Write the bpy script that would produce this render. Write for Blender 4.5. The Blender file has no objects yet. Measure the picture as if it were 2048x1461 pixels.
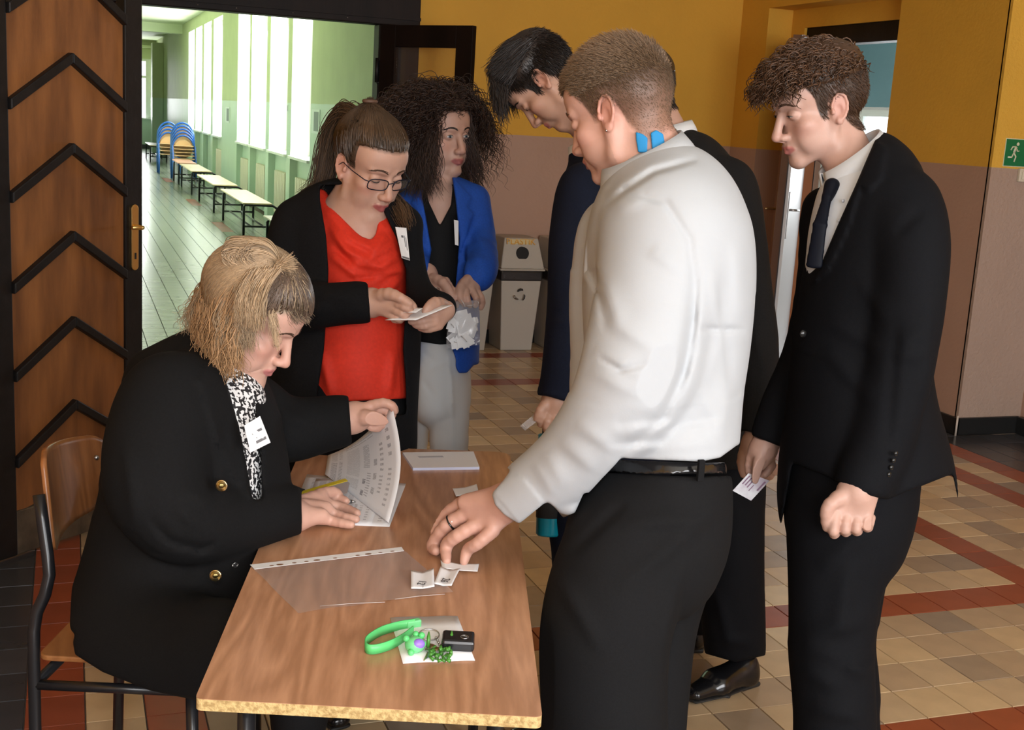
import bpy, bmesh, math, random
import numpy as np
from mathutils import Vector, Matrix
random.seed(7)
rng = np.random.default_rng(11)
scene = bpy.context.scene
COL = scene.collection
PI = math.pi

# ------------------------------------------------------------------ camera
FPX = 2450.0; CAMZ = 1.60
PITCH, ROLL, YAW = [math.radians(a) for a in (11.25, 3.4, 20.2)]
def _cam_basis():
    fwd = np.array([math.sin(YAW), math.cos(YAW), 0]); right = np.array([math.cos(YAW), -math.sin(YAW), 0]); up = np.array([0, 0, 1.])
    f2 = fwd*math.cos(PITCH) - up*math.sin(PITCH); u2 = up*math.cos(PITCH) + fwd*math.sin(PITCH)
    r3 = right*math.cos(ROLL) + u2*math.sin(ROLL); u3 = u2*math.cos(ROLL) - right*math.sin(ROLL)
    return np.array([r3, u3, f2])
CB = _cam_basis(); CO = np.array([0, 0, CAMZ])
cam_data = bpy.data.cameras.new('camera'); cam_data.sensor_width = 36.0; cam_data.lens = 36.0*FPX/2048.0
cam_data.clip_start = 0.05; cam_data.clip_end = 200
cam = bpy.data.objects.new('camera', cam_data); COL.objects.link(cam)
cam.matrix_world = Matrix(((CB[0][0], CB[1][0], -CB[2][0], 0), (CB[0][1], CB[1][1], -CB[2][1], 0), (CB[0][2], CB[1][2], -CB[2][2], CAMZ), (0, 0, 0, 1)))
scene.camera = cam
scene.view_settings.view_transform = 'Standard'; scene.view_settings.look = 'None'
scene.view_settings.gamma = 1.0; scene.view_settings.use_curve_mapping = False
scene.view_settings.exposure = 0.0
HF = np.array([math.sin(YAW), math.cos(YAW), 0]); HR = np.array([math.cos(YAW), -math.sin(YAW), 0]); UZ = np.array([0, 0, 1.])

# ------------------------------------------------------------------ world and lights
world = bpy.data.worlds.new('world'); scene.world = world; world.use_nodes = True
_bg = world.node_tree.nodes['Background']; _bg.inputs[0].default_value = (0.80, 0.90, 1.0, 1); _bg.inputs[1].default_value = 3.2
def light(name, kind, loc, energy, color=(1, 1, 1), size=None, size_y=None, aim=None, spread=None, radius=None):
    d = bpy.data.lights.new(name, kind); d.energy = energy; d.color = color
    if kind == 'AREA':
        d.shape = 'RECTANGLE'; d.size = size; d.size_y = size_y or size
        if spread: d.spread = spread
    elif radius is not None: d.shadow_soft_size = radius
    o = bpy.data.objects.new(name, d); COL.objects.link(o); o.location = loc
    if aim is not None:
        o.rotation_euler = (Vector(aim)-Vector(loc)).to_track_quat('-Z', 'Y').to_euler()
    return o
light('camera_flash', 'POINT', tuple(CO + HR*(-.03) + UZ*.16 - HF*.02), 41, (1.0, .995, .985), radius=.03)
# soft fill added behind the camera; daylight from corridor windows, end window, annex window
light('hall_fill_light', 'AREA', (.05, -2.45, 1.9), 115, (1.0, .99, .985), 1.8, 1.9, aim=(1.2, 4, 1.0))
light('hall_fill_light', 'AREA', (2.8, -2.45, 1.9), 150, (1.0, .99, .985), 2.1, 1.9, aim=(1.8, 4, 1.0))
light('corridor_window_light', 'AREA', (3.14, 18.5, 2.1), 520, (1.0, 1.0, .98), 7.0, 2.2, aim=(-1, 18.5, 1.2))
light('corridor_window_light', 'AREA', (3.14, 27.7, 2.1), 520, (1.0, 1.0, .98), 7.0, 2.2, aim=(-1, 27.7, 1.2))
light('corridor_end_light', 'AREA', (2.0, 43.5, 1.9), 120, (1, 1, 1), 1.0, 1.8, aim=(1.5, 30, 1.0))
light('annex_window_light', 'AREA', (8.55, 9.5, 1.5), 200, (.95, .98, 1), 4.4, .9, aim=(5, 9, 1.0))


# ------------------------------------------------------------------ pixel rays -> points at a real distance
def ray(x, y): return CB.T @ np.array([(x-1024)/FPX, -(y-730.5)/FPX, 1.0])
def W(x, y, d): return CO + ray(x, y)*d
def atz(x, y, z=0.0):
    r = ray(x, y); return CO + r*((z-CAMZ)/r[2])

# ------------------------------------------------------------------ materials
MATS = {}
def mat(name, col, rough=0.6, metal=0.0, noise=0.0, nscale=8.0, bump=0.0, bscale=60.0, spec=0.5, stretch=(1, 1, 1), col2=None, sss=0.0, vcol=False, emit=None, coat=0.0, sheen=0.0, detail=4.0, thresh=None):
    if name in MATS: return MATS[name]
    m = bpy.data.materials.new(name); m.use_nodes = True; nt = m.node_tree; b = nt.nodes['Principled BSDF']
    b.inputs['Roughness'].default_value = rough; b.inputs['Metallic'].default_value = metal
    b.inputs['Specular IOR Level'].default_value = spec
    if coat: b.inputs['Coat Weight'].default_value = coat; b.inputs['Coat Roughness'].default_value = .12
    if sheen: b.inputs['Sheen Weight'].default_value = sheen; b.inputs['Sheen Roughness'].default_value = .6
    if sss:
        b.inputs['Subsurface Weight'].default_value = sss; b.inputs['Subsurface Radius'].default_value = (1, .35, .2); b.inputs['Subsurface Scale'].default_value = .008
    tc = nt.nodes.new('ShaderNodeTexCoord'); mp = nt.nodes.new('ShaderNodeMapping'); nt.links.new(tc.outputs['Object'], mp.inputs[0]); mp.inputs['Scale'].default_value = stretch
    c = (*col, 1) if len(col) == 3 else col
    b.inputs['Base Color'].default_value = c
    src = None
    if vcol:
        a = nt.nodes.new('ShaderNodeVertexColor'); a.layer_name = 'col'; src = a.outputs[0]
    if noise or col2:
        n = nt.nodes.new('ShaderNodeTexNoise'); n.inputs['Scale'].default_value = nscale; n.inputs['Detail'].default_value = detail
        nt.links.new(mp.outputs[0], n.inputs['Vector'])
        mr = nt.nodes.new('ShaderNodeMapRange'); nt.links.new(n.outputs[0], mr.inputs[0])
        lo, hi = thresh if thresh else (.3, .7)
        mr.inputs[1].default_value = lo; mr.inputs[2].default_value = hi
        mx = nt.nodes.new('ShaderNodeMix'); mx.data_type = 'RGBA'
        nt.links.new(mr.outputs[0], mx.inputs[0])
        if col2: 
            mx.inputs[6].default_value = c; mx.inputs[7].default_value = (*col2, 1)
            if src: nt.links.new(src, mx.inputs[6])
        elif src:
            mx.blend_type = 'MULTIPLY'; mr.inputs[3].default_value = 0; mr.inputs[4].default_value = 1
            nt.links.new(src, mx.inputs[6]); mx.inputs[7].default_value = (1-noise, 1-noise, 1-noise, 1)
        else:
            mx.inputs[6].default_value = tuple(v*(1-noise) for v in c[:3])+(1,); mx.inputs[7].default_value = tuple(min(1, v*(1+noise)) for v in c[:3])+(1,)
        src = mx.outputs[2]
    if src: nt.links.new(src, b.inputs['Base Color'])
    if bump:
        n2 = nt.nodes.new('ShaderNodeTexNoise'); n2.inputs['Scale'].default_value = bscale; n2.inputs['Detail'].default_value = 6; nt.links.new(mp.outputs[0], n2.inputs['Vector'])
        bp = nt.nodes.new('ShaderNodeBump'); bp.inputs['Strength'].default_value = bump; bp.inputs['Distance'].default_value = .004
        nt.links.new(n2.outputs[0], bp.inputs['Height']); nt.links.new(bp.outputs[0], b.inputs['Normal'])
    if emit:
        b.inputs['Emission Color'].default_value = (*emit[0], 1); b.inputs['Emission Strength'].default_value = emit[1]
    MATS[name] = m; return m
def glass(name, col=(1, 1, 1), rough=0.02, alpha=.12, spec=.5):
    # thin clear sheet: mostly transparent with a glossy film
    m = bpy.data.materials.new(name); m.use_nodes = True; nt = m.node_tree; nt.nodes.clear()
    o = nt.nodes.new('ShaderNodeOutputMaterial'); t = nt.nodes.new('ShaderNodeBsdfTransparent'); g = nt.nodes.new('ShaderNodeBsdfGlossy'); mx = nt.nodes.new('ShaderNodeMixShader')
    d = nt.nodes.new('ShaderNodeBsdfDiffuse'); d.inputs[0].default_value = (*col, 1); m2 = nt.nodes.new('ShaderNodeMixShader'); m2.inputs[0].default_value = alpha
    t.inputs[0].default_value = (.97, .97, .97, 1); g.inputs['Roughness'].default_value = rough
    lw = nt.nodes.new('ShaderNodeLayerWeight'); lw.inputs[0].default_value = .5; pw = nt.nodes.new('ShaderNodeMath'); pw.operation = 'POWER'; nt.links.new(lw.outputs['Facing'], pw.inputs[0]); pw.inputs[1].default_value = 4.0
    fr = nt.nodes.new('ShaderNodeMapRange'); nt.links.new(pw.outputs[0], fr.inputs[0]); fr.inputs[3].default_value = .035; fr.inputs[4].default_value = .6
    nt.links.new(t.outputs[0], m2.inputs[1]); nt.links.new(d.outputs[0], m2.inputs[2])
    nt.links.new(fr.outputs[0], mx.inputs[0]); nt.links.new(m2.outputs[0], mx.inputs[1]); nt.links.new(g.outputs[0], mx.inputs[2]); nt.links.new(mx.outputs[0], o.inputs[0])
    MATS[name] = m; return m

# ------------------------------------------------------------------ objects and tags
def tag(o, label=None, cat=None, group=None, kind=None):
    if label: o['label'] = label
    if cat: o['category'] = cat
    if group: o['group'] = group
    if kind: o['kind'] = kind
    return o
def empty(name, loc, label=None, cat=None, group=None, rz=0, kind=None):
    o = bpy.data.objects.new(name, None); o.empty_display_size = .05; o.location = loc; o.rotation_euler = (0, 0, rz); COL.objects.link(o)
    return tag(o, label, cat, group, kind)
def link(name, me, parent=None, world_space=True):
    o = bpy.data.objects.new(name, me); COL.objects.link(o)
    if parent is not None:
        o.parent = parent
        if world_space: o.matrix_parent_inverse = wm(parent).inverted()
    return o
def wm(o):
    m = Matrix.LocRotScale(o.location, o.rotation_euler, o.scale)
    return (wm(o.parent) @ o.matrix_parent_inverse @ m) if o.parent else m
def bmobj(name, bm, material, parent=None, smooth=False, ws=True, bevel=0, sub=0):
    me = bpy.data.meshes.new(name); 
    bmesh.ops.recalc_face_normals(bm, faces=bm.faces)
    bm.to_mesh(me); bm.free()
    ms = material if isinstance(material, (list, tuple)) else [material]
    for m in ms: me.materials.append(m)
    if smooth:
        for p in me.polygons: p.use_smooth = True
    o = link(name, me, parent, ws)
    if bevel:
        b = o.modifiers.new('bevel', 'BEVEL'); b.width = bevel; b.segments = 2; b.limit_method = 'ANGLE'
    if sub:
        s = o.modifiers.new('sub', 'SUBSURF'); s.levels = sub; s.render_levels = sub
    return o
def box(bm, lo, hi, M=None, mi=0):
    vs = []
    for x in (lo[0], hi[0]):
        for y in (lo[1], hi[1]):
            for z in (lo[2], hi[2]):
                v = Vector((x, y, z)); vs.append(bm.verts.new(M @ v if M else v))
    for f in ((0, 1, 3, 2), (4, 6, 7, 5), (0, 4, 5, 1), (2, 3, 7, 6), (0, 2, 6, 4), (1, 5, 7, 3)):
        fc = bm.faces.new([vs[i] for i in f]); fc.material_index = mi
    return bm
def boxo(name, lo, hi, material, parent=None, bevel=0, M=None, ws=True):
    bm = bmesh.new(); box(bm, lo, hi, M); return bmobj(name, bm, material, parent, bevel=bevel, ws=ws)
def tube(bm, pts, r, n=8, closed=False, taper=None, mi=0, cap=True, flat=1.0):
    pts = [Vector(p) for p in pts]; rings = []; N = len(pts); ref = None
    for i, p in enumerate(pts):
        a = pts[(i-1) % N] if (closed or i > 0) else pts[i]; b = pts[(i+1) % N] if (closed or i < N-1) else pts[i]
        t = (b-a); t = t.normalized() if t.length > 1e-9 else Vector((0, 0, 1))
        if ref is None: ref = t.orthogonal().normalized()
        u = (ref - t*ref.dot(t)); u = u.normalized() if u.length > 1e-6 else t.orthogonal().normalized(); ref = u; w = t.cross(u)
        rr = (r[i] if isinstance(r, (list, tuple, np.ndarray)) else r)
        rings.append([bm.verts.new(p + (u*math.cos(2*PI*k/n) + w*math.sin(2*PI*k/n)*flat)*rr) for k in range(n)])
    for i in range(N if closed else N-1):
        A, B = rings[i], rings[(i+1) % N]
        for k in range(n):
            f = bm.faces.new((A[k], A[(k+1) % n], B[(k+1) % n], B[k])); f.material_index = mi
    if cap and not closed:
        f = bm.faces.new(rings[0][::-1]); f.material_index = mi; f = bm.faces.new(rings[-1]); f.material_index = mi
    return bm
def tubeo(name, pts, r, material, parent=None, n=8, closed=False, ws=True, flat=1.0):
    bm = bmesh.new(); tube(bm, pts, r, n, closed, flat=flat); return bmobj(name, bm, material, parent, True, ws)
def cyl(bm, a, b, r, n=16, r2=None, mi=0): return tube(bm, [a, b], [r, r2 if r2 is not None else r], n, mi=mi)
def ball(bm, c, r, M=None, seg=12, sc=(1, 1, 1), mi=0):
    mt = Matrix.Translation(Vector(c)) @ Matrix.Diagonal((*sc, 1))
    if M: mt = M @ mt
    res = bmesh.ops.create_uvsphere(bm, u_segments=seg, v_segments=max(6, seg//2+2), radius=r, matrix=mt)
    for v in res['verts']:
        for f in v.link_faces: f.material_index = mi
    return bm
def copy_tree(o, parent=None):
    c = o.copy(); COL.objects.link(c)
    if parent is not None: c.parent = parent
    for ch in list(o.children): copy_tree(ch, c)
    return c

# ------------------------------------------------------------------ implicit surfaces (smooth unions of tapered limbs) and surface nets
def nrm(v): v = np.asarray(v, float); return v/ (np.linalg.norm(v)+1e-12)
class Field:
    def __init__(s): s.ops = []; s.disp = []
    def add(s, fn, lo, hi, k=.01, mode='u'): s.ops.append((fn, np.array(lo, float), np.array(hi, float), k, mode)); return s
    def cone(s, a, b, ra, rb=None, k=.01, mode='u'):
        a = np.array(a, float); b = np.array(b, float); rb = ra if rb is None else rb; ba = b-a; L2 = max(ba@ba, 1e-12); m = max(ra, rb)
        def fn(x, y, z):
            px, py, pz = x-a[0], y-a[1], z-a[2]; t = np.clip((px*ba[0]+py*ba[1]+pz*ba[2])/L2, 0, 1)
            return np.sqrt((px-ba[0]*t)**2+(py-ba[1]*t)**2+(pz-ba[2]*t)**2) - (ra+(rb-ra)*t)
        return s.add(fn, np.minimum(a, b)-m, np.maximum(a, b)+m, k, mode)
    def ell(s, c, r, R=None, k=.01, mode='u'):
        c = np.array(c, float); r = np.array(r, float); R = np.eye(3) if R is None else np.array(R, float)  # rows = local axes
        ext = np.sqrt((R.T**2 @ r**2))
        def fn(x, y, z):
            px, py, pz = x-c[0], y-c[1], z-c[2]
            q = [(R[i][0]*px+R[i][1]*py+R[i][2]*pz) for i in range(3)]
            k0 = np.sqrt(sum((q[i]/r[i])**2 for i in range(3))); k1 = np.sqrt(sum((q[i]/r[i]**2)**2 for i in range(3)))+1e-9
            return k0*(k0-1)/k1
        return s.add(fn, c-ext, c+ext, k, mode)
    def econe(s, c0, c1, a0, a1, b0, b1, U, V=None, k=.01, mode='u', V1=None, U1=None):
        # tapered limb of elliptical section: half-widths a along U, b along V (U, V interpolated to U1, V1)
        c0 = np.array(c0, float); c1 = np.array(c1, float); d = c1-c0; L2 = max(d@d, 1e-12); L = math.sqrt(L2)
        U = nrm(U); V = nrm(V); U1 = U if U1 is None else nrm(U1); V1 = V if V1 is None else nrm(V1); m = max(a0, a1, b0, b1)
        def fn(x, y, z):
            px, py, pz = x-c0[0], y-c0[1], z-c0[2]; t = np.clip((px*d[0]+py*d[1]+pz*d[2])/L2, 0, 1)
            px = px-d[0]*t; py = py-d[1]*t; pz = pz-d[2]*t
            ux, uy, uz = [U[i]+(U1[i]-U[i])*t for i in range(3)]; vx, vy, vz = [V[i]+(V1[i]-V[i])*t for i in range(3)]
            u = px*ux+py*uy+pz*uz; v = px*vx+py*vy+pz*vz; w2 = np.maximum(px**2+py**2+pz**2-u**2-v**2, 0)
            a = a0+(a1-a0)*t; b = b0+(b1-b0)*t; c = np.minimum(a, b)
            k0 = np.sqrt((u/a)**2+(v/b)**2+w2/c**2); k1 = np.sqrt((u/a**2)**2+(v/b**2)**2+w2/c**4)+1e-9
            return k0*(k0-1)/k1
        return s.add(fn, np.minimum(c0, c1)-m, np.maximum(c0, c1)+m, k, mode)
    def chain(s, pts, radii, k=.006, mode='u', n=None):
        P = [np.array(p, float) for p in pts]; R = list(radii)
        if n and len(P) > 2: P, R = smooth_chain(P, R, n)
        for i in range(len(P)-1): s.cone(P[i], P[i+1], R[i], R[i+1], k, mode)
        return s
    def box(s, c, h, R=None, r=.0, k=.01, mode='u'):
        c = np.array(c, float); h = np.array(h, float)-r; R = np.eye(3) if R is None else np.array(R, float); ext = np.abs(R.T)@(h+r)
        def fn(x, y, z):
            px, py, pz = x-c[0], y-c[1], z-c[2]
            q = [np.abs(R[i][0]*px+R[i][1]*py+R[i][2]*pz)-h[i] for i in range(3)]
            return np.sqrt(sum(np.maximum(v, 0)**2 for v in q)) + np.minimum(np.maximum(q[0], np.maximum(q[1], q[2])), 0) - r
        return s.add(fn, c-ext, c+ext, k, mode)
    def grid(s, lo, hi, h):
        n = [int(math.ceil((hi[i]-lo[i])/h))+1 for i in range(3)]
        ax = [lo[i]+h*np.arange(n[i]) for i in range(3)]
        val = np.full(n, .5, np.float32)
        for fn, a, b, k, mode in s.ops:
            mg = (k*1.2 + 3*h) if mode == 'u' else (k*1.2+2*h)
            if mode == 'i': i0 = [0]*3; i1 = n
            else:
                i0 = [max(0, int((a[i]-mg-lo[i])/h)) for i in range(3)]; i1 = [min(n[i], int((b[i]+mg-lo[i])/h)+2) for i in range(3)]
                if any(i1[i]-i0[i] < 1 for i in range(3)): continue
            x = ax[0][i0[0]:i1[0], None, None]; y = ax[1][None, i0[1]:i1[1], None]; z = ax[2][None, None, i0[2]:i1[2]]
            d = fn(x, y, z).astype(np.float32); v = val[i0[0]:i1[0], i0[1]:i1[1], i0[2]:i1[2]]
            if mode == 'u':
                hh = np.clip(.5+.5*(v-d)/k, 0, 1); r = v+(d-v)*hh-k*hh*(1-hh)
            elif mode == 'add': r = v + d
            else:
                if mode == 's': d = -d
                hh = np.clip(.5-.5*(v-d)/k, 0, 1); r = v+(d-v)*hh+k*hh*(1-hh)
            val[i0[0]:i1[0], i0[1]:i1[1], i0[2]:i1[2]] = r
        return val, ax
    def bounds(s, pad=.012):
        L = [o for o in s.ops if o[4] == 'u']; return np.min([o[1] for o in L], 0)-pad, np.max([o[2] for o in L], 0)+pad
    def mesh(s, h, lo=None, hi=None):
        l, u = s.bounds(); lo = l if lo is None else np.maximum(l, lo); hi = u if hi is None else np.minimum(u, hi)
        val, ax = s.grid(lo, hi, h)
        return nets(val, lo, h)
def nets(val, lo, h):
    # close the grid border
    val = val.copy(); val[0] = val[-1] = .5; val[:, 0] = val[:, -1] = .5; val[:, :, 0] = val[:, :, -1] = .5
    n = val.shape; ins = val < 0
    c = np.zeros((n[0]-1, n[1]-1, n[2]-1), np.int8)
    for i in (0, 1):
        for j in (0, 1):
            for k in (0, 1): c += ins[i:n[0]-1+i, j:n[1]-1+j, k:n[2]-1+k]
    act = (c > 0) & (c < 8); idx = np.argwhere(act)
    if len(idx) == 0: return np.zeros((0, 3)), np.zeros((0, 4), int)
    vid = np.full(act.shape, -1, np.int32); vid[act] = np.arange(len(idx))
    I, J, K = idx.T; acc = np.zeros((len(idx), 3)); cnt = np.zeros(len(idx))
    corners = [(i, j, k) for i in (0, 1) for j in (0, 1) for k in (0, 1)]
    V = {q: val[I+q[0], J+q[1], K+q[2]].astype(float) for q in corners}
    for a in corners:
        for d in range(3):
            if a[d] == 0:
                b = list(a); b[d] = 1; b = tuple(b); va, vb = V[a], V[b]; m = (va < 0) != (vb < 0)
                t = np.where(m, va/np.where(m, va-vb, 1), 0); p = np.array(a, float)[None].repeat(len(idx), 0); p[:, d] = t
                acc[m] += p[m]; cnt[m] += 1
    P = (idx + acc/cnt[:, None])*h + np.asarray(lo)[None]
    F = []
    for d in range(3):
        e = [slice(1, -1)]*3; e[d] = slice(0, -1); s0 = ins[tuple(e)]
        e2 = list(e); e2[d] = slice(1, None); s1 = ins[tuple(e2)]
        m = np.argwhere(s0 != s1)
        if len(m) == 0: continue
        flip = s0[tuple(m.T)]
        base = m.copy(); 
        for q in range(3):
            if q != d: base[:, q] += 1
        u, v = (d+1) % 3, (d+2) % 3
        def g(du, dv):
            b = base.copy(); b[:, u] += du; b[:, v] += dv; return vid[tuple(b.T)]
        q = np.stack([g(-1, -1), g(0, -1), g(0, 0), g(-1, 0)], 1)
        q[~flip] = q[~flip][:, ::-1]
        F.append(q)
    F = np.concatenate(F); F = F[(F >= 0).all(1)]
    return P, F
def smooth_chain(P, R, n):
    P = [np.asarray(p, float) for p in P]; N = len(P); outP, outR = [], []
    for i in range(N-1):
        p0 = P[max(i-1, 0)]; p1 = P[i]; p2 = P[i+1]; p3 = P[min(i+2, N-1)]; r0, r1, r2, r3 = R[max(i-1, 0)], R[i], R[i+1], R[min(i+2, N-1)]
        for j in range(n):
            t = j/n
            cr = lambda a, b, c, d: .5*((2*b)+(c-a)*t+(2*a-5*b+4*c-d)*t*t+(3*b-a-3*c+d)*t**3)
            outP.append(cr(p0, p1, p2, p3)); outR.append(cr(np.array(r0), np.array(r1), np.array(r2), np.array(r3)))
    outP.append(P[-1]); outR.append(np.array(R[-1])); 
    if np.ndim(R[0]) == 0: outR = [float(r) for r in outR]
    return outP, outR
def meshobj(name, P, F, material, parent=None, colors=None, relax=0, extra=None, flat=False):
    me = bpy.data.meshes.new(name); P = np.asarray(P, float); F = np.asarray(F)
    if relax and len(F):
        for _ in range(relax):
            acc = np.zeros_like(P); cnt = np.zeros(len(P))
            for a in range(4):
                for b in ((a+1) % 4,):
                    np.add.at(acc, F[:, a], P[F[:, b]]); np.add.at(cnt, F[:, a], 1); np.add.at(acc, F[:, b], P[F[:, a]]); np.add.at(cnt, F[:, b], 1)
            P = P*.5 + .5*acc/np.maximum(cnt, 1)[:, None]
    n = F.shape[1] if len(F) else 4
    me.vertices.add(len(P)); me.vertices.foreach_set('co', P.ravel())
    me.loops.add(F.size); me.loops.foreach_set('vertex_index', F.ravel().astype(np.int32))
    me.polygons.add(len(F)); me.polygons.foreach_set('loop_start', np.arange(len(F), dtype=np.int32)*n); me.polygons.foreach_set('loop_total', np.full(len(F), n, np.int32))
    me.update(calc_edges=True)
    if not flat: me.polygons.foreach_set('use_smooth', np.ones(len(F), bool))
    ms = material if isinstance(material, (list, tuple)) else [material]
    for m in ms: me.materials.append(m)
    if colors is not None:
        ca = me.color_attributes.new('col', 'FLOAT_COLOR', 'POINT'); cc = np.ones((len(P), 4)); cc[:, :3] = colors; ca.data.foreach_set('color', cc.ravel())
    me.validate(verbose=False)
    return link(name, me, parent)
def merge(parts):
    Ps, Fs, o = [], [], 0
    for P, F in parts:
        if len(P) == 0: continue
        Ps.append(P); Fs.append(F+o); o += len(P)
    return np.concatenate(Ps), np.concatenate(Fs)
def vnoise(p, s, seed=0):
    # cheap smooth pseudo noise -1..1
    r = np.random.default_rng(seed); out = 0
    for _ in range(5):
        k = r.normal(size=3); k = k/np.linalg.norm(k)*s*r.uniform(.6, 1.6); out = out + np.sin(p[..., 0]*k[0]+p[..., 1]*k[1]+p[..., 2]*k[2]+r.uniform(0, 6.28))
    return out/5
def frame_from(yaw, pitch, roll=0.0):
    """head axes from a heading: yaw 0 faces the camera, +90 faces picture right; pitch down positive; rows right, forward, up"""
    y, t, ro = [math.radians(a) for a in (yaw, pitch, roll)]
    f0 = -HF*math.cos(y) + HR*math.sin(y); f = f0*math.cos(t) - UZ*math.sin(t); up = UZ*math.cos(t) + f0*math.sin(t); r = np.cross(f, up)
    r2 = r*math.cos(ro) + up*math.sin(ro); u2 = up*math.cos(ro) - r*math.sin(ro)
    return np.array([r2, f, u2])

# ------------------------------------------------------------------ heads
class Head:
    def __init__(s, c, R, sc=1.0, female=False, jaw=1.0, nose=1.0, eyes='closed', wide=1.0, earless=False, lip=1.0):
        s.c = np.array(c, float); s.R = np.array(R, float); s.s = sc; s.female = female; s.jaw = jaw; s.nose = nose; s.eyes = eyes; s.wide = wide; s.earless = earless; s.lip = lip
    def w(s, p): p = np.asarray(p, float)*np.array([s.wide, 1, 1]); return s.c + s.s*(p @ s.R)
    def loc(s, P): return ((np.asarray(P)-s.c) @ s.R.T)/s.s/np.array([s.wide, 1, 1])
    def build(s, f):
        S = s.s
        def E(c, r, k=.01, mode='u', tilt=0, yawr=0):
            R = s.R
            if tilt:  # rotate about x
                ct, st = math.cos(math.radians(tilt)), math.sin(math.radians(tilt)); R = np.array([R[0], R[1]*ct+R[2]*st, R[2]*ct-R[1]*st])
            if yawr:
                ct, st = math.cos(math.radians(yawr)), math.sin(math.radians(yawr)); R = np.array([R[0]*ct+R[1]*st, R[1]*ct-R[0]*st, R[2]])
            f.ell(s.w(c), np.array(r)*S*np.array([s.wide, 1, 1]), R, k*S, mode)
        def C(a, b, ra, rb, k=.01, mode='u'): f.cone(s.w(a), s.w(b), ra*S, rb*S, k*S, mode)
        fe = s.female; j = s.jaw; n = s.nose
        E((0, -.010, .042), (.074, .098, .078), .02); E((0, -.048, .012), (.064, .055, .058), .02)
        E((0, .046, .038), (.061, .047, .052), .02); E((0, .034, -.032), (.058, .052, .062), .02)
        for m in (-1, 1):
            C((m*.056*j, .000, -.03), (m*.047*j, .014, -.076*j), .014, .012, .018)
            C((m*.047*j, .014, -.076*j), (m*.012, .072, -.104), .012, .013, .018)
            E((m*.034, .046, -.055), (.024, .034, .036), .016)
            E((m*.043, .058, -.026), (.018, .019, .015), .018)
            C((m*.013, .086, .019), (m*.044, .071, .018), .008 if fe else .010, .007 if fe else .009, .010)
        E((0, .076, -.101), (.019, .015, .015), .012); E((0, .070, -.066), (.027, .027, .028), .014); E((0, .030, -.088), (.034, .042, .020), .016)
        for m in (-1, 1): E((m*.0315, .101, -.001), (.019, .019, .0125), .012, 's')
        if s.eyes == 'open':
            for m in (-1, 1):
                E((m*.0315, .0748, -.0005), (.0150, .0124, .0115), .004)
        else:
            for m in (-1, 1): E((m*.0315, .0752, -.002), (.0146, .0120, .0108), .004)
        C((0, .083, .012), (0, .1035*n**.3, -.033), .0085, .0095, .008)
        E((0, .1055*n**.3, -.0405), (.0110, .0115, .0100), .006)
        for m in (-1, 1): E((m*.0115, .0965, -.0440), (.0075, .0115, .0080), .005)
        E((0, .092, -.050), (.008, .014, .006), .006)
        for m in (-1, 1): E((m*.0062, .1015, -.0535), (.0032, .0065, .0045), .003, 's')
        # mouth
        L = s.lip
        for m in (-1, 1):
            C((0, .0950, -.0672), (m*.011, .0935, -.0665), .0038*L, .0040*L, .004); C((m*.011, .0935, -.0665), (m*.0225, .0855, -.0705), .0042*L, .0018, .004)
            C((0, .0940, -.0770), (m*.019, .0855, -.0735), .0050*L, .0025, .004)
        for m in (-1, 1): C((0, .1035, -.0718), (m*.013, .0985, -.0712), .0022, .0021, .002, 's'); C((m*.013, .0985, -.0712), (m*.026, .0865, -.0728), .0021, .0012, .002, 's')
        E((0, .0985, -.0875), (.014, .006, .0045), .006, 's')
        # ears
        if not s.earless:
            for m in (-1, 1):
                E((m*.0715, -.006, -.012), (.0045, .0165, .029), .006, tilt=14, yawr=m*20)
                P = []; 
                for q in range(11):
                    a = math.radians(-65 + q*24.5); P.append((m*(.0765 + .004*(1-math.cos(a))*.5 + (.006 if math.cos(a) < 0 else .002)), -.008 - .0155*math.sin(a*1.0)*0 - .0165*math.cos(a)*-1*-1, -.008+.026*math.sin(a)))
                P = [(m*(.0728+.0068*(.5-.5*math.cos(math.radians(t)))), -.006+.0165*math.cos(math.radians(t)) , -.008+.0265*math.sin(math.radians(t))) for t in (-20, 15, 50, 80, 110, 140, 170, 200, 230, 255)]
                P = [(p[0], p[1]-.18*(p[2]+.008), p[2]) for p in P]
                for a, b in zip(P[:-1], P[1:]): C(a, b, .0031, .0031, .002)
                E((m*.0755, -.001, -.036), (.004, .0075, .0085), .005)
                E((m*.0785, -.0025, -.013), (.0065, .0085, .0140), .0025, 's')
                E((m*.0765, .0095, -.014), (.0035, .004, .006), .004)
    def colors(s, P, base, lip=(.45, .16, .14), blush=None):
        q = s.loc(P); x, y, z = q.T; c = np.tile(np.array(base, float), (len(P), 1))
        def blend(m, col): nonlocal c; m = np.clip(m, 0, 1)[:, None]; c = c*(1-m)+np.array(col)*m
        near = (np.abs(x) < .12) & (np.abs(z) < .2)
        blush = blush or (base[0]*.98, base[1]*.72, base[2]*.70)
        for m in (-1, 1):
            blend(.55*np.exp(-(((x-m*.043)/.022)**2+((y-.066)/.03)**2+((z+.032)/.018)**2)), blush)
            blend(.7*np.exp(-(((x-m*.078)/.012)**2+((y+.006)/.03)**2+((z+.010)/.034)**2)), blush)
        blend(.6*np.exp(-((x/.014)**2+((y-.11)/.014)**2+((z+.042)/.012)**2)), blush)
        lm = ((x/.0235)**2 + ((z+.0720+.0015*np.cos(x*160))/(.0098*s.lip))**2)
        blend(np.clip((1.15-lm)*4, 0, 1)*(y > .078)*(np.abs(y-.09) < .03), lip)
        return c
    def eye(s, parent, side, iris=(.06, .035, .02), look=(0, 0), down=False):
        if down: return
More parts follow.
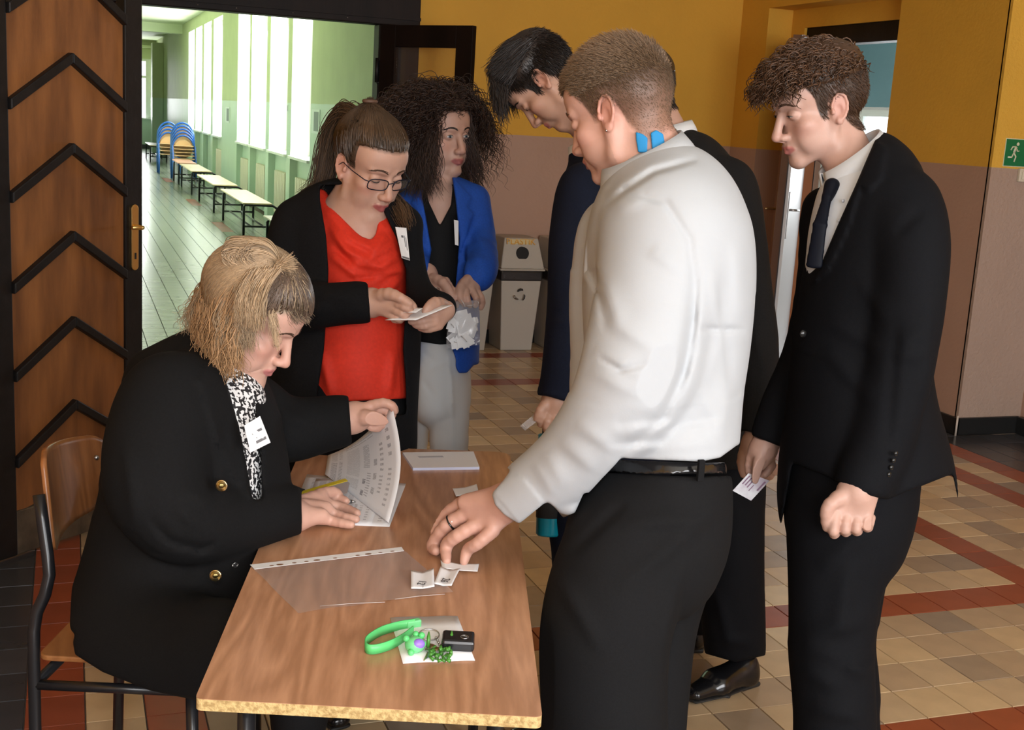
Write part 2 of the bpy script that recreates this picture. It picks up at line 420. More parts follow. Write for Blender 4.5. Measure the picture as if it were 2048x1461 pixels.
    def almond(s, n=14, open_=.0052, z0=0.0, wid=.0135):
        pts = []
        for i in range(n+1):
            t = -1+2*i/n; pts.append((t*wid, z0 + open_*(1-t*t)**.8))
        return pts
def eye_parts(h, parent, side, open_=.0055, iris=(.07, .04, .02), gaze=(0, 0), lid=-.001):
    """eyeball patch (sclera, iris, pupil) as a thin shell lying in the lid opening, and a lash line; all real geometry on the eye"""
    c = np.array((side*.0315, .0750, -.0012)); r = np.array((.0152, .0130, .0117))*1.0
    bm = bmesh.new(); nx, nz = 22, 10; grid = {}
    m_s, m_i, m_p = 0, 1, 2
    def surf(u, v, off=.0004):
        # direction in the xz plane -> front of lid ellipsoid
        q = max(0, 1-(u/r[0])**2-(v/r[2])**2); return (c[0]+u, c[1]+math.sqrt(q)*r[1]+off, c[2]+v)
    wid = .0118
    for i in range(nx+1):
        t = -1+2*i/nx; up = open_*.62*(1-t*t)**.75; lo = -open_*.42*(1-t*t)**.7
        for k in range(nz+1):
            v = lo+(up-lo)*k/nz + lid + .0006*t*side; grid[i, k] = bm.verts.new(h.w(surf(t*wid, v)))
    for i in range(nx):
        for k in range(nz):
            f = bm.faces.new((grid[i, k], grid[i+1, k], grid[i+1, k+1], grid[i, k+1])); q = h.loc(np.array([f.calc_center_median()]))[0]-c
            d = math.hypot(q[0]-gaze[0], q[2]-lid-gaze[1]); f.material_index = 2 if d < .0022 else 1 if d < .0052 else 0
    bmobj('eye', bm, [mat('eye_white', (.42, .39, .37), .25), mat('iris_%d' % int(iris[0]*1000), iris, .1), mat('pupil', (.005, .005, .005), .1)], parent, True)
    lash_line(h, parent, side, open_, lid)
def lash_line(h, parent, side, open_=.0, lid=-.0055, name='eyelashes', wid=.0128, thick=.00075, col=(.02, .012, .008)):
    c = np.array((side*.0315, .0755, -.0012)); r = np.array((.0152, .0134, .0117))
    P, R = [], []
    for i in range(13):
        t = -1+2*i/12; v = open_*.62*(1-t*t)**.75 + lid - (.0025*(1-t*t) if open_ == 0 else 0); u = t*wid
        q = max(0.02, 1-(u/r[0])**2-(v/r[2])**2); P.append(h.w((c[0]+u, c[1]+math.sqrt(q)*r[1]+.0006, c[2]+v))); R.append(thick*h.s*(1.15-abs(t)**3))
    bm = bmesh.new(); tube(bm, P, R, 5); bmobj(name, bm, mat('lash', col, .6), parent, True)
def brows(h, parent, m, n=70, thick=.0007, dens=1.0, ang=0):
    roots, dirs, lens = [], [], []
    r2 = np.random.default_rng(5)
    for side in (-1, 1):
        bm = bmesh.new()
        for i in range(int(n*dens)):
            t = r2.uniform(0, 1); x = .012+.036*t; z = .0195+.0055*math.sin(PI*min(1, t*1.15)*.9)-.004*max(0, t-.75)*4*.3 + r2.uniform(-.0028, .0028)*(1-.6*t)
            y = .0965-(x-.012)**2*10.5-.004*t
            p = np.array((side*x, y, z)); d = np.array((side*.0075, -.0022-t*.003, .0030-.006*t)); 
            tube(bm, [h.w(p), h.w(p+d*.5+(0, .0006, 0)), h.w(p+d)], [thick*h.s, thick*h.s*.8, thick*.2*h.s], 3, cap=False)
        bmobj('eyebrow', bm, m, parent, True)
def strands(name, curves, radius, mats, parent, cols, seg=3, taper=.25, flatten=1.0):
    """hair locks as real tapered tubes: curves (N, K, 3), radius per lock"""
    C = np.asarray(curves, float); N, K, _ = C.shape; r = np.broadcast_to(np.asarray(radius, float), (N,))
    T = np.gradient(C, axis=1); T /= (np.linalg.norm(T, axis=2, keepdims=True)+1e-9)
    ref = np.array([.31, .52, .79]); U = np.cross(T, ref); U /= (np.linalg.norm(U, axis=2, keepdims=True)+1e-9); V = np.cross(T, U)
    tt = np.linspace(0, 1, K); prof = (1-(1-taper)*tt**2)
    P = np.stack([C + (U*math.cos(2*PI*a/seg)+V*math.sin(2*PI*a/seg)*flatten)*(r[:, None]*prof[None])[:, :, None] for a in range(seg)], 2)  # N K seg 3
    idx = np.arange(N*K*seg).reshape(N, K, seg); nx = np.roll(idx, -1, 2)
    F = np.stack([idx[:, :-1], nx[:, :-1], nx[:, 1:], idx[:, 1:]], -1).reshape(-1, 4)
    cc = np.repeat(np.asarray(cols, float), K*seg, 0)
    return P.reshape(-1, 3), F, cc
def glasses(h, parent_label, col):
    root = empty('eyeglasses', h.w((0, .1, 0)), parent_label, 'glasses')
    fm = mat('glasses_frame', (.012, .018, .04), .3, .6); gl = MATS.get('lens') or glass('lens', alpha=.03)
    root.location = h.w((0, .11, 0))
    for side in (-1, 1):
        pts = []
        for i in range(20):
            a = 2*PI*i/20; ca, sa = math.cos(a), math.sin(a); e = 3.2
            x = side*.033 + .0255*math.copysign(abs(ca)**(2/e), ca); z = -.010 + .0150*math.copysign(abs(sa)**(2/e), sa)
            pts.append(h.w((x, .104-abs(x)*.22+z*.15, z)))
        bm = bmesh.new(); tube(bm, pts, .0014*h.s, 6, True); bmobj('lens_rim', bm, fm, root, True)
        bm = bmesh.new(); bm.faces.new([bm.verts.new(p) for p in pts]); bmobj('lens', bm, gl, root)
        a = (side*.0585, .092, -.003); tubeo('temple_arm', [h.w(a), h.w((side*.0675, .085, -.002)), h.w((side*.0765, .04, .0)), h.w((side*.0775, .0, .002)), h.w((side*.077, -.014, -.012))], [.0012*h.s, .0014*h.s, .0012*h.s, .0012*h.s, .0012*h.s], fm, root, 6)
    tubeo('bridge', [h.w((-.0085, .1035, -.004)), h.w((0, .1075, .0005)), h.w((.0085, .1035, -.004))], .0011*h.s, fm, root, 6)
    return root

# ------------------------------------------------------------------ room shell
def two_tone(name, up, lo, zb, rough_u=.7, rough_l=.35, speck=0.0, bumpy=.25):
    m = bpy.data.materials.new(name); m.use_nodes = True; nt = m.node_tree; b = nt.nodes['Principled BSDF']
    tc = nt.nodes.new('ShaderNodeTexCoord'); sp = nt.nodes.new('ShaderNodeSeparateXYZ'); nt.links.new(tc.outputs['Object'], sp.inputs[0])
    n0 = nt.nodes.new('ShaderNodeTexNoise'); n0.inputs['Scale'].default_value = 3; nt.links.new(tc.outputs['Object'], n0.inputs['Vector'])
    ad = nt.nodes.new('ShaderNodeMath'); ad.operation = 'MULTIPLY_ADD'; nt.links.new(n0.outputs[0], ad.inputs[0]); ad.inputs[1].default_value = .012; nt.links.new(sp.outputs[2], ad.inputs[2])
    gt = nt.nodes.new('ShaderNodeMath'); gt.operation = 'GREATER_THAN'; nt.links.new(ad.outputs[0], gt.inputs[0]); gt.inputs[1].default_value = zb+.006
    n1 = nt.nodes.new('ShaderNodeTexNoise'); n1.inputs['Scale'].default_value = 2.2; n1.inputs['Detail'].default_value = 5; nt.links.new(tc.outputs['Object'], n1.inputs['Vector'])
    def var(c, k):
        x = nt.nodes.new('ShaderNodeMix'); x.data_type = 'RGBA'; nt.links.new(n1.outputs[0], x.inputs[0]); x.inputs[6].default_value = (*[v*(1-k) for v in c], 1); x.inputs[7].default_value = (*[v*(1+k) for v in c], 1); return x
    a, c = var(up, .12), var(lo, .10); mx = nt.nodes.new('ShaderNodeMix'); mx.data_type = 'RGBA'
    nt.links.new(gt.outputs[0], mx.inputs[0]); nt.links.new(c.outputs[2], mx.inputs[6]); nt.links.new(a.outputs[2], mx.inputs[7]); nt.links.new(mx.outputs[2], b.inputs['Base Color'])
    mr = nt.nodes.new('ShaderNodeMapRange'); nt.links.new(gt.outputs[0], mr.inputs[0]); mr.inputs[3].default_value = rough_l; mr.inputs[4].default_value = rough_u; nt.links.new(mr.outputs[0], b.inputs['Roughness'])
    n2 = nt.nodes.new('ShaderNodeTexNoise'); n2.inputs['Scale'].default_value = 45; n2.inputs['Detail'].default_value = 5; nt.links.new(tc.outputs['Object'], n2.inputs['Vector'])
    bp = nt.nodes.new('ShaderNodeBump'); bp.inputs['Strength'].default_value = bumpy; bp.inputs['Distance'].default_value = .006; nt.links.new(n2.outputs[0], bp.inputs['Height']); nt.links.new(bp.outputs[0], b.inputs['Normal'])
    return m
M_WALL = two_tone('hall_wall_paint', (.72, .385, .040), (.46, .285, .205), 1.505)
M_PIER = two_tone('pier_wall_paint', (.70, .40, .05), (.40, .29, .23), 1.505, bumpy=.9, rough_l=.22)
M_GREEN = two_tone('corridor_wall_paint', (.52, .58, .33), (.49, .62, .50), 1.665, .6, .42)
M_CEIL = mat('ceiling_white', (.72, .70, .62), .8)
M_CCEIL = mat('corridor_ceiling_white', (.66, .74, .50), .7)
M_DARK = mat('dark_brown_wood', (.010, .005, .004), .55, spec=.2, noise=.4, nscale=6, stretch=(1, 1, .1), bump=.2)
M_BLK = mat('black_paint_wood', (.007, .0065, .007), .45, spec=.35, noise=.3, nscale=20, bump=.25, bscale=40)
M_BASE = mat('black_skirting', (.012, .012, .012), .3, bump=.2)
def struct(name, lohi, m, bevel=0):
    bm = bmesh.new()
    for lo, hi in lohi: box(bm, lo, hi)
    return tag(bmobj(name, bm, m, bevel=bevel), kind='structure')
YB, XR, YP, ZC = 8.35, 4.73, 5.49, 3.5
struct('wall_back', [((-1.8, YB, 0), (.12, YB+.35, ZC)), ((2.235, YB, 0), (5.2, YB+.35, ZC)), ((.12, YB, 2.72), (2.235, YB+.35, ZC))], M_WALL)
# wall with the right-hand doorway, set back in a niche
struct('wall_right', [((XR, YP+.02, 0), (XR+.45, 6.45, ZC)), ((XR, 7.97, 0), (XR+.45, YB, ZC)), ((XR, 6.45, 2.50), (XR+.45, 7.97, ZC)),
    ((XR+.2, 6.45, 2.37), (XR+.45, 7.97, 2.50)), ((XR+.2, 7.80, 0), (XR+.45, 7.97, 2.37))], M_WALL)
struct('wall_pier', [((XR, YP, 0), (5.17, YP+.03, ZC))], M_PIER)
struct('wall_side', [((5.17, -2.5, 0), (5.4, YP, ZC))], M_WALL)
struct('wall_left', [((-2.0, -2.5, 0), (-1.8, YB, ZC))], M_WALL)
# wall behind the camera; its two unseen windows are added for the fill lights
struct('wall_front', [((-2.0, -2.7, 0), (5.4, -2.5, .9)), ((-2.0, -2.7, 2.9), (5.4, -2.5, ZC)), ((-2, -2.7, .9), (-.9, -2.5, 2.9)), ((1.0, -2.7, .9), (1.7, -2.5, 2.9)), ((3.9, -2.7, .9), (5.4, -2.5, 2.9))], M_WALL)
struct('ceiling', [((-2, -2.7, ZC), (5.4, YB+.35, ZC+.1))], M_CEIL)
for nm, x0, x1 in (('window_1', -.9, 1.0), ('window_2', 1.7, 3.9)):  # frames for the two added windows
    struct(nm, [((x0, -2.62, .9), (x0+.06, -2.56, 2.9)), ((x1-.06, -2.62, .9), (x1, -2.56, 2.9)), ((x0, -2.62, 2.84), (x1, -2.56, 2.9)), ((x0, -2.62, .9), (x1, -2.56, .96)), (((x0+x1)/2-.03, -2.62, .96), ((x0+x1)/2+.03, -2.56, 2.84))], mat('white_window_paint', (.75, .75, .73), .4))
struct('baseboard_pier', [((XR-.02, YP-.02, 0), (5.15, YP, .10)), ((XR-.02, YP-.02, 0), (XR, 6.43, .10)), ((5.13, 3.0, 0), (5.17, YP-.02, .10))], M_BASE, .004)
struct('baseboard_back', [((2.24, YB-.02, 0), (XR, YB, .10)), ((XR-.02, 7.99, 0), (XR, YB-.02, .10))], M_BASE, .004)
o = tubeo('trim_1', [(XR-.022, YP-.022, 0.0), (XR-.022, YP-.022, .115)], .006, mat('old_plaster_bead', (.55, .47, .40), .5)); tag(o, kind='structure')
# big doorway frame
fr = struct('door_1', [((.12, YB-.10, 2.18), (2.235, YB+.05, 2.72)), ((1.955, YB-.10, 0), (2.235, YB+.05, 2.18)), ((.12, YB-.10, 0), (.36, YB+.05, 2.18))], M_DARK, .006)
for zz in (2.22, 2.42): 
    o = boxo('frame_moulding', (.12, YB-.115, zz), (2.235, YB-.10, zz+.02), M_DARK, fr)
for i, x in enumerate((.78, 1.02, 1.38, 1.74)):
    bm = bmesh.new(); ball(bm, (x, YB-.10, 2.205), .004, seg=8); bmobj('nail_head', bm, mat('bare_steel', (.5, .5, .5), .3, 1.0), fr, True)

# ------------------------------------------------------------------ corridor behind the doorway
XC, YE = 2.75, 43.0
WY = [(15.0, 16.42), (16.72, 18.3), (18.6, 20.26), (20.46, 21.96), (24.24, 25.8), (26.2, 27.67), (28.04, 29.47), (29.76, 31.28)]
segs = []; y = YB+.35
for a, b in WY:
    segs.append(((XC, y, 0), (XC+.34, a, ZC))); segs.append(((XC, a, 3.24), (XC+.34, b, ZC))); segs.append(((XC+.10, a, 0), (XC+.34, b, .95))); y = b
segs.append(((XC, y, 0), (XC+.34, YE, ZC)))
REV = []
for a, b in WY: REV += [((XC+.004, a, .985), (XC+.26, a+.006, 3.24)), ((XC+.004, b-.006, .985), (XC+.26, b, 3.24)), ((XC+.004, a+.006, 3.234), (XC+.26, b-.006, 3.24))]
struct('wall_corridor_right', segs, M_GREEN)
struct('trim_3', REV, mat('white_reveal_paint', (.80, .84, .74), .6))
struct('wall_corridor_left', [((-.6, YB+.35, 0), (-.4, YE, ZC))], M_GREEN)
struct('wall_corridor_end', [((-.6, YE, 0), (1.5, YE+.3, ZC)), ((2.66, YE, 0), (XC+.3, YE+.3, ZC)), ((1.5, YE, 2.9), (2.66, YE+.3, ZC)), ((1.5, YE, 0), (2.66, YE+.3, 1.0))], M_GREEN)
struct('trim_2', [((2.42, 39.6, 0), (XC, 40.3, 3.3)), ((2.0, 42.8, 3.25), (XC, 43.0, 3.33))], M_GREEN, .02)
struct('ceiling_corridor', [((-.6, YB+.35, ZC), (XC+.35, YE+.3, ZC+.1)), ((-.4, 33.0, ZC-.22), (XC, 33.5, ZC))], M_CCEIL)
struct('baseboard_corridor', [((XC-.015, YB+.36, 0), (XC, WY[0][0], .12)), ((XC-.015, 21.98, 0), (XC, 24.22, .12)), ((XC-.015, 31.3, 0), (XC, 39.6, .12)), ((-.4, YE-.02, 0), (2.7, YE, .13))], M_BASE)
M_WIN = mat('corridor_window_paint', (.80, .84, .78), .4); M_SILL = mat('sill_white', (.80, .82, .78), .3); MATS['pane'] = glass('pane', alpha=.01)
for i, (a, b) in enumerate(WY):
    w = struct('window_%d' % (i+3), [((XC+.26, a, .95), (XC+.32, a+.07, 3.24)), ((XC+.26, b-.07, .95), (XC+.32, b, 3.24)), ((XC+.26, a+.07, 3.17), (XC+.32, b-.07, 3.24)), ((XC+.26, a+.07, .95), (XC+.32, b-.07, 1.02)), ((XC+.26, a+.07, 2.36), (XC+.32, b-.07, 2.44)), ((XC+.265, (a+b)/2-.03, 1.02), (XC+.315, (a+b)/2+.03, 2.36))], M_WIN)
    bm = bmesh.new(); box(bm, (XC+.285, a+.05, 1.0), (XC+.291, b-.05, 3.2)); bmobj('pane', bm, MATS['pane'], w)
    boxo('window_sill', (XC-.035, a+.01, .95), (XC+.26, b-.01, .985), M_SILL, w, .004)
    if i in (0, 1, 2, 3, 4):
        r = empty('radiator', (XC+.05, (a+b)/2, .2), 'cream ribbed radiator below the %s corridor window' % ('first', 'second', 'third', 'fourth', 'fifth')[i], 'radiator', 'radiators under the corridor windows')
        r.location = (0, 0, 0)
        for k in range(7):
            y0 = a+.25+k*.13; boxo('radiator_rib', (XC+.02, y0, .12), (XC+.085, y0+.095, .72), mat('radiator_cream', (.66, .60, .48), .4), r, .01)
        tubeo('pipe', [(XC+.05, a+.22, .16), (XC+.05, a+1.2, .16)], .012, mat('radiator_cream', (.66, .60, .48), .4), r)
w = struct('window_11', [((1.5, YE+.02, 1.0), (1.58, YE+.1, 2.9)), ((2.42, YE+.02, 1.0), (2.66, YE+.1, 2.9)), ((1.58, YE+.02, 2.28), (2.42, YE+.1, 2.36)), ((1.58, YE+.02, 2.82), (2.42, YE+.1, 2.9))], M_WIN)
boxo('window_sill', (1.45, YE-.08, .96), (2.7, YE+.1, 1.0), M_SILL, w)
# end window at the adjoining room of the right-hand door
struct('wall_annex', [((8.3, 5.2, 0), (8.45, 12.5, .95)), ((8.3, 5.2, 1.95), (8.45, 12.5, ZC)), ((8.3, 5.2, .95), (8.45, 7.2, 1.95)), ((8.3, 11.9, .95), (8.45, 12.5, 1.95)), ((XR+.45, 12.4, 0), (8.45, 12.5, ZC)), ((XR+.45, 5.2, 0), (8.45, 5.3, ZC))], two_tone('annex_wall_paint', (.16, .30, .34), (.62, .62, .60), 1.98))
struct('wall_annex_side', [((XR+.45, YB, 0), (XR+.55, 12.4, ZC))], M_CEIL)
struct('floor_annex', [((XR+.25, 5.3, -.03), (8.3, 12.4, -.002))], mat('annex_lino', (.25, .20, .16), .4))
struct('ceiling_annex', [((XR+.25, 5.2, ZC), (8.45, 12.5, ZC+.1))], M_CEIL)
w = struct('window_12', [((8.32, 7.2+.0, .95), (8.38, 7.28, 1.95)), ((8.32, 9.5, .95), (8.38, 9.6, 1.95)), ((8.32, 11.8, .95), (8.38, 11.9, 1.95)), ((8.32, 7.28, 1.88), (8.38, 11.8, 1.95)), ((8.32, 7.28, .95), (8.38, 11.8, 1.02)), ((8.32, 7.28, 1.55), (8.38, 11.8, 1.6))], M_WIN)
bm = bmesh.new(); box(bm, (8.345, 7.25, 1.0), (8.351, 11.85, 1.9)); bmobj('pane', bm, MATS['pane'], w)
# door set in the niche
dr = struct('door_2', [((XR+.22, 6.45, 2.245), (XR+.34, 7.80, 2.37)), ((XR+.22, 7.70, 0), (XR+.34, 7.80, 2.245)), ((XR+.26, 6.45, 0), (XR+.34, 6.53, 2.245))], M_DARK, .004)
lf = empty('door_leaf', (4.44, 7.05, 0), 'brown door leaf standing open in the yellow wall niche behind the suited men', 'door')
d = nrm((4.98-4.43, 7.72-7.04, 0)); nn = np.array([d[1], -d[0], 0]); Ml = Matrix(((d[0], nn[0], 0, 4.43), (d[1], nn[1], 0, 7.04), (0, 0, 1, .01), (0, 0, 0, 1)))
boxo('brown_face', (.0, -.050, 0), (.86, -.004, 2.24), mat('door_brown_varnish', (.10, .040, .018), .3, noise=.3, nscale=5, stretch=(1, 1, .1)), lf, 0, Ml)
boxo('grey_face', (.0, .004, 0), (.86, .022, 2.24), mat('door_grey_paint', (.55, .55, .56), .4), lf, 0, Ml)
boxo('door_core', (-.004, -.004, 0), (.86, .004, 2.24), mat('door_edge_dark', (.02, .02, .025), .4), lf, 0, Ml)
MB_ = mat('aged_brass', (.45, .33, .18), .3, 1.0)
hp = boxo('handle_plate', (.035, -.058, .93), (.085, -.050, 1.24), MB_, lf, .003, Ml)
tubeo('lever', [Ml @ Vector(p) for p in ((.06, -.05, 1.12), (.06, -.11, 1.12), (.0, -.12, 1.12), (-.04, -.12, 1.12))][:3], .008, MB_, lf)
tubeo('lever', [Ml @ Vector(p) for p in ((.06, .022, 1.12), (.06, .07, 1.12), (.16, .08, 1.115))], .008, mat('bare_steel', (.5, .5, .5), .3, 1.0), lf)
o = boxo('handle_plate', (.035, .022, .93), (.085, .030, 1.24), mat('bare_steel', (.5, .5, .5), .3, 1.0), lf, .003, Ml); tag(o, 'steel handle plate')

boxo('jamb_strip', (XR+.22, 7.655, 0), (XR+.30, 7.70, 2.245), mat('orange_varnish', (.38, .13, .045), .4), dr)
# ------------------------------------------------------------------ floor: slab plus every tile laid on it
GX, GY, X0, Y0 = .151, .167, 2.743, 3.452
struct_floor = struct('floor', [((-2.0, -2.7, -.05), (5.4, YB+.35, -.006)), ((-.6, YB+.35, -.05), (XC+.35, YE+.3, -.006))], mat('tile_grout', (.09, .07, .055), .8))
def tile_mat(nm, c, r=.30): return mat(nm, c, r, noise=.10, nscale=9, bump=.06, bscale=25)
TM = {'beige': [tile_mat('tile_beige', (0.571, 0.408, 0.231)), tile_mat('tile_sand', (0.517, 0.374, 0.224)), tile_mat('tile_tan', (0.449, 0.320, 0.197)), tile_mat('tile_pale', (0.639, 0.490, 0.299)), tile_mat('tile_taupe', (0.340, 0.252, 0.170)), tile_mat('tile_grey_brown', (0.292, 0.224, 0.163))],
      'red': [tile_mat('tile_red', (.30, .070, .030)), tile_mat('tile_brick', (.26, .062, .03))], 'dark': [tile_mat('tile_charcoal', (.058, .058, .064), .25), tile_mat('tile_black', (.045, .045, .05), .25)],
      'grey': [tile_mat('tile_green_grey', (.16, .19, .14), .24), tile_mat('tile_grey', (.14, .175, .13), .24), tile_mat('tile_light_grey', (.19, .22, .165), .24)]}
def tile_kind(i, j, cx, cy):
    if cy > YB+.2:
        if 1.86 < cx < 2.01 and (15.9 < cy < 17.3 or 20 < cy < 21.4 or 25.6 < cy < 27): return 'red'  # continuous red line; grey tiles between stretches paint the glare that hides it
        return 'grey'
    if cx > 4.555 or (cx < -.126 and cy < 8): return 'dark'
    if 4.102 < cx < 4.253 or 4.404 < cx < 4.555: return 'red'
    if 3.347 < cx < 3.498 and cy < 6.9: return 'red'
    if -.126 < cx < .025 or .176 < cx < .327: return 'red' if cy < 7.3 else 'beige'
    if 2.446 < cy < 2.613 and 1.0 < cx < 4.2: return 'red'
    if 3.285 < cy < 3.452 and .327 < cx < 4.2: return 'red'
    if 6.959 < cy < 7.126 and cx > .3: return 'red'
    if 7.794 < cy < 7.961 and cx > .3: return 'red'
    return 'grey' if cx < 2.2 and cy > 7.2 else 'beige'
def proj(p):
    q = CB @ (np.asarray(p)-CO); return 1024+FPX*q[0]/q[2], 730.5-FPX*q[1]/q[2], q[2]
tiles = []
r_t = random.Random(3)
for i in range(-30, 18):
    for j in range(-240, 36):
        x0 = X0+i*GX; y1 = Y0-j*GY; y0 = y1-GY; x1 = x0+GX; cx, cy = (x0+x1)/2, (y0+y1)/2
        if cy < .6 or cy > 42.9: continue
        if cy < YB+.3:
            if cx < -1.79 or cx > (4.74 if cy > YP else 5.16): continue
        elif cx < -.39 or cx > 2.74: continue
        px_, py_, dd = proj((cx, cy, 0)) if cy > .9 else (0, 5000, 1)
        if dd < .3: continue
        vis = -60 < px_ < 2110 and 150 < py_ < 1530
        if not vis and (py_ > 2300 or px_ < -900 or px_ > 3000): continue
        K = tile_kind(i, j, cx, cy); pool = TM[K]; rr = r_t.random()
        if K == 'beige': m = pool[0] if rr < .25 else pool[1] if rr < .48 else pool[2] if rr < .68 else pool[3] if rr < .78 else pool[4] if rr < .92 else pool[5]
        else: m = pool[int(rr*len(pool)) % len(pool)]
        area = 1/dd**3 if vis else 0
        tiles.append((area, x0, x1, y0, y1, m, vis, py_, px_))
def tile_mesh(bm, x0, x1, y0, y1, mi=0, z=0.0):
    g = .0013; b = .0012
    a = [bm.verts.new(p) for p in ((x0+g, y0+g, -.006), (x1-g, y0+g, -.006), (x1-g, y1-g, -.006), (x0+g, y1-g, -.006))]
    c = [bm.verts.new(p) for p in ((x0+g+b, y0+g+b, z), (x1-g-b, y0+g+b, z), (x1-g-b, y1-g-b, z), (x0+g+b, y1-g-b, z))]
    f = bm.faces.new(c); f.material_index = mi
    for k in range(4): q = bm.faces.new((a[k], a[(k+1) % 4], c[(k+1) % 4], c[k])); q.material_index = mi
HID = [((330, 640), (1000, 1700)), ((1090, 700), (1400, 1700))]
def hidden(t):  # under the table top or behind the front figures: keep those in the joined part
    x, y = t[8], t[7]
    return (420 < x < 1080 and 920 < y) or (140 < x < 420 and 700 < y < 1320) or (1100 < x < 1390 and y > 500) or (1590 < x < 1730 and y > 500)
tiles.sort(key=lambda t: -(t[0] if not hidden(t) else t[0]*1e-4))
cache = {}
for t in tiles[:295]:
    m = t[5]; 
    if m.name not in cache:
        bm = bmesh.new(); tile_mesh(bm, -GX/2, GX/2, -GY/2, GY/2); me = bpy.data.meshes.new('tile'); bm.to_mesh(me); bm.free(); me.materials.append(m); cache[m.name] = me
    o = bpy.data.objects.new('tile', cache[m.name]); COL.objects.link(o); o.parent = struct_floor
    o.location = ((t[1]+t[2])/2, (t[3]+t[4])/2, r_t.uniform(-.0004, .0004)); o.rotation_euler = (r_t.uniform(-.002, .002), r_t.uniform(-.002, .002), 0)
bm = bmesh.new(); allm = []; 
for t in tiles[295:]:
    if t[5] not in allm: allm.append(t[5])
    tile_mesh(bm, *t[1:5], mi=allm.index(t[5]))
o = bmobj('floor_tiling', bm, allm, struct_floor); o['kind'] = 'stuff'

# ------------------------------------------------------------------ left door leaf with chevron bars
LA = np.array([-.238, 4.334, 0]); le = np.array([.755, .656, 0]); ln = np.array([-.656, .755, 0])
ML = Matrix(((le[0], ln[0], 0, LA[0]), (le[1], ln[1], 0, LA[1]), (0, 0, 1, .012), (0, 0, 0, 1)))
lf = empty('door_leaf', tuple(LA), 'tall brown door leaf with black chevron bars and a brass handle, open at the left', 'door')
M_PLY = mat('door_plywood', (.29, .115, .036), .5, spec=.3, noise=.28, nscale=3.2, stretch=(5, 5, .8), bump=.15, bscale=80, col2=(.13, .050, .018), detail=10)
bx = lambda n_, lo, hi, m, be=.004, par=lf: boxo(n_, lo, hi, m, par, be, ML)
bx('stile', (-.16, 0, 0), (.075, .045, 2.35), M_BLK); bx('stile', (.572, 0, 0), (.655, .045, 2.35), M_BLK)
bx('rail', (.075, 0, 2.22), (.572, .045, 2.35), M_BLK); bx('kick_board', (.075, .004, 0), (.572, .045, .16), mat('dusty_kick_board', (.075, .055, .035), .6, noise=.5, nscale=12, bump=.3))
zs = [2.033-.303*k for k in range(8)]  # chevron peaks
prev = None; sm, drop = .33, .165; sL, sR = .075, .572
def chev(z): return [(sL, z-drop*(sm-sL)/(sm-sL)), (sm, z), (sR, z-drop*.95)]
tops = [2.6]+zs
for k, z in enumerate(zs):
    up = chev(z)
    # bars: two mitred lengths
    for side in (0, 1):
        a, b = (up[0], up[1]) if side == 0 else (up[1], up[2]); th = .036
        bm = bmesh.new(); vs = [(a[0], a[1]-th), (b[0], b[1]-th), (b[0], b[1]), (a[0], a[1])]
        if min(v[1] for v in vs) < .16: bm.free(); continue
        F0 = [bm.verts.new(ML @ Vector((v[0], -.014, v[1]))) for v in vs]; F1 = [bm.verts.new(ML @ Vector((v[0], .03, v[1]))) for v in vs]
        bm.faces.new(F0); bm.faces.new(F1[::-1])
        for q in range(4): bm.faces.new((F0[q], F1[q], F1[(q+1) % 4], F0[(q+1) % 4]))
        bmobj('chevron_bar', bm, M_BLK, lf, bevel=.004)
    # panel pieces between this chevron and the next lower: two halves, grain meeting on the centre line
    nz = z-.303
    for side in (0, 1):
        a, b = (up[0], up[1]) if side == 0 else (up[1], up[2]); th = .03
        vs = [(a[0], max(a[1]-.303-.01, .15)), (b[0], max(b[1]-.303-.01, .15)), (b[0], b[1]-th), (a[0], a[1]-th)]
        if vs[2][1] <= .16 and vs[3][1] <= .16: continue
        bm = bmesh.new(); yy = .010+.0015*side
        F0 = [bm.verts.new(ML @ Vector((v[0], yy, v[1]))) for v in vs]; F1 = [bm.verts.new(ML @ Vector((v[0], .03, v[1]))) for v in vs]
        bm.faces.new(F0); bm.faces.new(F1[::-1])
        for q in range(4): bm.faces.new((F0[q], F1[q], F1[(q+1) % 4], F0[(q+1) % 4]))
        bmobj('plywood_panel', bm, M_PLY, lf)
bx('plywood_panel', (sL, .012, 2.0), (sR, .03, 2.22), M_PLY)
M_BR = mat('polished_brass', (1.0, .72, .28), .28, 1.0)
bm = bmesh.new(); n = 24; 
prof = []
for q in range(n):
    a = 2*PI*q/n; prof.append((.613+.017*math.cos(a), (1.085+(.105 if math.sin(a) >= 0 else -.105))+.017*math.sin(a)))
A_ = [bm.verts.new(ML @ Vector((p[0], 0, p[1]))) for p in prof]; B_ = [bm.verts.new(ML @ Vector((p[0], -.007, p[1]))) for p in prof]
bm.faces.new(B_); bm.faces.new(A_[::-1])
for q in range(n): bm.faces.new((A_[q], A_[(q+1) % n], B_[(q+1) % n], B_[q]))
hp = bmobj('handle_plate', bm, M_BR, lf, bevel=.002)
tubeo('lever', [ML @ Vector(p) for p in ((.613, -.005, 1.125), (.613, -.045, 1.125), (.60, -.052, 1.125), (.555, -.052, 1.128))], [.009, .008, .008, .007], M_BR, hp, 12)
tubeo('lever', [ML @ Vector(p) for p in ((.613, .045, 1.125), (.613, .085, 1.125), (.66, .095, 1.125), (.72, .095, 1.128))], [.009, .008, .008, .007], M_BR, hp, 12)
bm = bmesh.new(); box(bm, (.609, -.0085, 1.005), (.617, -.006, 1.028), ML); bmobj('keyhole', bm, mat('keyhole_black', (.01, .01, .01), .5), hp)
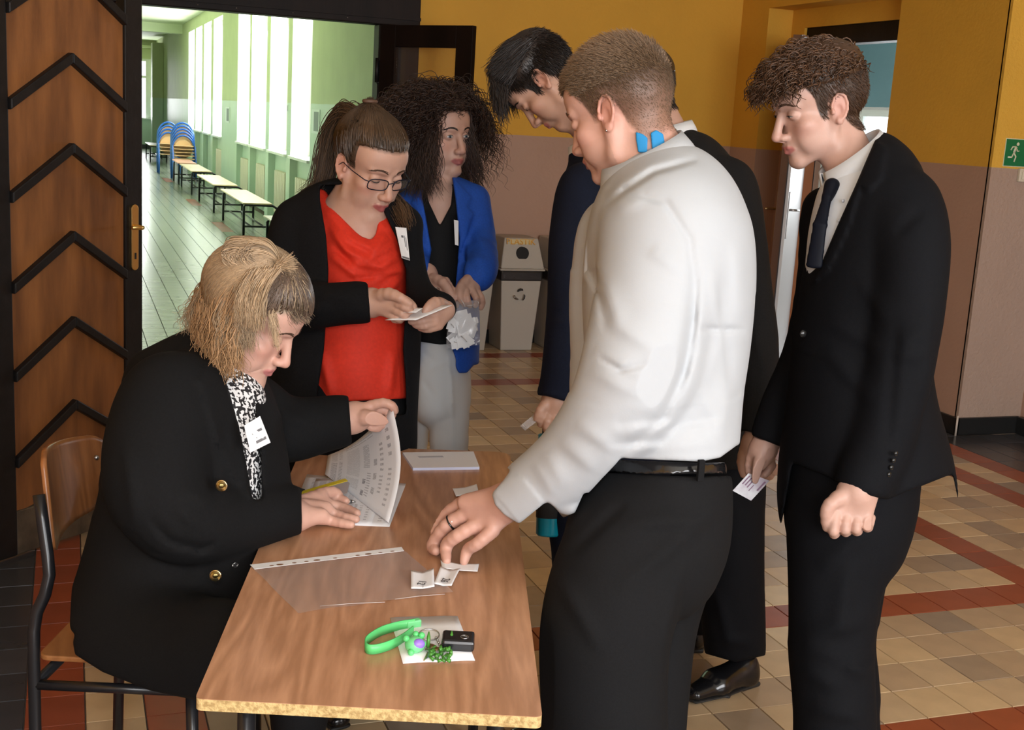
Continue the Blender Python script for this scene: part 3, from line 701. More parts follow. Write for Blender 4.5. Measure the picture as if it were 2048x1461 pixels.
# ------------------------------------------------------------------ right door leaf with glass panes
Pa = np.array([1.975, 8.24, 0]); Pb = np.array([2.42, 7.62, 0]); re_ = nrm(Pb-Pa); rn = np.array([re_[1], -re_[0], 0]); RW = np.linalg.norm(Pb-Pa)
MR = Matrix(((re_[0], rn[0], 0, Pa[0]), (re_[1], rn[1], 0, Pa[1]), (0, 0, 1, .01), (0, 0, 0, 1)))
lf = empty('door_leaf', tuple(Pa), 'dark brown half-glazed door leaf swung open behind the woman in the blue blazer', 'door')
bx = lambda n_, lo, hi, m, be=.004, par=lf: boxo(n_, lo, hi, m, par, be, MR)
H2 = 2.165
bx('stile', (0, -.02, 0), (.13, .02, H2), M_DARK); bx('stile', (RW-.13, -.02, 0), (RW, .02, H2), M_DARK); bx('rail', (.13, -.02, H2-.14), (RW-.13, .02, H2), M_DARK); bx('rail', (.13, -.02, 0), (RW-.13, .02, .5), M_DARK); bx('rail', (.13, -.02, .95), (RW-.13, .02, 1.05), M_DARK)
bx('lower_panel', (.13, -.012, .5), (RW-.13, .012, .95), M_DARK)
for z in (1.40, 1.72): bx('glazing_bar', (.13, -.014, z), (RW-.13, .014, z+.03), M_DARK, .002)
for z0, z1 in ((1.05, 1.40), (1.43, 1.72), (1.75, H2-.14)): bx('pane', (.132, -.002, z0), (RW-.132, .002, z1), MATS['pane'], 0)
for z in (.4, 1.80): tubeo('hinge', [(1.945, 8.235, z), (1.945, 8.235, z+.16)], .013, M_BLK, lf)
for z in (1.80, 1.95): tubeo('hinge_arm', [(1.945, 8.235, z), (1.975, 8.24, z)], .008, M_BLK, lf)

# ------------------------------------------------------------------ table
TZ = .76
def T(x, y, z=TZ): return Vector(atz(x, y, z))
def wood(name, c1, c2, rough=.3, scale=1.0, dirv=(0, 1, 0), stretch=(9, .55, 9), coat=.0):
    m = bpy.data.materials.new(name); m.use_nodes = True; nt = m.node_tree; b = nt.nodes['Principled BSDF']; b.inputs['Roughness'].default_value = rough
    if coat: b.inputs['Coat Weight'].default_value = coat; b.inputs['Coat Roughness'].default_value = .2
    tc = nt.nodes.new('ShaderNodeTexCoord'); mp = nt.nodes.new('ShaderNodeMapping'); nt.links.new(tc.outputs['Object'], mp.inputs[0])
    mp.inputs['Rotation'].default_value = (0, 0, math.atan2(dirv[0], dirv[1])); m1 = mp
    mp = nt.nodes.new('ShaderNodeMapping'); nt.links.new(m1.outputs[0], mp.inputs[0]); mp.inputs['Scale'].default_value = stretch
    n1 = nt.nodes.new('ShaderNodeTexNoise'); n1.inputs['Scale'].default_value = .9*scale; n1.inputs['Detail'].default_value = 2; nt.links.new(mp.outputs[0], n1.inputs['Vector'])
    wv = nt.nodes.new('ShaderNodeMath'); wv.operation = 'MULTIPLY'; nt.links.new(n1.outputs[0], wv.inputs[0]); wv.inputs[1].default_value = 26
    fr = nt.nodes.new('ShaderNodeMath'); fr.operation = 'PINGPONG'; nt.links.new(wv.outputs[0], fr.inputs[0]); fr.inputs[1].default_value = 1.0
    n2 = nt.nodes.new('ShaderNodeTexNoise'); n2.inputs['Scale'].default_value = 14*scale; n2.inputs['Detail'].default_value = 6; nt.links.new(mp.outputs[0], n2.inputs['Vector'])
    ad = nt.nodes.new('ShaderNodeMath'); ad.operation = 'MULTIPLY_ADD'; nt.links.new(fr.outputs[0], ad.inputs[0]); ad.inputs[1].default_value = .5; nt.links.new(n2.outputs[0], ad.inputs[2])
    rp = nt.nodes.new('ShaderNodeMapRange'); nt.links.new(ad.outputs[0], rp.inputs[0]); rp.inputs[1].default_value = .35; rp.inputs[2].default_value = 1.0
    mx = nt.nodes.new('ShaderNodeMix'); mx.data_type = 'RGBA'; nt.links.new(rp.outputs[0], mx.inputs[0]); mx.inputs[6].default_value = (*c1, 1); mx.inputs[7].default_value = (*c2, 1)
    nt.links.new(mx.outputs[2], b.inputs['Base Color']); MATS[name] = m; return m
TA, TB, TC_, TD = [Vector((*v, 0)) for v in ((.162, 1.676), (.634, 1.509), (1.066, 2.874), (.554, 3.014))]
tdir = (TD-TA).normalized()
table = empty('table', ((TA+TB+TC_+TD)/4)[:], 'brown wood-grain school table with a bare chipboard front edge', 'table')
M_TOP = wood('table_laminate', (.56, .30, .172), (.38, .19, .10), .33, 1.0, (tdir.x, tdir.y), (7.5, .8, 7.5))
M_CHIP = mat('raw_chipboard', (.62, .45, .20), .8, noise=.35, nscale=130, bump=.5, bscale=260, col2=(.40, .26, .10), thresh=(.42, .62))
def rounded(c, rs, n=6):
    out = []
    for i, p in enumerate(c):
        a, b = c[i-1], c[(i+1) % len(c)]; r = rs[i]; u = (a-p).normalized()*r; v = (b-p).normalized()*r
        if r < 1e-4: out.append(p); continue
        for k in range(n+1):
            t = k/n; out.append((p+u)*(1-t)**2+p*2*t*(1-t)+(p+v)*t**2)
    return out
outl = rounded([TA, TB, TC_, TD], [.012, .012, .045, .045])
def slab(name, pts, z0, z1, m, parent, mside=None, bevel=0):
    bm = bmesh.new(); a = [bm.verts.new((p.x, p.y, z0)) for p in pts]; b = [bm.verts.new((p.x, p.y, z1)) for p in pts]
    bm.faces.new(b); bm.faces.new(a[::-1]); n = len(pts)
    for i in range(n):
        f = bm.faces.new((a[i], a[(i+1) % n], b[(i+1) % n], b[i])); f.material_index = 1 if mside else 0
    return bmobj(name, bm, [m, mside] if mside else m, parent, bevel=bevel)
slab('tabletop', outl, TZ-.0008, TZ, M_TOP, table)
slab('chipboard_core', outl, TZ-.0185, TZ-.0008, M_CHIP, table)
M_TUBE = mat('black_tube', (.012, .012, .014), .28)
udir = (TB-TA).normalized()
fl = TA+tdir*.10+udir*.06; frr = TB+tdir*.10-udir*.06; bl = TD-tdir*.10+udir*.06; br = TC_-tdir*.10-udir*.06
for p in (fl, frr, bl, br): tubeo('leg', [(p.x, p.y, 0), (p.x, p.y, TZ-.02)], .014, M_TUBE, table)
for a, b in ((fl, frr), (bl, br)):
    tubeo('crossbar', [(a.x, a.y, TZ-.035), (b.x, b.y, TZ-.035)], .014, M_TUBE, table); tubeo('foot_bar', [(a.x, a.y, .10), (b.x, b.y, .10)], .011, M_TUBE, table)
for a, b in ((fl, bl), (frr, br)): tubeo('side_rail', [(a.x, a.y, TZ-.035), (b.x, b.y, TZ-.035)], .014, M_TUBE, table)

# ------------------------------------------------------------------ paper things lying on the table
M_PAPER = mat('white_paper', (.78, .78, .80), .6)
def printed(name, rows, marks=(.25, .25, .28)):
    m = bpy.data.materials.new(name); m.use_nodes = True; nt = m.node_tree; b = nt.nodes['Principled BSDF']; b.inputs['Roughness'].default_value = .6
    uv = nt.nodes.new('ShaderNodeUVMap'); uv.uv_map = 'uv'; sp = nt.nodes.new('ShaderNodeSeparateXYZ'); nt.links.new(uv.outputs[0], sp.inputs[0])
    def M(op, a, b_=None, c=None):
        n = nt.nodes.new('ShaderNodeMath'); n.operation = op
        for i, v in enumerate((a, b_, c)):
            if v is None: continue
            if isinstance(v, (int, float)): n.inputs[i].default_value = v
            else: nt.links.new(v, n.inputs[i])
        return n.outputs[0]
    nz = nt.nodes.new('ShaderNodeTexNoise'); nz.inputs['Scale'].default_value = 90; mp = nt.nodes.new('ShaderNodeMapping'); mp.inputs['Scale'].default_value = (1, .35, 1); nt.links.new(uv.outputs[0], mp.inputs[0]); nt.links.new(mp.outputs[0], nz.inputs['Vector'])
    ink = None
    for (u0, u1, v0, v1, n, k) in rows:   # block of n text lines running across v, stacked along u
        inb = M('MULTIPLY', M('MULTIPLY', M('GREATER_THAN', sp.outputs[0], u0), M('LESS_THAN', sp.outputs[0], u1)), M('MULTIPLY', M('GREATER_THAN', sp.outputs[1], v0), M('LESS_THAN', sp.outputs[1], v1)))
        ln_ = M('LESS_THAN', M('FRACT', M('MULTIPLY', M('SUBTRACT', sp.outputs[0], u0), n/(u1-u0))), .45)
        t = M('MULTIPLY', M('MULTIPLY', inb, ln_), M('MULTIPLY', M('GREATER_THAN', nz.outputs[0], .40), k)); ink = t if ink is None else M('MAXIMUM', ink, t)
    mx = nt.nodes.new('ShaderNodeMix'); mx.data_type = 'RGBA'; nt.links.new(ink, mx.inputs[0]); mx.inputs[6].default_value = (.74, .74, .77, 1); mx.inputs[7].default_value = (*marks, 1); nt.links.new(mx.outputs[2], b.inputs['Base Color'])
    MATS[name] = m; return m
def patch(name, corners, m, nu=12, nv=12, thick=.0006, fz=None, parent=None, ctrl=None):
    """sheet of paper: bilinear patch (or a bezier-like ctrl function) with uv, given real thickness"""
    A, B, C, D = [Vector(c) for c in corners]
    bm = bmesh.new(); uvl = bm.loops.layers.uv.new('uv'); g = {}
    for i in range(nu+1):
        for j in range(nv+1):
            u, v = i/nu, j/nv; p = ctrl(u, v) if ctrl else (A*(1-u)+B*u)*(1-v)+(D*(1-u)+C*u)*v
            if fz: p = p+Vector((0, 0, fz(u, v)))
            g[i, j] = bm.verts.new(p)
    for i in range(nu):
        for j in range(nv):
            f = bm.faces.new((g[i, j], g[i+1, j], g[i+1, j+1], g[i, j+1])); f.smooth = True
            for l, (a, b) in zip(f.loops, ((i, j), (i+1, j), (i+1, j+1), (i, j+1))): l[uvl].uv = (a/nu, b/nv)
    me = bpy.data.meshes.new(name); bm.to_mesh(me); bm.free(); me.materials.append(m); o = link(name, me, parent)
    if thick: s = o.modifiers.new('s', 'SOLIDIFY'); s.thickness = thick; s.offset = 1
    return o
ROWS = [(.05, .60, .10, .20, 16, .75), (.08, .60, .24, .30, 16, .8), (.30, .85, .36, .56, 34, .35), (.12, .50, .60, .64, 3, .8), (.55, .90, .60, .68, 22, .7), (.2, .6, .70, .72, 1, .8), (.6, .85, .74, .78, 9, .7), (.25, .85, .86, .90, 5, .5)]
M_PR = printed('printed_form', [(.66, .95, .08, .17, 9, .6), (.70, .95, .20, .25, 8, .55), (.12, .30, .32, .50, 14, .5), (.10, .44, .60, .65, 10, .6), (.20, .42, .76, .80, 5, .6), (.10, .5, .86, .90, 8, .6), (.9, .97, .3, .7, 2, .5), (.04, .62, .08, .17, 15, .8), (.05, .66, .20, .25, 15, .7), (.34, .86, .32, .50, 40, .42), (.08, .42, .55, .59, 2, .9), (.50, .84, .55, .63, 24, .75), (.16, .70, .68, .72, 3, .6), (.45, .80, .76, .80, 6, .7), (.60, .92, .86, .90, 4, .7)])
e = .0009
# lower form, flat on the table (writing side up)
o = patch('paper_sheet', (T(577, 1045, TZ+.0006), T(614, 949, TZ+.0006), T(812, 968, TZ+.0006), T(779, 1054, TZ+.0006)), MATS['printed_form'])
tag(o, 'printed form lying flat on the table under the lifted form', 'paper', 'printed forms on the table')
# lifted form, held up by its far corner
P00, P10, P11, P01 = T(650, 949, TZ+.006), Vector(W(656, 911, 2.98)), Vector(W(784, 814, 2.715)), T(777, 1046, TZ+.003)
def lift(u, v):
    # u: left edge bottom->top ; v: left -> right
    L = P00*(1-u)+P10*u; Rr = P01*(1-u)+P11*u
    p = L*(1-v)+Rr*v
    bulge = math.sin(PI*u)*(v**1.5)*.022
    return p + Vector(HR)*bulge + Vector((0, 0, 1))*(-.018*math.sin(PI*v)*u)
o = patch('paper_sheet', (P00, P10, P11, P01), M_PR, 16, 16, ctrl=lift); tag(o, 'curling printed form lifted by its corner in the hand of the seated woman', 'paper', 'printed forms on the table')
o = patch('paper_sheet', (T(600, 1046, TZ+.0016), T(632, 958, TZ+.0016), T(772, 962, TZ+.0016), T(742, 1051, TZ+.0016)), M_PR, fz=lambda u, v: .004*math.sin(PI*v)*u); tag(o, 'printed form under the writing hand of the seated woman', 'paper', 'printed forms on the table')
# yellow edged ruler / pocket
o = slab('card_pocket', [T(604, 988, TZ+.016), T(702, 957, TZ+.016), T(694, 988, TZ+.016), T(650, 1008, TZ+.016)], TZ+.016, TZ+.017, mat('grey_plastic', (.42, .42, .42), .35), None); tag(o, 'small grey plastic pocket with yellow edge beside the pen', 'stationery')
slab('yellow_edge', [T(603, 989, TZ+.017), T(602, 984, TZ+.017), T(702, 955, TZ+.017), T(702, 961, TZ+.017)], TZ+.0168, TZ+.018, mat('yellow_plastic', (.75, .60, .03), .4), o)
# pad of ballot cards
pad = slab('paper_pad', [T(805, 905, TZ+.007), T(947, 903, TZ+.007), T(959, 934, TZ+.007), T(826, 936, TZ+.007)], TZ, TZ+.0065, M_PAPER, None, mat('blue_white_paper', (.62, .68, .90), .6)); tag(pad, 'neat stack of white cards near the far end of the table', 'cards')
slab('printed_line', [T(835, 913, TZ+.007), T(885, 912, TZ+.007), T(888, 915, TZ+.007), T(839, 916, TZ+.007)], TZ+.0065, TZ+.0068, mat('faint_ink', (.42, .42, .46), .6), pad)
# plastic sleeve
SLV = glass('sleeve_film', (.75, .72, .74), .22, .16)
def sl(u, v):
    A, B, C, D = T(503, 1137), T(806, 1101), T(907, 1187), T(597, 1229)
    p = (A*(1-u)+B*u)*(1-v)+(D*(1-u)+C*u)*v; return p+Vector((0, 0, .0012+.003*max(0, math.sin(7*v+2*u))*v*(1-v)*4+.0025*v*abs(math.sin(9*u))))
o = patch('plastic_sleeve', (T(503, 1137), T(806, 1101), T(907, 1187), T(597, 1229)), SLV, 24, 12, 0, ctrl=sl); tag(o, 'clear plastic sleeve with a white punched margin lying on the table', 'plastic sleeve')
mg = slab('punched_margin', [T(500, 1132), T(803, 1096.5), T(808, 1104), T(509, 1141)], TZ+.0014, TZ+.0020, mat('white_plastic', (.80, .80, .80), .35), o)
for k, t in enumerate((.13, .185, .28, .36, .43, .55, .70, .77, .85, .93)):
    c = T(504+302*t, 1136.5-36*t, TZ+.002); w_ = .0045 if k % 3 != 1 else .007
    bm = bmesh.new(); ball(bm, c, w_, seg=10, sc=(1, .55, .1)); bmobj('punch_hole', bm, mat('hole_brown', (.16, .07, .03), .5), mg)
for k in range(2):
    a = T(640+k*150, 1213-k*14, TZ+.003); b = T(770+k*120, 1205-k*16, TZ+.003)
    tubeo('film_crease', [a, (a+b)/2+Vector((0, 0, .0012)), b], .0005, mat('film_shine', (.6, .56, .55), .2), o, 5)  # shine along the creases is put into the pale tube colour
# folded slips
def slip(px, label, z=.0045, fold=.006):
    A, B, C, D = [T(*p, TZ+z) for p in px]
    o = patch('paper_slip', (A, B, C, D), M_PAPER, 8, 8, .0004, fz=lambda u, v: fold*abs(2*u-1)*(.35+.65*(1-v)) + z*0); 
    return tag(o, label, 'paper slip', 'folded paper slips on the table')
def text3(txt, center, udir_, vdir_, size, m, parent, name='number', ex=.0002):
    cu = bpy.data.curves.new(name, 'FONT'); cu.body = txt; cu.size = size; cu.extrude = ex; cu.align_x = 'CENTER'; cu.align_y = 'CENTER'; cu.resolution_u = 3
    tmp = bpy.data.objects.new('t', cu); COL.objects.link(tmp); dg = bpy.context.evaluated_depsgraph_get(); me = bpy.data.meshes.new_from_object(tmp.evaluated_get(dg)); bpy.data.objects.remove(tmp)
    u = Vector(udir_).normalized(); v = Vector(vdir_); v = (v-u*v.dot(u)).normalized(); w = u.cross(v)
    Mx = Matrix(((u.x, v.x, w.x, center[0]), (u.y, v.y, w.y, center[1]), (u.z, v.z, w.z, center[2]), (0, 0, 0, 1))); me.transform(Mx); me.name = name
    me.materials.clear(); me.materials.append(m); return link(name, me, parent)
M_INK = mat('black_ink', (.03, .03, .035), .5)
s1 = slip(((822, 1147), (867, 1143), (869, 1176), (822, 1180)), 'small folded paper slip with 12 printed, nearest the plastic sleeve')
text3('12', T(843, 1166, TZ+.0072), -Vector(udir)*.2-Vector(tdir), Vector(udir), .021, M_INK, s1)
s2 = slip(((881, 1139), (920, 1143), (903, 1174), (868, 1170)), 'small folded paper slip with 26 printed, right of the slip marked 12')
text3('26', T(890, 1161, TZ+.0072), -Vector(udir)*.3-Vector(tdir), Vector(udir), .021, M_INK, s2)
slip(((881, 1125), (958, 1132), (955, 1145), (884, 1138)), 'narrow folded paper slip under the fingertips of the man in white', fold=.004)
slip(((905, 980), (953, 971), (957, 984), (912, 994)), 'narrow folded paper slip behind the back of the reaching hand', fold=.003)
# note with keys
note = patch('note_paper', (T(780, 1236, TZ+.0012), T(915, 1233, TZ+.0012), T(950, 1322, TZ+.0012), T(806, 1328, TZ+.0012)), M_PAPER, 10, 4, .0006, fz=lambda u, v: .0012*abs(math.sin(6*u))); tag(note, 'square white folded note under the bunch of keys', 'note')
keys = empty('key_ring', T(850, 1280)[:], 'bunch of keys with a green strap, black car key and charms on a white note', 'keys')
M_GRN = mat('green_rubber', (.10, .55, .17), .4); M_GR2 = mat('green_light_rubber', (.16, .62, .25), .4); M_STEEL = mat('bare_steel', (.5, .5, .5), .3, 1.0)
# strap: a standing loop of rubber band
pts = [(829, 1258), (800, 1262), (765, 1272), (742, 1285), (731, 1296), (733, 1308), (750, 1310), (778, 1302), (805, 1288), (826, 1272)]
P = [np.array(T(*p, TZ)) for p in pts]; P, _ = smooth_chain(P, [1]*len(P), 4); bm = bmesh.new(); prev = None; hh = .017
for i, p in enumerate(P):
    a = P[max(i-1, 0)]; b = P[min(i+1, len(P)-1)]; t = nrm(b-a); n_ = np.array([-t[1], t[0], 0])*.0012
    r = [bm.verts.new(p+n_+(0, 0, .001)), bm.verts.new(p-n_+(0, 0, .001)), bm.verts.new(p-n_+(0, 0, hh)), bm.verts.new(p+n_+(0, 0, hh))]
    if prev:
        for k in range(4): bm.faces.new((prev[k], prev[(k+1) % 4], r[(k+1) % 4], r[k]))
    prev = r
bmobj('strap', bm, M_GRN, keys, True)
c = T(752, 1309, TZ+.009); boxM = Matrix.Translation(c)
boxo('strap_clasp', (-.013, -.006, 0), (.013, .006, .014), M_GR2, keys, .002, Matrix.Translation(T(826, 1256)) @ Matrix.Rotation(.2, 4, 'Z'))
# round green and purple rubber charm
cc = T(830, 1290, TZ+.014); bm = bmesh.new(); ball(bm, cc, .0165, seg=16, sc=(1, 1, .8)); bmobj('charm', bm, M_GR2, keys, True)
bm = bmesh.new(); ball(bm, cc+Vector((.003, -.008, .004)), .011, seg=14, sc=(1, .8, .8)); bmobj('charm_belly', bm, mat('purple_rubber', (.28, .16, .62), .4), keys, True)
for dx, dy, dz in ((-.014, .004, .010), (.012, .006, .012), (-.010, -.014, -.006), (.012, -.004, .002), (.004, .012, .012)):
    bm = bmesh.new(); ball(bm, cc+Vector((dx, dy, dz)), .0055, seg=10); bmobj('charm_knob', bm, M_GRN, keys, True)
cr = T(858, 1270, TZ+.008); tubeo('split_ring', [cr+Vector((.017*math.cos(a), .013*math.sin(a), .004*math.sin(a))) for a in np.linspace(0, 2*PI, 22)[:-1]], .0012, M_STEEL, keys, 6, True)
for k, (x, y) in enumerate(((862, 1292), (858, 1300), (872, 1298))):
    a = T(x, y, TZ+.004+.002*k); b = T(848+6*k, 1322-3*k, TZ+.003); d_ = (b-a).normalized(); n_ = Vector((-d_.y, d_.x, 0))
    bm = bmesh.new(); tube(bm, [a, b], [.0032, .0030], 4, flat=.35); ball(bm, a, .007, seg=12, sc=(1, 1, .25)); bmobj('key', bm, mat('key_brass', (.40, .28, .14), .3, 1.0) if k != 1 else M_STEEL, keys)
# leafy green wire charm
r5 = random.Random(4); M_LEAF = mat('green_enamel', (.06, .24, .03), .35)
for k in range(34):
    c = T(858+r5.uniform(0, 44), 1300+r5.uniform(-2, 24), TZ+.004+r5.uniform(0, .008)); bm = bmesh.new(); tube(bm, [c, c+Vector((r5.uniform(-.007, .007), r5.uniform(-.007, .007), r5.uniform(0, .006)))], [.0036, .0016], 6); bmobj('charm_leaf', bm, M_LEAF, keys, True)
for (x, y) in ((856, 1296), (902, 1294)): 
    a = T(x, y, TZ+.004); tubeo('charm_leaf', [a, a+Vector((.002, .006, .016)), a+Vector((.004, .012, .022))], [.003, .003, .0008], M_LEAF, keys, 6)
for k in range(5): 
    bm = bmesh.new(); ball(bm, T(872+k*2.5, 1276+k*5, TZ+.006), .0022, seg=8); bmobj('chain_bead', bm, M_STEEL, keys, True)
# car key fob
A, B, C, D = T(881, 1276), T(947, 1279), T(951, 1316), T(884, 1312)
cf = (A+B+C+D)/4; uu = ((B-A)+(C-D)).normalized(); vv = Vector((-uu.y, uu.x, 0)); Mf = Matrix(((uu.x, vv.x, 0, cf.x), (uu.y, vv.y, 0, cf.y), (0, 0, 1, TZ+.002), (0, 0, 0, 1)))
fob = boxo('car_key_fob', (-.0265, -.024, 0), (.0265, .022, .019), mat('black_glossy_plastic', (.012, .012, .014), .18), keys, .005, Mf)
tubeo('emblem_ring', [Mf @ Vector((.010+.0065*math.cos(a), -.006+.0065*math.sin(a), .0193)) for a in np.linspace(0, 2*PI, 20)[:-1]], .0006, M_STEEL, fob, 6, True)
tubeo('emblem_bolt', [Mf @ Vector(p) for p in ((.0045, -.003, .0193), (.0115, -.0042, .0193), (.0085, -.0058, .0193), (.0155, -.004, .0193))], .0005, M_STEEL, fob, 5)
boxo('chrome_trim', (-.0265, -.017, .003), (-.024, .017, .010), M_STEEL, fob, .001, Mf)
# ------------------------------------------------------------------ ply chair of the seated woman
ch = empty('school_chair', (0.02, 2.75, 0), 'plywood school chair with bent black tube frame under the seated woman', 'chair')
M_CPLY = wood('chair_plywood', (.40, .16, .055), (.27, .10, .033), .35, 1.0, (0, 1), (6, 6, .8))
M_CPS = wood('chair_seat_plywood', (.42, .18, .06), (.30, .12, .04), .35, 1.0, (0, 1), (6, .8, 6))
# backrest: curved board with rounded far top corner
bl_ = [W(108, 1117, 2.52), W(80, 975, 2.52)]; 
corn = [Vector(W(107, 1118, 2.50)), Vector(W(84, 905, 2.50)), Vector(W(206, 868, 2.86)), Vector(W(206, 1010, 2.86))]
def bk(u, v):
    p = (corn[0]*(1-u)+corn[3]*u)*(1-v)+(corn[1]*(1-u)+corn[2]*u)*v
    c = math.sin(PI*u); return p + Vector(-HR)*.035*c + Vector(HF)*.01*c
bm = bmesh.new(); g = {}; NU, NV = 20, 14
def rr(u, v):
    # rounded-corner remap of the board outline
    e_ = .16; d0 = min(u, 1-u); 
    if d0 < e_: v = .5+(v-.5)*(1-.22*(1-(d0/e_))**2)
    return u, v
for i in range(NU+1):
    for j in range(NV+1): g[i, j] = bm.verts.new(bk(*rr(i/NU, j/NV)))
for i in range(NU):
    for j in range(NV): bm.faces.new((g[i, j], g[i+1, j], g[i+1, j+1], g[i, j+1]))
o = bmobj('backrest', bm, M_CPLY, ch, True); s = o.modifiers.new('s', 'SOLIDIFY'); s.thickness = .011; s.offset = 0
for px_, py_, d in ((193, 916, 2.80), (203, 976, 2.82)):
    bm = bmesh.new(); ball(bm, W(px_, py_, d-.0), .006, seg=10); bmobj('rivet', bm, M_STEEL, ch, True)
SZ = .455
sc_ = [T(78, 1312, SZ), T(146, 1316, SZ), T(330, 1300, SZ), T(330, 1200, SZ), T(135, 1240, SZ)]
slab('seat', rounded([Vector(p) for p in ((-.075, 2.55, 0), (.30, 2.42, 0), (.42, 2.77, 0), (.07, 2.92, 0))], [.03, .04, .04, .03]), SZ-.012, SZ, M_CPS, ch, bevel=.003)
def w_(x, y, d): return tuple(W(x, y, d))
LQ = 2.47
left_post = [W(78, 990, LQ), W(85, 1040, LQ), W(95, 1110, LQ), W(99, 1150, LQ), W(90, 1190, LQ), W(74, 1225, LQ), W(68, 1262, LQ), W(68, 1330, LQ)]
zf = left_post[-1]; left_post += [np.array([zf[0], zf[1], .2]), np.array([zf[0]-.005, zf[1], 0.005])]
tubeo('back_leg', left_post, .0125, M_TUBE, ch, 12)
base = zf
tubeo('seat_rail', [(base[0], base[1], SZ-.028), (base[0]+.30, base[1]-.10, SZ-.028)], .011, M_TUBE, ch)
pr = np.array([.105, 2.885, 0]); tubeo('back_leg', [W(206, 930, 2.86), W(212, 1060, 2.80), (pr[0], pr[1], .44), (pr[0]-.01, pr[1], .005)], .0125, M_TUBE, ch, 12)
tubeo('seat_rail', [(pr[0], pr[1], SZ-.028), (pr[0]+.30, pr[1]-.12, SZ-.028)], .011, M_TUBE, ch)
tubeo('crossbar', [(base[0], base[1], SZ-.028), (pr[0], pr[1], SZ-.028)], .011, M_TUBE, ch)
for q in ((base[0]+.30, base[1]-.10), (pr[0]+.30, pr[1]-.12)): tubeo('front_leg', [(q[0], q[1], SZ-.028), (q[0]+.01, q[1], .005)], .0125, M_TUBE, ch, 12)
# ------------------------------------------------------------------ waste bins along the back wall
def bin_(x0, label, grp='grey sorting bins along the back wall'):
    b = empty('waste_bin', (x0, 8.10, 0), label, 'bin', grp); mb = mat('bin_beige_plastic', (.48, .45, .40), .45); yb, yt = 8.02, 8.32
    def frus(nm, z0, z1, w0, w1, d0, d1, m, yoff0=0, yoff1=0, be=.008):
        bm = bmesh.new(); vs = []
        for z, w, y0, y1 in ((z0, w0, yb+d0, yt), (z1, w1, yb+d1, yt)): vs += [bm.verts.new((x0+sx*w/2, y, z)) for sx, y in ((-1, y0), (1, y0), (1, y1), (-1, y1))]
        bm.faces.new(vs[:4][::-1]); bm.faces.new(vs[4:])
        for k in range(4): bm.faces.new((vs[k], vs[(k+1) % 4], vs[4+(k+1) % 4], vs[4+k]))
        return bmobj(nm, bm, m, b, bevel=be)
    frus('bin_body', .0, .52, .235, .30, .03, .0, mb); frus('bin_liner', .50, .575, .31, .312, -.004, -.006, mat('black_liner', (.02, .02, .022), .3, bump=.6, bscale=30), be=.012)
    frus('lid_rim', .575, .59, .34, .335, -.02, -.018, mb); lid = frus('lid', .59, .80, .325, .25, -.012, .05, mb)
    r_ = .046; bm = bmesh.new(); c0 = Vector((x0, 8.040, .695)); cyl(bm, c0+Vector((0, -.012, -.0)), c0+Vector((0, .03, 0)), r_, 24); bmobj('opening', bm, mat('black_hole', (.008, .008, .008), .7), lid)
    return b, lid
b, lid = bin_(2.985, 'beige plastic-sorting bin lettered PLASTIK between two other bins')
text3('PLASTIK', (2.975, 8.053, .774), (1, 0, 0), (0, .3, 1), .060, mat('orange_letters', (.75, .38, .04), .5), lid, 'lettering', .001)
boxo('lettering_strip', (2.89, 8.056, .757), (3.06, 8.0585, .792), mat('pale_yellow', (.70, .58, .30), .5), lid)
for k in range(3):   # recycling arrows
    a0 = PI/2+k*2*PI/3; c = Vector((2.975, 8.006, .405)); f_ = lambda r, a: c+Vector((r*math.cos(a), 0, r*math.sin(a)))
    tubeo('recycling_arrow', [f_(.042, a0-.5), f_(.040, a0-.1), f_(.036, a0+.35), f_(.030, a0+.7)], [.009, .010, .010, .004], M_INK if k != 1 else M_STEEL, b, 4, flat=.2)
bin_(2.63, 'beige bin partly hidden behind the woman in the blue blazer'); bin_(3.34, 'beige bin mostly hidden behind the man in the navy suit')
# ------------------------------------------------------------------ exit sign and switch box on the pier
sg = empty('exit_sign', (4.9, YP-.005, 1.59), 'green emergency exit sign with a running figure on the pier', 'sign')
boxo('sign_plate', (4.806, YP-.004, 1.518), (5.06, YP-.001, 1.662), mat('sign_green', (.0, .16, .055), .4), sg); boxo('sign_border', (4.802, YP-.0025, 1.514), (5.064, YP-.0005, 1.666), mat('sign_cream', (.66, .68, .50), .4), sg)
fig = mat('sign_cream', (.66, .68, .50), .4); yv = YP-.0048
S = lambda x, z: (4.815+x, yv, 1.525+z)
bm = bmesh.new(); ball(bm, S(.070, .112), .0095, seg=12, sc=(1, .12, 1)); bmobj('running_figure_head', bm, fig, sg)
for nm, pp, rr_ in (('body', ((.062, .098), (.050, .066)), .009), ('arm', ((.060, .098), (.036, .096), (.026, .078)), .0042), ('arm', ((.062, .092), (.072, .074), (.084, .076)), .0042), ('leg', ((.050, .066), (.038, .040), (.012, .040)), .0052), ('leg', ((.052, .062), (.066, .044), (.058, .016)), .0052)):
    tubeo('running_figure_'+nm, [S(*q) for q in pp], rr_, fig, sg, 6, flat=1) 
for o_ in sg.children:
    if o_.name.startswith('running_figure'): 
        for v in o_.data.vertices: v.co.y = yv+(v.co.y-yv)*.12
sw = empty('light_switch', (4.96, YP-.01, 1.47), 'cream light switch box below the exit sign', 'switch'); boxo('switch_box', (4.91, YP-.02, 1.435), (5.0, YP, 1.508), mat('cream_plastic', (.62, .56, .44), .4), sw, .004); boxo('rocker', (4.925, YP-.026, 1.45), (4.955, YP-.02, 1.49), mat('cream_plastic_light', (.72, .66, .52), .4), sw, .002)

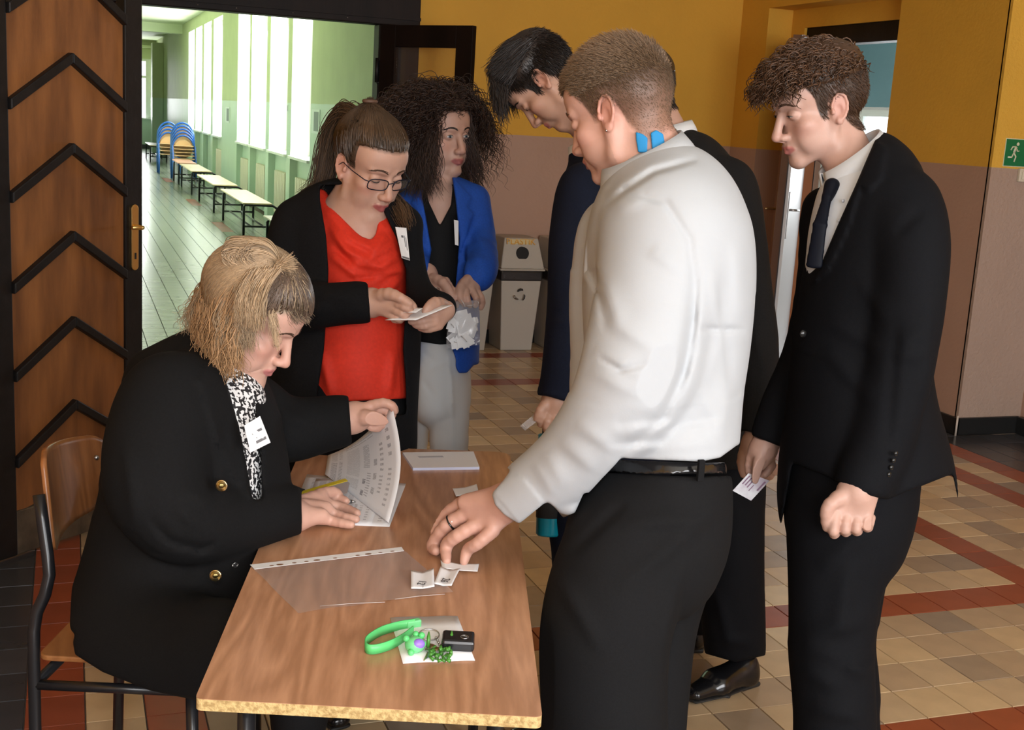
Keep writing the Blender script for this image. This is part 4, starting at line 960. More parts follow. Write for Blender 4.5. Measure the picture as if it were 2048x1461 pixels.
# ------------------------------------------------------------------ corridor furniture
M_BT = mat('birch_top', (.66, .52, .32), .35, noise=.1, nscale=4, stretch=(6, .6, 6)); M_BR2 = mat('reddish_top', (.58, .30, .20), .35)
def bench(y0, y1, label, m=M_BT, x0=2.0, x1=2.36, z=.43):
    b = empty('bench', (x0, (y0+y1)/2, 0), label, 'bench', 'low benches along the corridor windows')
    boxo('bench_top', (x0, y0, z-.02), (x1, y1, z), m, b, .006)
    r = .016
    for y in (y0+.12, y1-.12):
        tubeo('leg_frame', [(x0+.03, y, 0), (x0+.03, y, z-.06), (x0+.05, y, z-.035), (x1+.02, y, z-.035), (x1+.075, y, z-.07), (x1+.085, y, z-.14), (x1+.085, y, 0)], r, M_TUBE, b)
        tubeo('low_bar', [(x0+.03, y, .13), (x1+.085, y, .13)], r*.8, M_TUBE, b)
    tubeo('stretcher', [(x0+.12, y0+.12, .13), (x0+.12, y1-.12, .13)], .012, M_TUBE, b); tubeo('stretcher', [(x0+.28, y0+.12, .13), (x0+.28, y1-.12, .13)], .012, M_TUBE, b)
    return b
bench(11.2, 13.6, 'low birch-topped bench nearest the doorway, mostly hidden'); bench(15.3, 17.7, 'second low birch-topped bench from the doorway'); bench(18.65, 21.1, 'third low birch-topped bench from the doorway'); bench(22.2, 24.5, 'fourth low birch-topped bench from the doorway')
bench(24.9, 26.35, 'low bench with a reddish top just before the stacked blue chairs', M_BR2); bench(33.9, 36.0, 'low pale bench beyond the stacked blue chairs')
M_BLUE = mat('blue_tube_paint', (.02, .11, .42), .25); M_CH = mat('small_chair_ply', (.62, .40, .20), .4)
def stack_chair(x, y, z, label, facing=-1):
    c = empty('stacking_chair', (x, y, z), label, 'chair', 'stacked blue chairs in the corridor'); w = .23
    arch = [(x-w, y+.1, z+.0)]+[(x-w*math.cos(a), y+.02, z+.60+.30*math.sin(a)) for a in np.linspace(0, PI, 13)]+[(x+w, y+.1, z+.0)]
    tubeo('frame', arch, .02, M_BLUE, c); tubeo('front_leg', [(x-w, y, z+.42), (x-w, y-.36, z+.42), (x-w, y-.40, z)], .016, M_BLUE, c); tubeo('front_leg', [(x+w, y, z+.42), (x+w, y-.36, z+.42), (x+w, y-.40, z)], .016, M_BLUE, c)
    boxo('seat', (x-.2, y-.36, z+.42), (x+.2, y, z+.435), M_CH, c, .005)
    bm = bmesh.new(); cyl(bm, (x, y, z+.62), (x, y+.012, z+.62), .19, 24); o = bmobj('backrest', bm, M_CH, c, bevel=.002); return c
for k in range(5): stack_chair(2.27, 26.9+.05*k, .065*k+.0, 'blue tubular chair %s of the near stack' % ('at the bottom', 'second from the bottom', 'in the middle', 'second from the top', 'on top')[k])
for k in range(4): stack_chair(2.12, 28.9+.05*k, .075*k+.0, 'blue tubular chair %s of the stack farther down the corridor' % ('at the bottom', 'second from the bottom', 'second from the top', 'on top')[k])
for k, (y0, y1, z0, z1) in enumerate(((23.0, 23.6, 1.27, 1.55), (14.4, 14.9, 1.32, 1.60), (16.64, 16.69, 1.55, 1.64))):
    p = boxo('poster', (XC-.006, y0, z0), (XC-.001, y1, z1), mat('poster_paper', (.62, .70, .66), .4), None); tag(p, 'small pale poster on the green corridor wall, %s' % ('between the window groups', 'beside the nearest window', 'on the pier behind the nearest window')[k], 'poster')
    boxo('poster_picture', (XC-.008, y0+(y1-y0)*.15, z0+(z1-z0)*.1), (XC-.006, y0+(y1-y0)*.7, z1-(z1-z0)*.1), mat('poster_ink_grey', (.16, .20, .20), .5), p)

# ------------------------------------------------------------------ figure helpers
M_SKIN = mat('skin', (.6, .36, .27), .52, vcol=True, sss=.12, bump=.06, bscale=260, noise=.07, nscale=30)
def rows(f, R, k=.03, mode='u', n=3, yaw=0):
    """torso or garment given by rows (y, xleft, xright, half-depth m, distance m)"""
    P = [W((r[1]+r[2])/2, r[0], r[4]) for r in R]; A = [np.array([(r[2]-r[1])/2*r[4]/FPX, r[3]]) for r in R]
    P, A = smooth_chain(P, A, n) if n > 1 else (P, A)
    for i in range(len(P)-1): f.econe(P[i], P[i+1], A[i][0], A[i+1][0], A[i][1], A[i+1][1], HR, HF, k, mode)
def limb(f, pts, k=.012, n=3, mode='u'):
    f.chain([W(p[0], p[1], p[2]) for p in pts], [p[3]*p[2]/FPX for p in pts], k, mode, n)
def proj_arr(x, y, z):
    dx, dy, dz = x-CO[0], y-CO[1], z-CO[2]
    c = [CB[i][0]*dx+CB[i][1]*dy+CB[i][2]*dz for i in range(3)]
    return 1024+FPX*c[0]/c[2], 730.5-FPX*c[1]/c[2], c[2]
def polysd(pts, X, Y):
    pts = np.array(pts, float); d = None; s = None; n = len(pts)
    d = np.full(np.broadcast(X, Y).shape, 1e18); ins = np.zeros(d.shape, bool)
    for i in range(n):
        a = pts[i]; b = pts[(i+1) % n]; e = b-a; wx, wy = X-a[0], Y-a[1]; t = np.clip((wx*e[0]+wy*e[1])/(e@e+1e-9), 0, 1)
        d = np.minimum(d, (wx-e[0]*t)**2+(wy-e[1]*t)**2)
        c = ((a[1] > Y) != (b[1] > Y)) & (X < (b[0]-a[0])*(Y-a[1])/(b[1]-a[1]+1e-9)+a[0]); ins ^= c
    d = np.sqrt(d); return np.where(ins, -d, d)
def prism_bounds(pts, d0, d1):
    Q = np.array([W(x, y, d) for x, y in pts for d in (d0, d1)]); return Q.min(0), Q.max(0)
def carve(f, pts, d0, d1, k=.006, mode='s'):
    """cut (or keep) the volume seen through a pixel outline between two distances"""
    lo, hi = prism_bounds(pts, d0, d1)
    def fn(x, y, z):
        X, Y, D = proj_arr(x, y, z); s = polysd(pts, X, Y)*(d0+d1)/2/FPX; return np.maximum(s, np.maximum(d0-D, D-d1))
    f.add(fn, lo, hi, k, mode)
def raised(f, pts, d0, d1, amt=.004, soft=.003):
    lo, hi = prism_bounds(pts, d0, d1)
    def fn(x, y, z):
        X, Y, D = proj_arr(x, y, z); s = polysd(pts, X, Y)*(d0+d1)/2/FPX; m = np.clip(.5-s/soft, 0, 1); m = m*m*(3-2*m)
        return -amt*m*((D > d0) & (D < d1))
    f.add(fn, lo-.02, hi+.02, .001, 'add')
def folds(f, lines, amp=.006, wid=.016, sgn=-1):
    """soft ridges (sgn -1) or creases (+1) on the near side of a garment along pixel lines [(x,y,d),...]"""
    for L in lines:
        z0 = min(q[2] for q in L); w_ = wid*FPX/z0; xs = [q[0] for q in L]; ys = [q[1] for q in L]; X0, X1, Y0, Y1 = min(xs)-2.4*w_, max(xs)+2.4*w_, min(ys)-2.4*w_, max(ys)+2.4*w_
        lo, hi = prism_bounds([(X0, Y0), (X1, Y0), (X1, Y1), (X0, Y1)], z0-.2, z0+.14); n = len(L)-1
        def fn(x, y, z, L=L, z0=z0, w_=w_, n=n):
            X, Y, D = proj_arr(x, y, z); best = np.full(X.shape, 1e9); tb = np.zeros(X.shape); sb = np.ones(X.shape)
            for i in range(n):
                (x0, y0, _), (x1, y1, _) = L[i], L[i+1]; ex, ey = x1-x0, y1-y0; px, py = X-x0, Y-y0; t = np.clip((px*ex+py*ey)/(ex*ex+ey*ey+1e-9), 0, 1)
                r2 = (px-ex*t)**2+(py-ey*t)**2; m = r2 < best; best = np.where(m, r2, best); tb = np.where(m, (i+t)/n, tb); sb = np.where(m, (px*ey-py*ex)*np.sign(ex+1e-6), sb)
            ww = np.where(sb > 0, w_*1.15, w_*.7)
            return sgn*amp*np.exp(-best/(ww*ww))*(.15+.85*np.sin(PI*tb)**.6)*(D < z0+.13)
        f.add(fn, lo, hi, .001, 'add')
def crumple(f, lo, hi, amp=.003, s=40, seed=1, squash=(1, 1, .5)):
    r = np.random.default_rng(seed); K = [(r.normal(size=3), r.uniform(0, 6.3)) for _ in range(6)]
    K = [(k/np.linalg.norm(k)*s*r.uniform(.5, 1.7)*np.array(squash), p) for k, p in K]
    def fn(x, y, z):
        o = 0
        for k, p in K: o = o+np.sin(x*k[0]+y*k[1]+z*k[2]+p)
        return amp*o/3
    f.add(fn, lo, hi, .001, 'add')
def body(name_label, chunks, f, head, skin, extra=None, lip=(.45, .16, .14), hairpaint=None):
    parts = []
    for lo, hi, h in chunks:
        P, F = f.mesh(h, lo, hi); parts.append((P, F))
    P, F = merge(parts)
    col = head.colors(P, skin, lip)
    if extra is not None: col = extra(P, col)
    if hairpaint is not None:
        q = head.loc(P); inr = (np.linalg.norm(q-np.array((0, -.01, .02)), axis=1) < .17)
        for kp, hc, soft in hairpaint:
            m = (np.mean([kp(q[:, 0], q[:, 1], q[:, 2]+dz) for dz in (-soft, -soft*.5, 0, soft*.5, soft)], 0)*inr)[:, None]; hc_ = hc(q) if callable(hc) else np.array(hc)[None]
            notear = 1-np.exp(-(((np.abs(q[:, 0])-.078)/.010)**2+((q[:, 1]+.006)/.020)**2+((q[:, 2]+.012)/.030)**2))[:, None]; col = col*(1-m*notear)+hc_*m*notear
    o = meshobj('person', P, F, M_SKIN, None, col, relax=1)
    me = o.data; V = np.empty(len(me.vertices)*3); me.vertices.foreach_get('co', V); Nn = np.empty(len(me.vertices)*3); me.vertices.foreach_get('normal', Nn)
    V = V.reshape(-1, 3); Nn = Nn.reshape(-1, 3); q = head.loc(V); k = np.linalg.norm(q-np.array((0, -.01, .02)), axis=1) < .17; head.Q = q[k]; head.N = Nn[k] @ head.R.T
    return tag(o, name_label, 'person')
def cbox(pts, pad):
    Q = np.array([W(*p) for p in pts]); return Q.min(0)-pad, Q.max(0)+pad
def garment(name, f, h, m, parent, colors=None, relax=1, lo=None, hi=None):
    P, F = f.mesh(h, lo, hi); return meshobj(name, P, F, m, parent, colors, relax=relax)
def collar(name, c, up, fwd, rs, rf, m, parent, h_back=.042, h_front=.034, drop=.030, gap=.25, thick=.0022, lean=.012, point=.02, flip=1):
    """folded shirt collar: a stand round the neck and a fall turned down over it, open at the front"""
    up = nrm(up); fwd = nrm(fwd - up*np.dot(fwd, up)); rt = np.cross(fwd, up); c = np.asarray(c, float)
    bm = bmesh.new(); N = 40; V = []
    for i in range(N+1):
        t = -1+2*i/N; a = t*(PI-gap)  # angle from the back
        dirv = -fwd*math.cos(a)*rf + rt*math.sin(a)*rs; fr = (1-math.cos(a))/2; h = h_back*(1-fr)+h_front*fr
        out = nrm(dirv); base = c+dirv; top = c+dirv*(1-.02)+up*h+out*(-lean*.3)
        fold = top+out*.004+up*.002; tip = point*max(0, (abs(t)-.7)/.3)**2
        low = base+out*(.010+lean*.5*fr)+up*(h-drop*1.15-tip)+fwd*tip*.5
        mid = (fold*.5+low*.5)+out*.002
        V.append([bm.verts.new(q) for q in (base, (base+top)/2, top, fold, mid, low)])
    for i in range(N):
        for j in range(5): bm.faces.new((V[i][j], V[i+1][j], V[i+1][j+1], V[i][j+1]))
    o = bmobj(name, bm, m, parent, True); s = o.modifiers.new('s', 'SOLIDIFY'); s.thickness = thick; s.offset = 0
    return o
# ---- hair
SC, SR = np.array((0, -.010, .042)), np.array((.0745, .0985, .0785))
def scalp(n, keep, seed=0, off=.001):
    r = np.random.default_rng(seed); out = []
    while len(out) < n:
        v = r.normal(size=(n*3, 3)); v /= np.linalg.norm(v, axis=1)[:, None]; p = SC+v*(SR+off)
        q = p[keep(p[:, 0], p[:, 1], p[:, 2])]; out.extend(q.tolist())
    return np.array(out[:n])
def hairline(front=.066, temple=.03, burn=-.012, ear=.016, nape=-.050):
    def keep(x, y, z):
        yy = np.array([-.12, -.045, -.028, -.022, .010, .016, .030, .040, .062, .12]); zz = np.array([nape, nape, nape*.5, ear, ear, burn, burn, temple, front, front])
        return z > np.interp(y, yy, zz)+.0025*np.sin(x*300)
    return keep
def outskull(p, off):
    q = (p-SC)/(SR+off); l = np.linalg.norm(q, axis=-1, keepdims=True); return np.where(l < 1, SC+(p-SC)/np.maximum(l, 1e-6), p)
def grow(roots, flow, K, length, off=.003, lift=.0, seed=0, jit=.15, curl=0, curlf=1.0, grav=0):
    """march each lock from its root; flow(p, t) gives a direction, kept clear of the skull"""
    r = np.random.default_rng(seed); p = roots.copy(); N = len(p); L = np.broadcast_to(length, (N,)).astype(float); out = [p.copy()]; st = (L/(K-1))[:, None]; ph = r.uniform(0, 6.28, N); jv = r.normal(size=(N, 3))*jit
    for k in range(1, K):
        t = k/(K-1); d = flow(p, t)+jv+np.array((0, 0, -grav*t)); n_ = (p-SC)/SR; n_ /= np.linalg.norm(n_, axis=1)[:, None]
        d = d + n_*lift*(1-t); d /= (np.linalg.norm(d, axis=1)[:, None]+1e-9); p = outskull(p+d*st, off*(min(1, k/2))); out.append(p.copy())
    C = np.stack(out, 1)
    if curl:
        T = np.gradient(C, axis=1); T /= (np.linalg.norm(T, axis=2, keepdims=True)+1e-9) if False else (np.linalg.norm(T, axis=2, keepdims=True)+1e-9)
        U = np.cross(T, np.array([.3, .5, .8])); U /= (np.linalg.norm(U, axis=2, keepdims=True)+1e-9); V = np.cross(T, U); tt = np.linspace(0, 1, K)[None, :]; a = ph[:, None]+tt*curlf*2*PI; rad = curl*np.minimum(1, tt*5)
        C = C+(U*np.cos(a)[:, :, None]+V*np.sin(a)[:, :, None])*rad[:, :, None]
    return C
def hair_obj(name, h, Cs, parent, m, label=None, seg=3):
    parts, cols, o = [], [], 0
    for C, r, base, var in Cs:
        rg = np.random.default_rng(len(C)); N = len(C); j = rg.uniform(1-var, 1+var, (N, 1)); cc = np.clip(np.array(base)[None]*j, 0, 1) if np.ndim(base) == 1 else base*j
        Wd = h.w(C.reshape(-1, 3)).reshape(C.shape); P, F, c = strands(name, Wd, np.asarray(r)*h.s, m, parent, cc, seg); parts.append((P, F)); cols.append(c)
    P, F = merge(parts); ob = meshobj(name, P, F, m, parent, np.concatenate(cols))
    if label: ob['label'] = label
    return ob
def hair_mat(name, rough=.38): 
    m = mat(name, (.1, .1, .1), rough, vcol=True, spec=.4); return m
M_HAIR = hair_mat('hair')
def cap_mesh(h, keep, thick, parent, col, name='hair', bump=.0015, seed=0, extra=None, front=None):
    """close-fitting under-layer of hair as one shell over the skull"""
    N1, N2 = 90, 60; P, F, idx = [], [], {}
    for i in range(N1):
        for j in range(N2+1):
            a = 2*PI*i/N1; b = PI*j/N2*.98; v = np.array((math.sin(b)*math.sin(a), math.sin(b)*math.cos(a), math.cos(b))); p = SC+v*SR
            idx[i, j] = len(P); P.append(p)
    P = np.array(P); k = keep(P[:, 0], P[:, 1], P[:, 2]); th = thick(P) if callable(thick) else np.full(len(P), thick)
    n = (P-SC)/SR; n /= np.linalg.norm(n, axis=1)[:, None]; Q = P+n*(np.where(k, th, -.004)+bump*vnoise(P, 150, seed))[:, None]
    for i in range(N1):
        for j in range(N2):
            f = (idx[i, j], idx[(i+1) % N1, j], idx[(i+1) % N1, j+1], idx[i, j+1])
            if sum(k[q] for q in f) >= 1: F.append(f)
    c = np.tile(np.array(col, float), (len(P), 1)) if np.ndim(col) == 1 else col(P)
    c = c*(1+.15*vnoise(P, 220, seed+3))[:, None]
    used = np.unique(np.array(F)); remap = -np.ones(len(P), int); remap[used] = np.arange(len(used))
    return h.w(Q[used]), remap[np.array(F)], c[used]
def joined(name, pieces, m, parent, label=None):
    Ps = [(p, f) for p, f, c in pieces]; P, F = merge(Ps); o = meshobj(name, P, F, m, parent, np.clip(np.concatenate([c for _, _, c in pieces]), 0, 1))
    if label: o['label'] = label
    return o
def locks(h, C, r, base, var=.25, seg=3, seed=1):
    rg = np.random.default_rng(seed); N = len(C); j = rg.uniform(1-var, 1+var, (N, 1)); cc = np.asarray(base)*j if np.ndim(base) > 1 else np.array(base)[None]*j
    Wd = h.w(C.reshape(-1, 3)).reshape(C.shape) if h is not None else C
    return strands('', Wd, np.asarray(r)*(h.s if h is not None else 1), None, None, np.clip(cc, 0, 1), seg)
def shoe(parent, heel, toe, w=.05, m=None, hh=.075):
    """leather lace-up: heel and toe points on the floor"""
    heel = np.array(heel, float); toe = np.array(toe, float); d = nrm(toe-heel); s = np.array([d[1], -d[0], 0]); L = np.linalg.norm(toe-heel); f = Field()
    q = lambda a, b, c: heel+d*a*L+s*b+UZ*c
    f.econe(q(.10, 0, .05), q(.10, 0, .03), .036, .036, .034, .036, s, d, .01); f.econe(q(.12, 0, .07), q(.14, 0, .035), .034, .036, .034, .04, s, d, .02)
    f.econe(q(.12, 0, .035), q(.55, 0, .035), .036, .044, .036, .030, s, UZ, .02); f.econe(q(.55, 0, .035), q(.88, 0, .026), .045, .030, .032, .020, s, UZ, .02); f.econe(q(.2, 0, .06), q(.55, 0, .045), .030, .034, .035, .028, s, UZ, .025)
    f.add(lambda x, y, z: .012-z+0*x+0*y, q(-.5, -.3, -.1), q(1.5, .3, .0), .002, 'u') if False else None
    f.box(q(.5, 0, -.03), (L, .2, .042), np.array([d, s, UZ]), 0, .003, 's')
    o = garment('shoe', f, .004, m, parent); 
    g = Field(); g.econe(q(.52, 0, .010), q(.92, 0, .010), .047, .030, .006, .006, s, UZ, .01); g.econe(q(.08, 0, .010), q(.52, 0, .010), .036, .046, .006, .006, s, UZ, .01)
    o2 = garment('sole', g, .004, mat('shoe_sole', (.012, .012, .012), .6), o)
    bm = bmesh.new(); t = [q(-.01, 0, 0), q(.26, 0, 0)]
    Mx = Matrix(((d[0], s[0], 0, heel[0]), (d[1], s[1], 0, heel[1]), (0, 0, 1, 0), (0, 0, 0, 1))); box(bm, (-.004+.0, -.034, .0008), (.27*L, .034, .016), Mx); bmobj('heel', bm, mat('shoe_sole', (.012, .012, .012), .6), o, bevel=.006)
    for k in range(4):
        tt = .30+.075*k; a = q(tt, -.016, .087-.085*(tt-.25)); b = q(tt+.02, .016, .087-.085*(tt-.25)); tubeo('lace', [a, (a+b)/2+UZ*.004, b], .0018, mat('lace_black', (.02, .02, .02), .7), o, 5)
    return o

def scalp2(h, n, keep, seed=0):
    """lock roots on the real head surface, with normals"""
    x, y, z = h.Q.T; m = keep(x, y, z) & (((np.abs(x)-.078)/.011)**2+((y+.006)/.021)**2+((z+.012)/.031)**2 > 1.0) & ~((y > .03) & (z < .03)); I = np.flatnonzero(m); r = np.random.default_rng(seed); i = r.choice(I, n)
    return h.Q[i]+r.normal(size=(n, 3))*.0009, h.N[i]
def bristle(h, n, keep, flow, length, lift=.6, K=3, seed=0, jit=.15):
    p, nn = scalp2(h, n, keep, seed); r = np.random.default_rng(seed+9); L = np.broadcast_to(length, (n,))[:, None]; out = [p-nn*.0008]; jv = r.normal(size=(n, 3))*jit
    for k in range(1, K):
        t = k/(K-1); d = flow(p, t); d = d-nn*np.sum(d*nn, 1)[:, None]; d /= (np.linalg.norm(d, axis=1)[:, None]+1e-9); d = d+nn*lift*(1-.6*t)+jv; d /= np.linalg.norm(d, axis=1)[:, None]; p = p+d*L/(K-1); out.append(p)
    return np.stack(out, 1)

# ------------------------------------------------------------------ person: young man in a black suit at the right
SKIN1 = (.52, .315, .25)
M_BSUIT = mat('black_suit_wool', (.0042, .0045, .006), .8, noise=.2, nscale=300, bump=.1, bscale=500, spec=.12)
M_WSHIRT2 = mat('bright_white_shirt_cotton', (.68, .70, .73), .75, bump=.05, bscale=400)
M_WSHIRT = mat('white_shirt_cotton', (.43, .45, .475), .75, bump=.05, bscale=400)
def person_boy():
    h = Head(W(1638, 208, 2.67), frame_from(-76, 20, 0), 1.03, eyes='open', nose=1.12)
    f = Field(); h.build(f)
    d = 2.66
    f.cone(h.w((0, -.030, -.060)), W(1716, 345, d), .045, .050, .02)
    f.cone(h.w((0, .002, -.07)), W(1700, 350, d-.0), .034, .040, .02)
    rows(f, [(460, 1660, 1830, .09, d), (700, 1640, 1840, .12, d), (1000, 1600, 1810, .12, d)], .04, n=1)
    # near hand: a loose fist hanging at the thigh
    D = 2.445
    limb(f, [(1835, 700, 2.48, 34), (1765, 860, 2.48, 30), (1722, 968, D, 27), (1712, 990, D, 29)], .02)
    for (x0, y0, r0, x1, y1, r1) in ((1696, 985, 22, 1672, 1030, 14), (1710, 985, 22, 1692, 1038, 14), (1724, 990, 22, 1714, 1040, 14), (1734, 992, 20, 1731, 1036, 14)): f.cone(W(x0, y0, D), W(x1, y1, D-.006), r0*D/FPX, r1*D/FPX, .012)
    for (x, y, a, b, r) in ((1671, 1028, 1667, 1069, 11.5), (1692, 1036, 1690, 1066, 11.3), (1714, 1038, 1712, 1065, 10.8), (1733, 1034, 1733, 1058, 10.4)):
        f.chain([W(x, y, D-.012), W(a, b-6, D-.016), W(a+4, b-2, D+.012), W(a+10, b-22, D+.026)], [r*.98*D/FPX, r*.92*D/FPX, r*.84*D/FPX, r*.8*D/FPX], .0016, n=2)
    f.chain([W(1690, 990, D-.01), W(1660, 1010, D-.02), W(1652, 1030, D-.016), W(1653, 1056, D-.004)], [18*D/FPX, 12.5*D/FPX, 10.5*D/FPX, 8.5*D/FPX], .006, n=2)
    # far hand holding the card
    E_ = 2.80
    limb(f, [(1590, 690, 2.84, 30), (1560, 820, 2.82, 25), (1532, 888, E_, 20), (1524, 905, E_, 22)], .02)
    f.cone(W(1522, 898, E_), W(1519, 925, E_), 20*E_/FPX, 17*E_/FPX, .01)
    f.chain([W(1520, 915, E_-.02), W(1515, 940, E_-.03), W(1512, 962, E_-.028)], [12*E_/FPX, 9.5*E_/FPX, 7.5*E_/FPX], .005, n=2)       # thumb over the card
    f.chain([W(1506, 905, E_+.0), W(1498, 930, E_+.012), W(1500, 955, E_+.012)], [11*E_/FPX, 8.5*E_/FPX, 7*E_/FPX], .004, n=2)
    f.chain([W(1536, 908, E_+.0), W(1544, 932, E_+.016), W(1530, 950, E_+.018)], [10*E_/FPX, 8*E_/FPX, 7*E_/FPX], .004, n=2)
    f.chain([W(1528, 908, E_+.02), W(1534, 938, E_+.03), W(1522, 956, E_+.026)], [10*E_/FPX, 8*E_/FPX, 7*E_/FPX], .004, n=2)
    f.chain([W(1514, 908, E_+.02), W(1512, 936, E_+.03), W(1510, 956, E_+.024)], [10*E_/FPX, 8*E_/FPX, 7*E_/FPX], .004, n=2)
    hb = (h.w((0, 0, 0))-.19, h.w((0, 0, 0))+np.array((.19, .19, .17)))
    b = body('curly-haired young man in a black suit and dark tie looking down', [(hb[0], hb[1], .0024), (*cbox([(1650, 985, 2.42), (1745, 1070, 2.48), (1745, 960, 2.44)], .03), .0024), (*cbox([(1490, 895, 2.76), (1550, 965, 2.84)], .015), .0024),
        (*cbox([(1640, 430, 2.6), (1800, 960, 2.7)], .06), .012)], f, h, SKIN1, lip=(.45, .16, .14), hairpaint=[(hairline(.062, .030, -.024, .016, -.070), lambda q: np.array((.05, .028, .017))[None]*(1+0*q[:, :1])+np.array((.10, .055, .04))[None]*np.clip((-.01-q[:, 2:3])/.05, 0, 1), .004)])
    for sd in (-1, 1): eye_parts(h, b, sd, .0048, (.05, .04, .03), (.0, -.0016), -.0012)
    brows(h, b, mat('brow_brown', (.07, .035, .02), .6), 90)
    # hair: short at the sides, long curls on top falling over the forehead
    BR = np.array((.085, .042, .022)); kp = hairline(.062, .030, -.022, .016, -.068); pcs = []
    pcs.append(cap_mesh(h, lambda x, y, z: kp(x, y, z) & (z > .045), lambda P: np.interp(P[:, 2], [.045, .07, .09], [.003, .010, .014]), None, BR*.6))
    pcs.append(locks(h, bristle(h, 5200, lambda x, y, z: kp(x, y, z) & (z < .080), lambda p, t: np.stack([0*p[:, 0], -.5+0*p[:, 0], -1+0*p[:, 0]], 1), .013, .45, 4, 1), .0006, BR*.75, .4))
    R2 = scalp(1300, lambda x, y, z: kp(x, y, z) & (z > .058), 4)
    C = grow(R2, lambda p, t: np.stack([p[:, 0]*3, 1.0+0*p[:, 0], .35-1.5*t+0*p[:, 0]], 1), 12, np.random.default_rng(1).uniform(.035, .065, 1300), .006, lift=.75, seed=2, jit=.28, curl=.0050, curlf=1.6); pcs.append(locks(h, C, .0019, BR, .5))
    R3 = scalp(420, lambda x, y, z: (z > .060) & (y > .045), 6)
    C = grow(R3, lambda p, t: np.stack([p[:, 0]*4, 1.0-.5*t+0*p[:, 0], .5-2.3*t+0*p[:, 0]], 1), 14, np.random.default_rng(2).uniform(.055, .085, 420), .008, lift=.55, seed=5, jit=.25, curl=.0065, curlf=1.8); pcs.append(locks(h, C, .0021, BR*1.05, .5))
    joined('hair', pcs, M_HAIR, b)
    # shirt, collar, tie
    s = Field(); rows(s, [(392, 1652, 1795, .09, d), (450, 1634, 1830, .115, d), (560, 1622, 1840, .12, d), (700, 1620, 1840, .12, d)], .03)
    sh = garment('shirt', s, .006, M_WSHIRT2, b)
    collar('collar', W(1722, 340, d), nrm(UZ*.74-HR*.60), nrm(-HR*1.0-HF*.25-UZ*.35), .070, .080, M_WSHIRT2, sh, .048, .044, .042, .10, lean=.012, point=.036)
    t = Field(); t.chain([W(1664, 372, 2.60), W(1655, 395, 2.59)], [.017, .012], .01, n=None)
    for a, b_, r0, r1 in (((1655, 392, 2.585), (1640, 450, 2.57), .010, .015), ((1640, 450, 2.57), (1628, 532, 2.575), .015, .018)):
        t.econe(W(*a), W(*b_), r0, r1, .006, .006, nrm(HR*.9-HF*.5), nrm(HF*.9+HR*.5), .006)
    garment('tie', t, .003, mat('navy_tie_silk', (.003, .004, .009), .6, spec=.15), b)
    for k in range(3):
        bm = bmesh.new(); ball(bm, W(1686-k*7, 402+k*40, 2.555), .0042, seg=10, sc=(1, .5, 1)); bmobj('shirt_button', bm, mat('pearl', (.42, .42, .44), .3), sh, True)
    # jacket
    j = Field()
    rows(j, [(300, 1722, 1776, .035, d), (345, 1690, 1815, .13, d), (400, 1658, 1832, .185, d), (480, 1640, 1846, .185, d), (580, 1618, 1844, .175, d), (690, 1600, 1836, .165, d), (800, 1590, 1850, .175, d), (900, 1578, 1872, .185, d), (965, 1572, 1888, .19, d), (1040, 1572, 1896, .19, d)], .03, n=3)
    limb(j, [(1815, 404, 2.52, 60), (1828, 490, 2.48, 60), (1823, 600, 2.47, 56), (1808, 700, 2.47, 54), (1788, 800, 2.475, 50), (1758, 900, 2.475, 47), (1722, 975, 2.455, 47)], .03)
    limb(j, [(1650, 420, 2.82, 46), (1640, 560, 2.84, 42), (1612, 700, 2.84, 40), (1565, 810, 2.82, 38), (1538, 885, 2.80, 35)], .02)
    # front opening, cuffs and the hem with its back vent
    carve(j, [(1600, 330), (1640, 330), (1690, 280), (1736, 228), (1758, 268), (1712, 372), (1676, 452), (1645, 525), (1618, 548), (1620, 480), (1636, 400), (1600, 372)], 2.3, 2.75, .006)
    carve(j, [(1640, 948), (1762, 1006), (1762, 1100), (1600, 1100)], 2.3, 2.60, .004); carve(j, [(1480, 862), (1566, 896), (1580, 960), (1470, 960)], 2.70, 2.95, .004)
    carve(j, [(1570, 1010), (1585, 925), (1640, 948), (1700, 985), (1775, 1000), (1830, 978), (1905, 948), (1990, 1400), (1500, 1400)], 2.2, 3.1, .006)
    raised(j, [(1752, 276), (1775, 296), (1762, 360), (1735, 385), (1722, 372), (1696, 462), (1655, 545), (1622, 570), (1645, 525), (1676, 452), (1712, 372)], 2.3, 2.75, .006)
    folds(j, [[(1800, 690, 2.41), (1850, 660, 2.41)], [(1790, 720, 2.41), (1846, 705, 2.41)], [(1720, 560, 2.46), (1770, 640, 2.44)], [(1650, 640, 2.50), (1760, 700, 2.45)], [(1650, 700, 2.50), (1740, 800, 2.47)], [(1860, 600, 2.5), (1850, 800, 2.52)]], .006, .02)
    folds(j, [[(1795, 640, 2.43), (1775, 900, 2.46)], [(1846, 420, 2.42), (1790, 470, 2.44)]], .005, .014, 1)
    crumple(j, W(1500, 300, 2.4)-.4, W(1900, 1000, 2.8)+.4, .0022, 26)
    lo, hi = j.bounds(); ja = garment('jacket', j, .0058, M_BSUIT, b, lo=lo)
    for k in range(4):
        bm = bmesh.new(); ball(bm, W(1792-k*4.5, 908+k*14, 2.405+.002*k), .0052, seg=10, sc=(1, .5, 1)); bmobj('sleeve_button', bm, mat('black_button', (.01, .01, .01), .2), ja, True)
    bm = bmesh.new(); ball(bm, W(1606, 668, 2.49), .008, seg=12, sc=(1, .5, 1)); bmobj('jacket_button', bm, MATS['black_button'], ja, True)
    # trousers
    t = Field(); dt = 2.66
    rows(t, [(900, 1590, 1830, .16, dt), (1000, 1582, 1815, .165, dt), (1080, 1586, 1795, .15, dt)], .03)
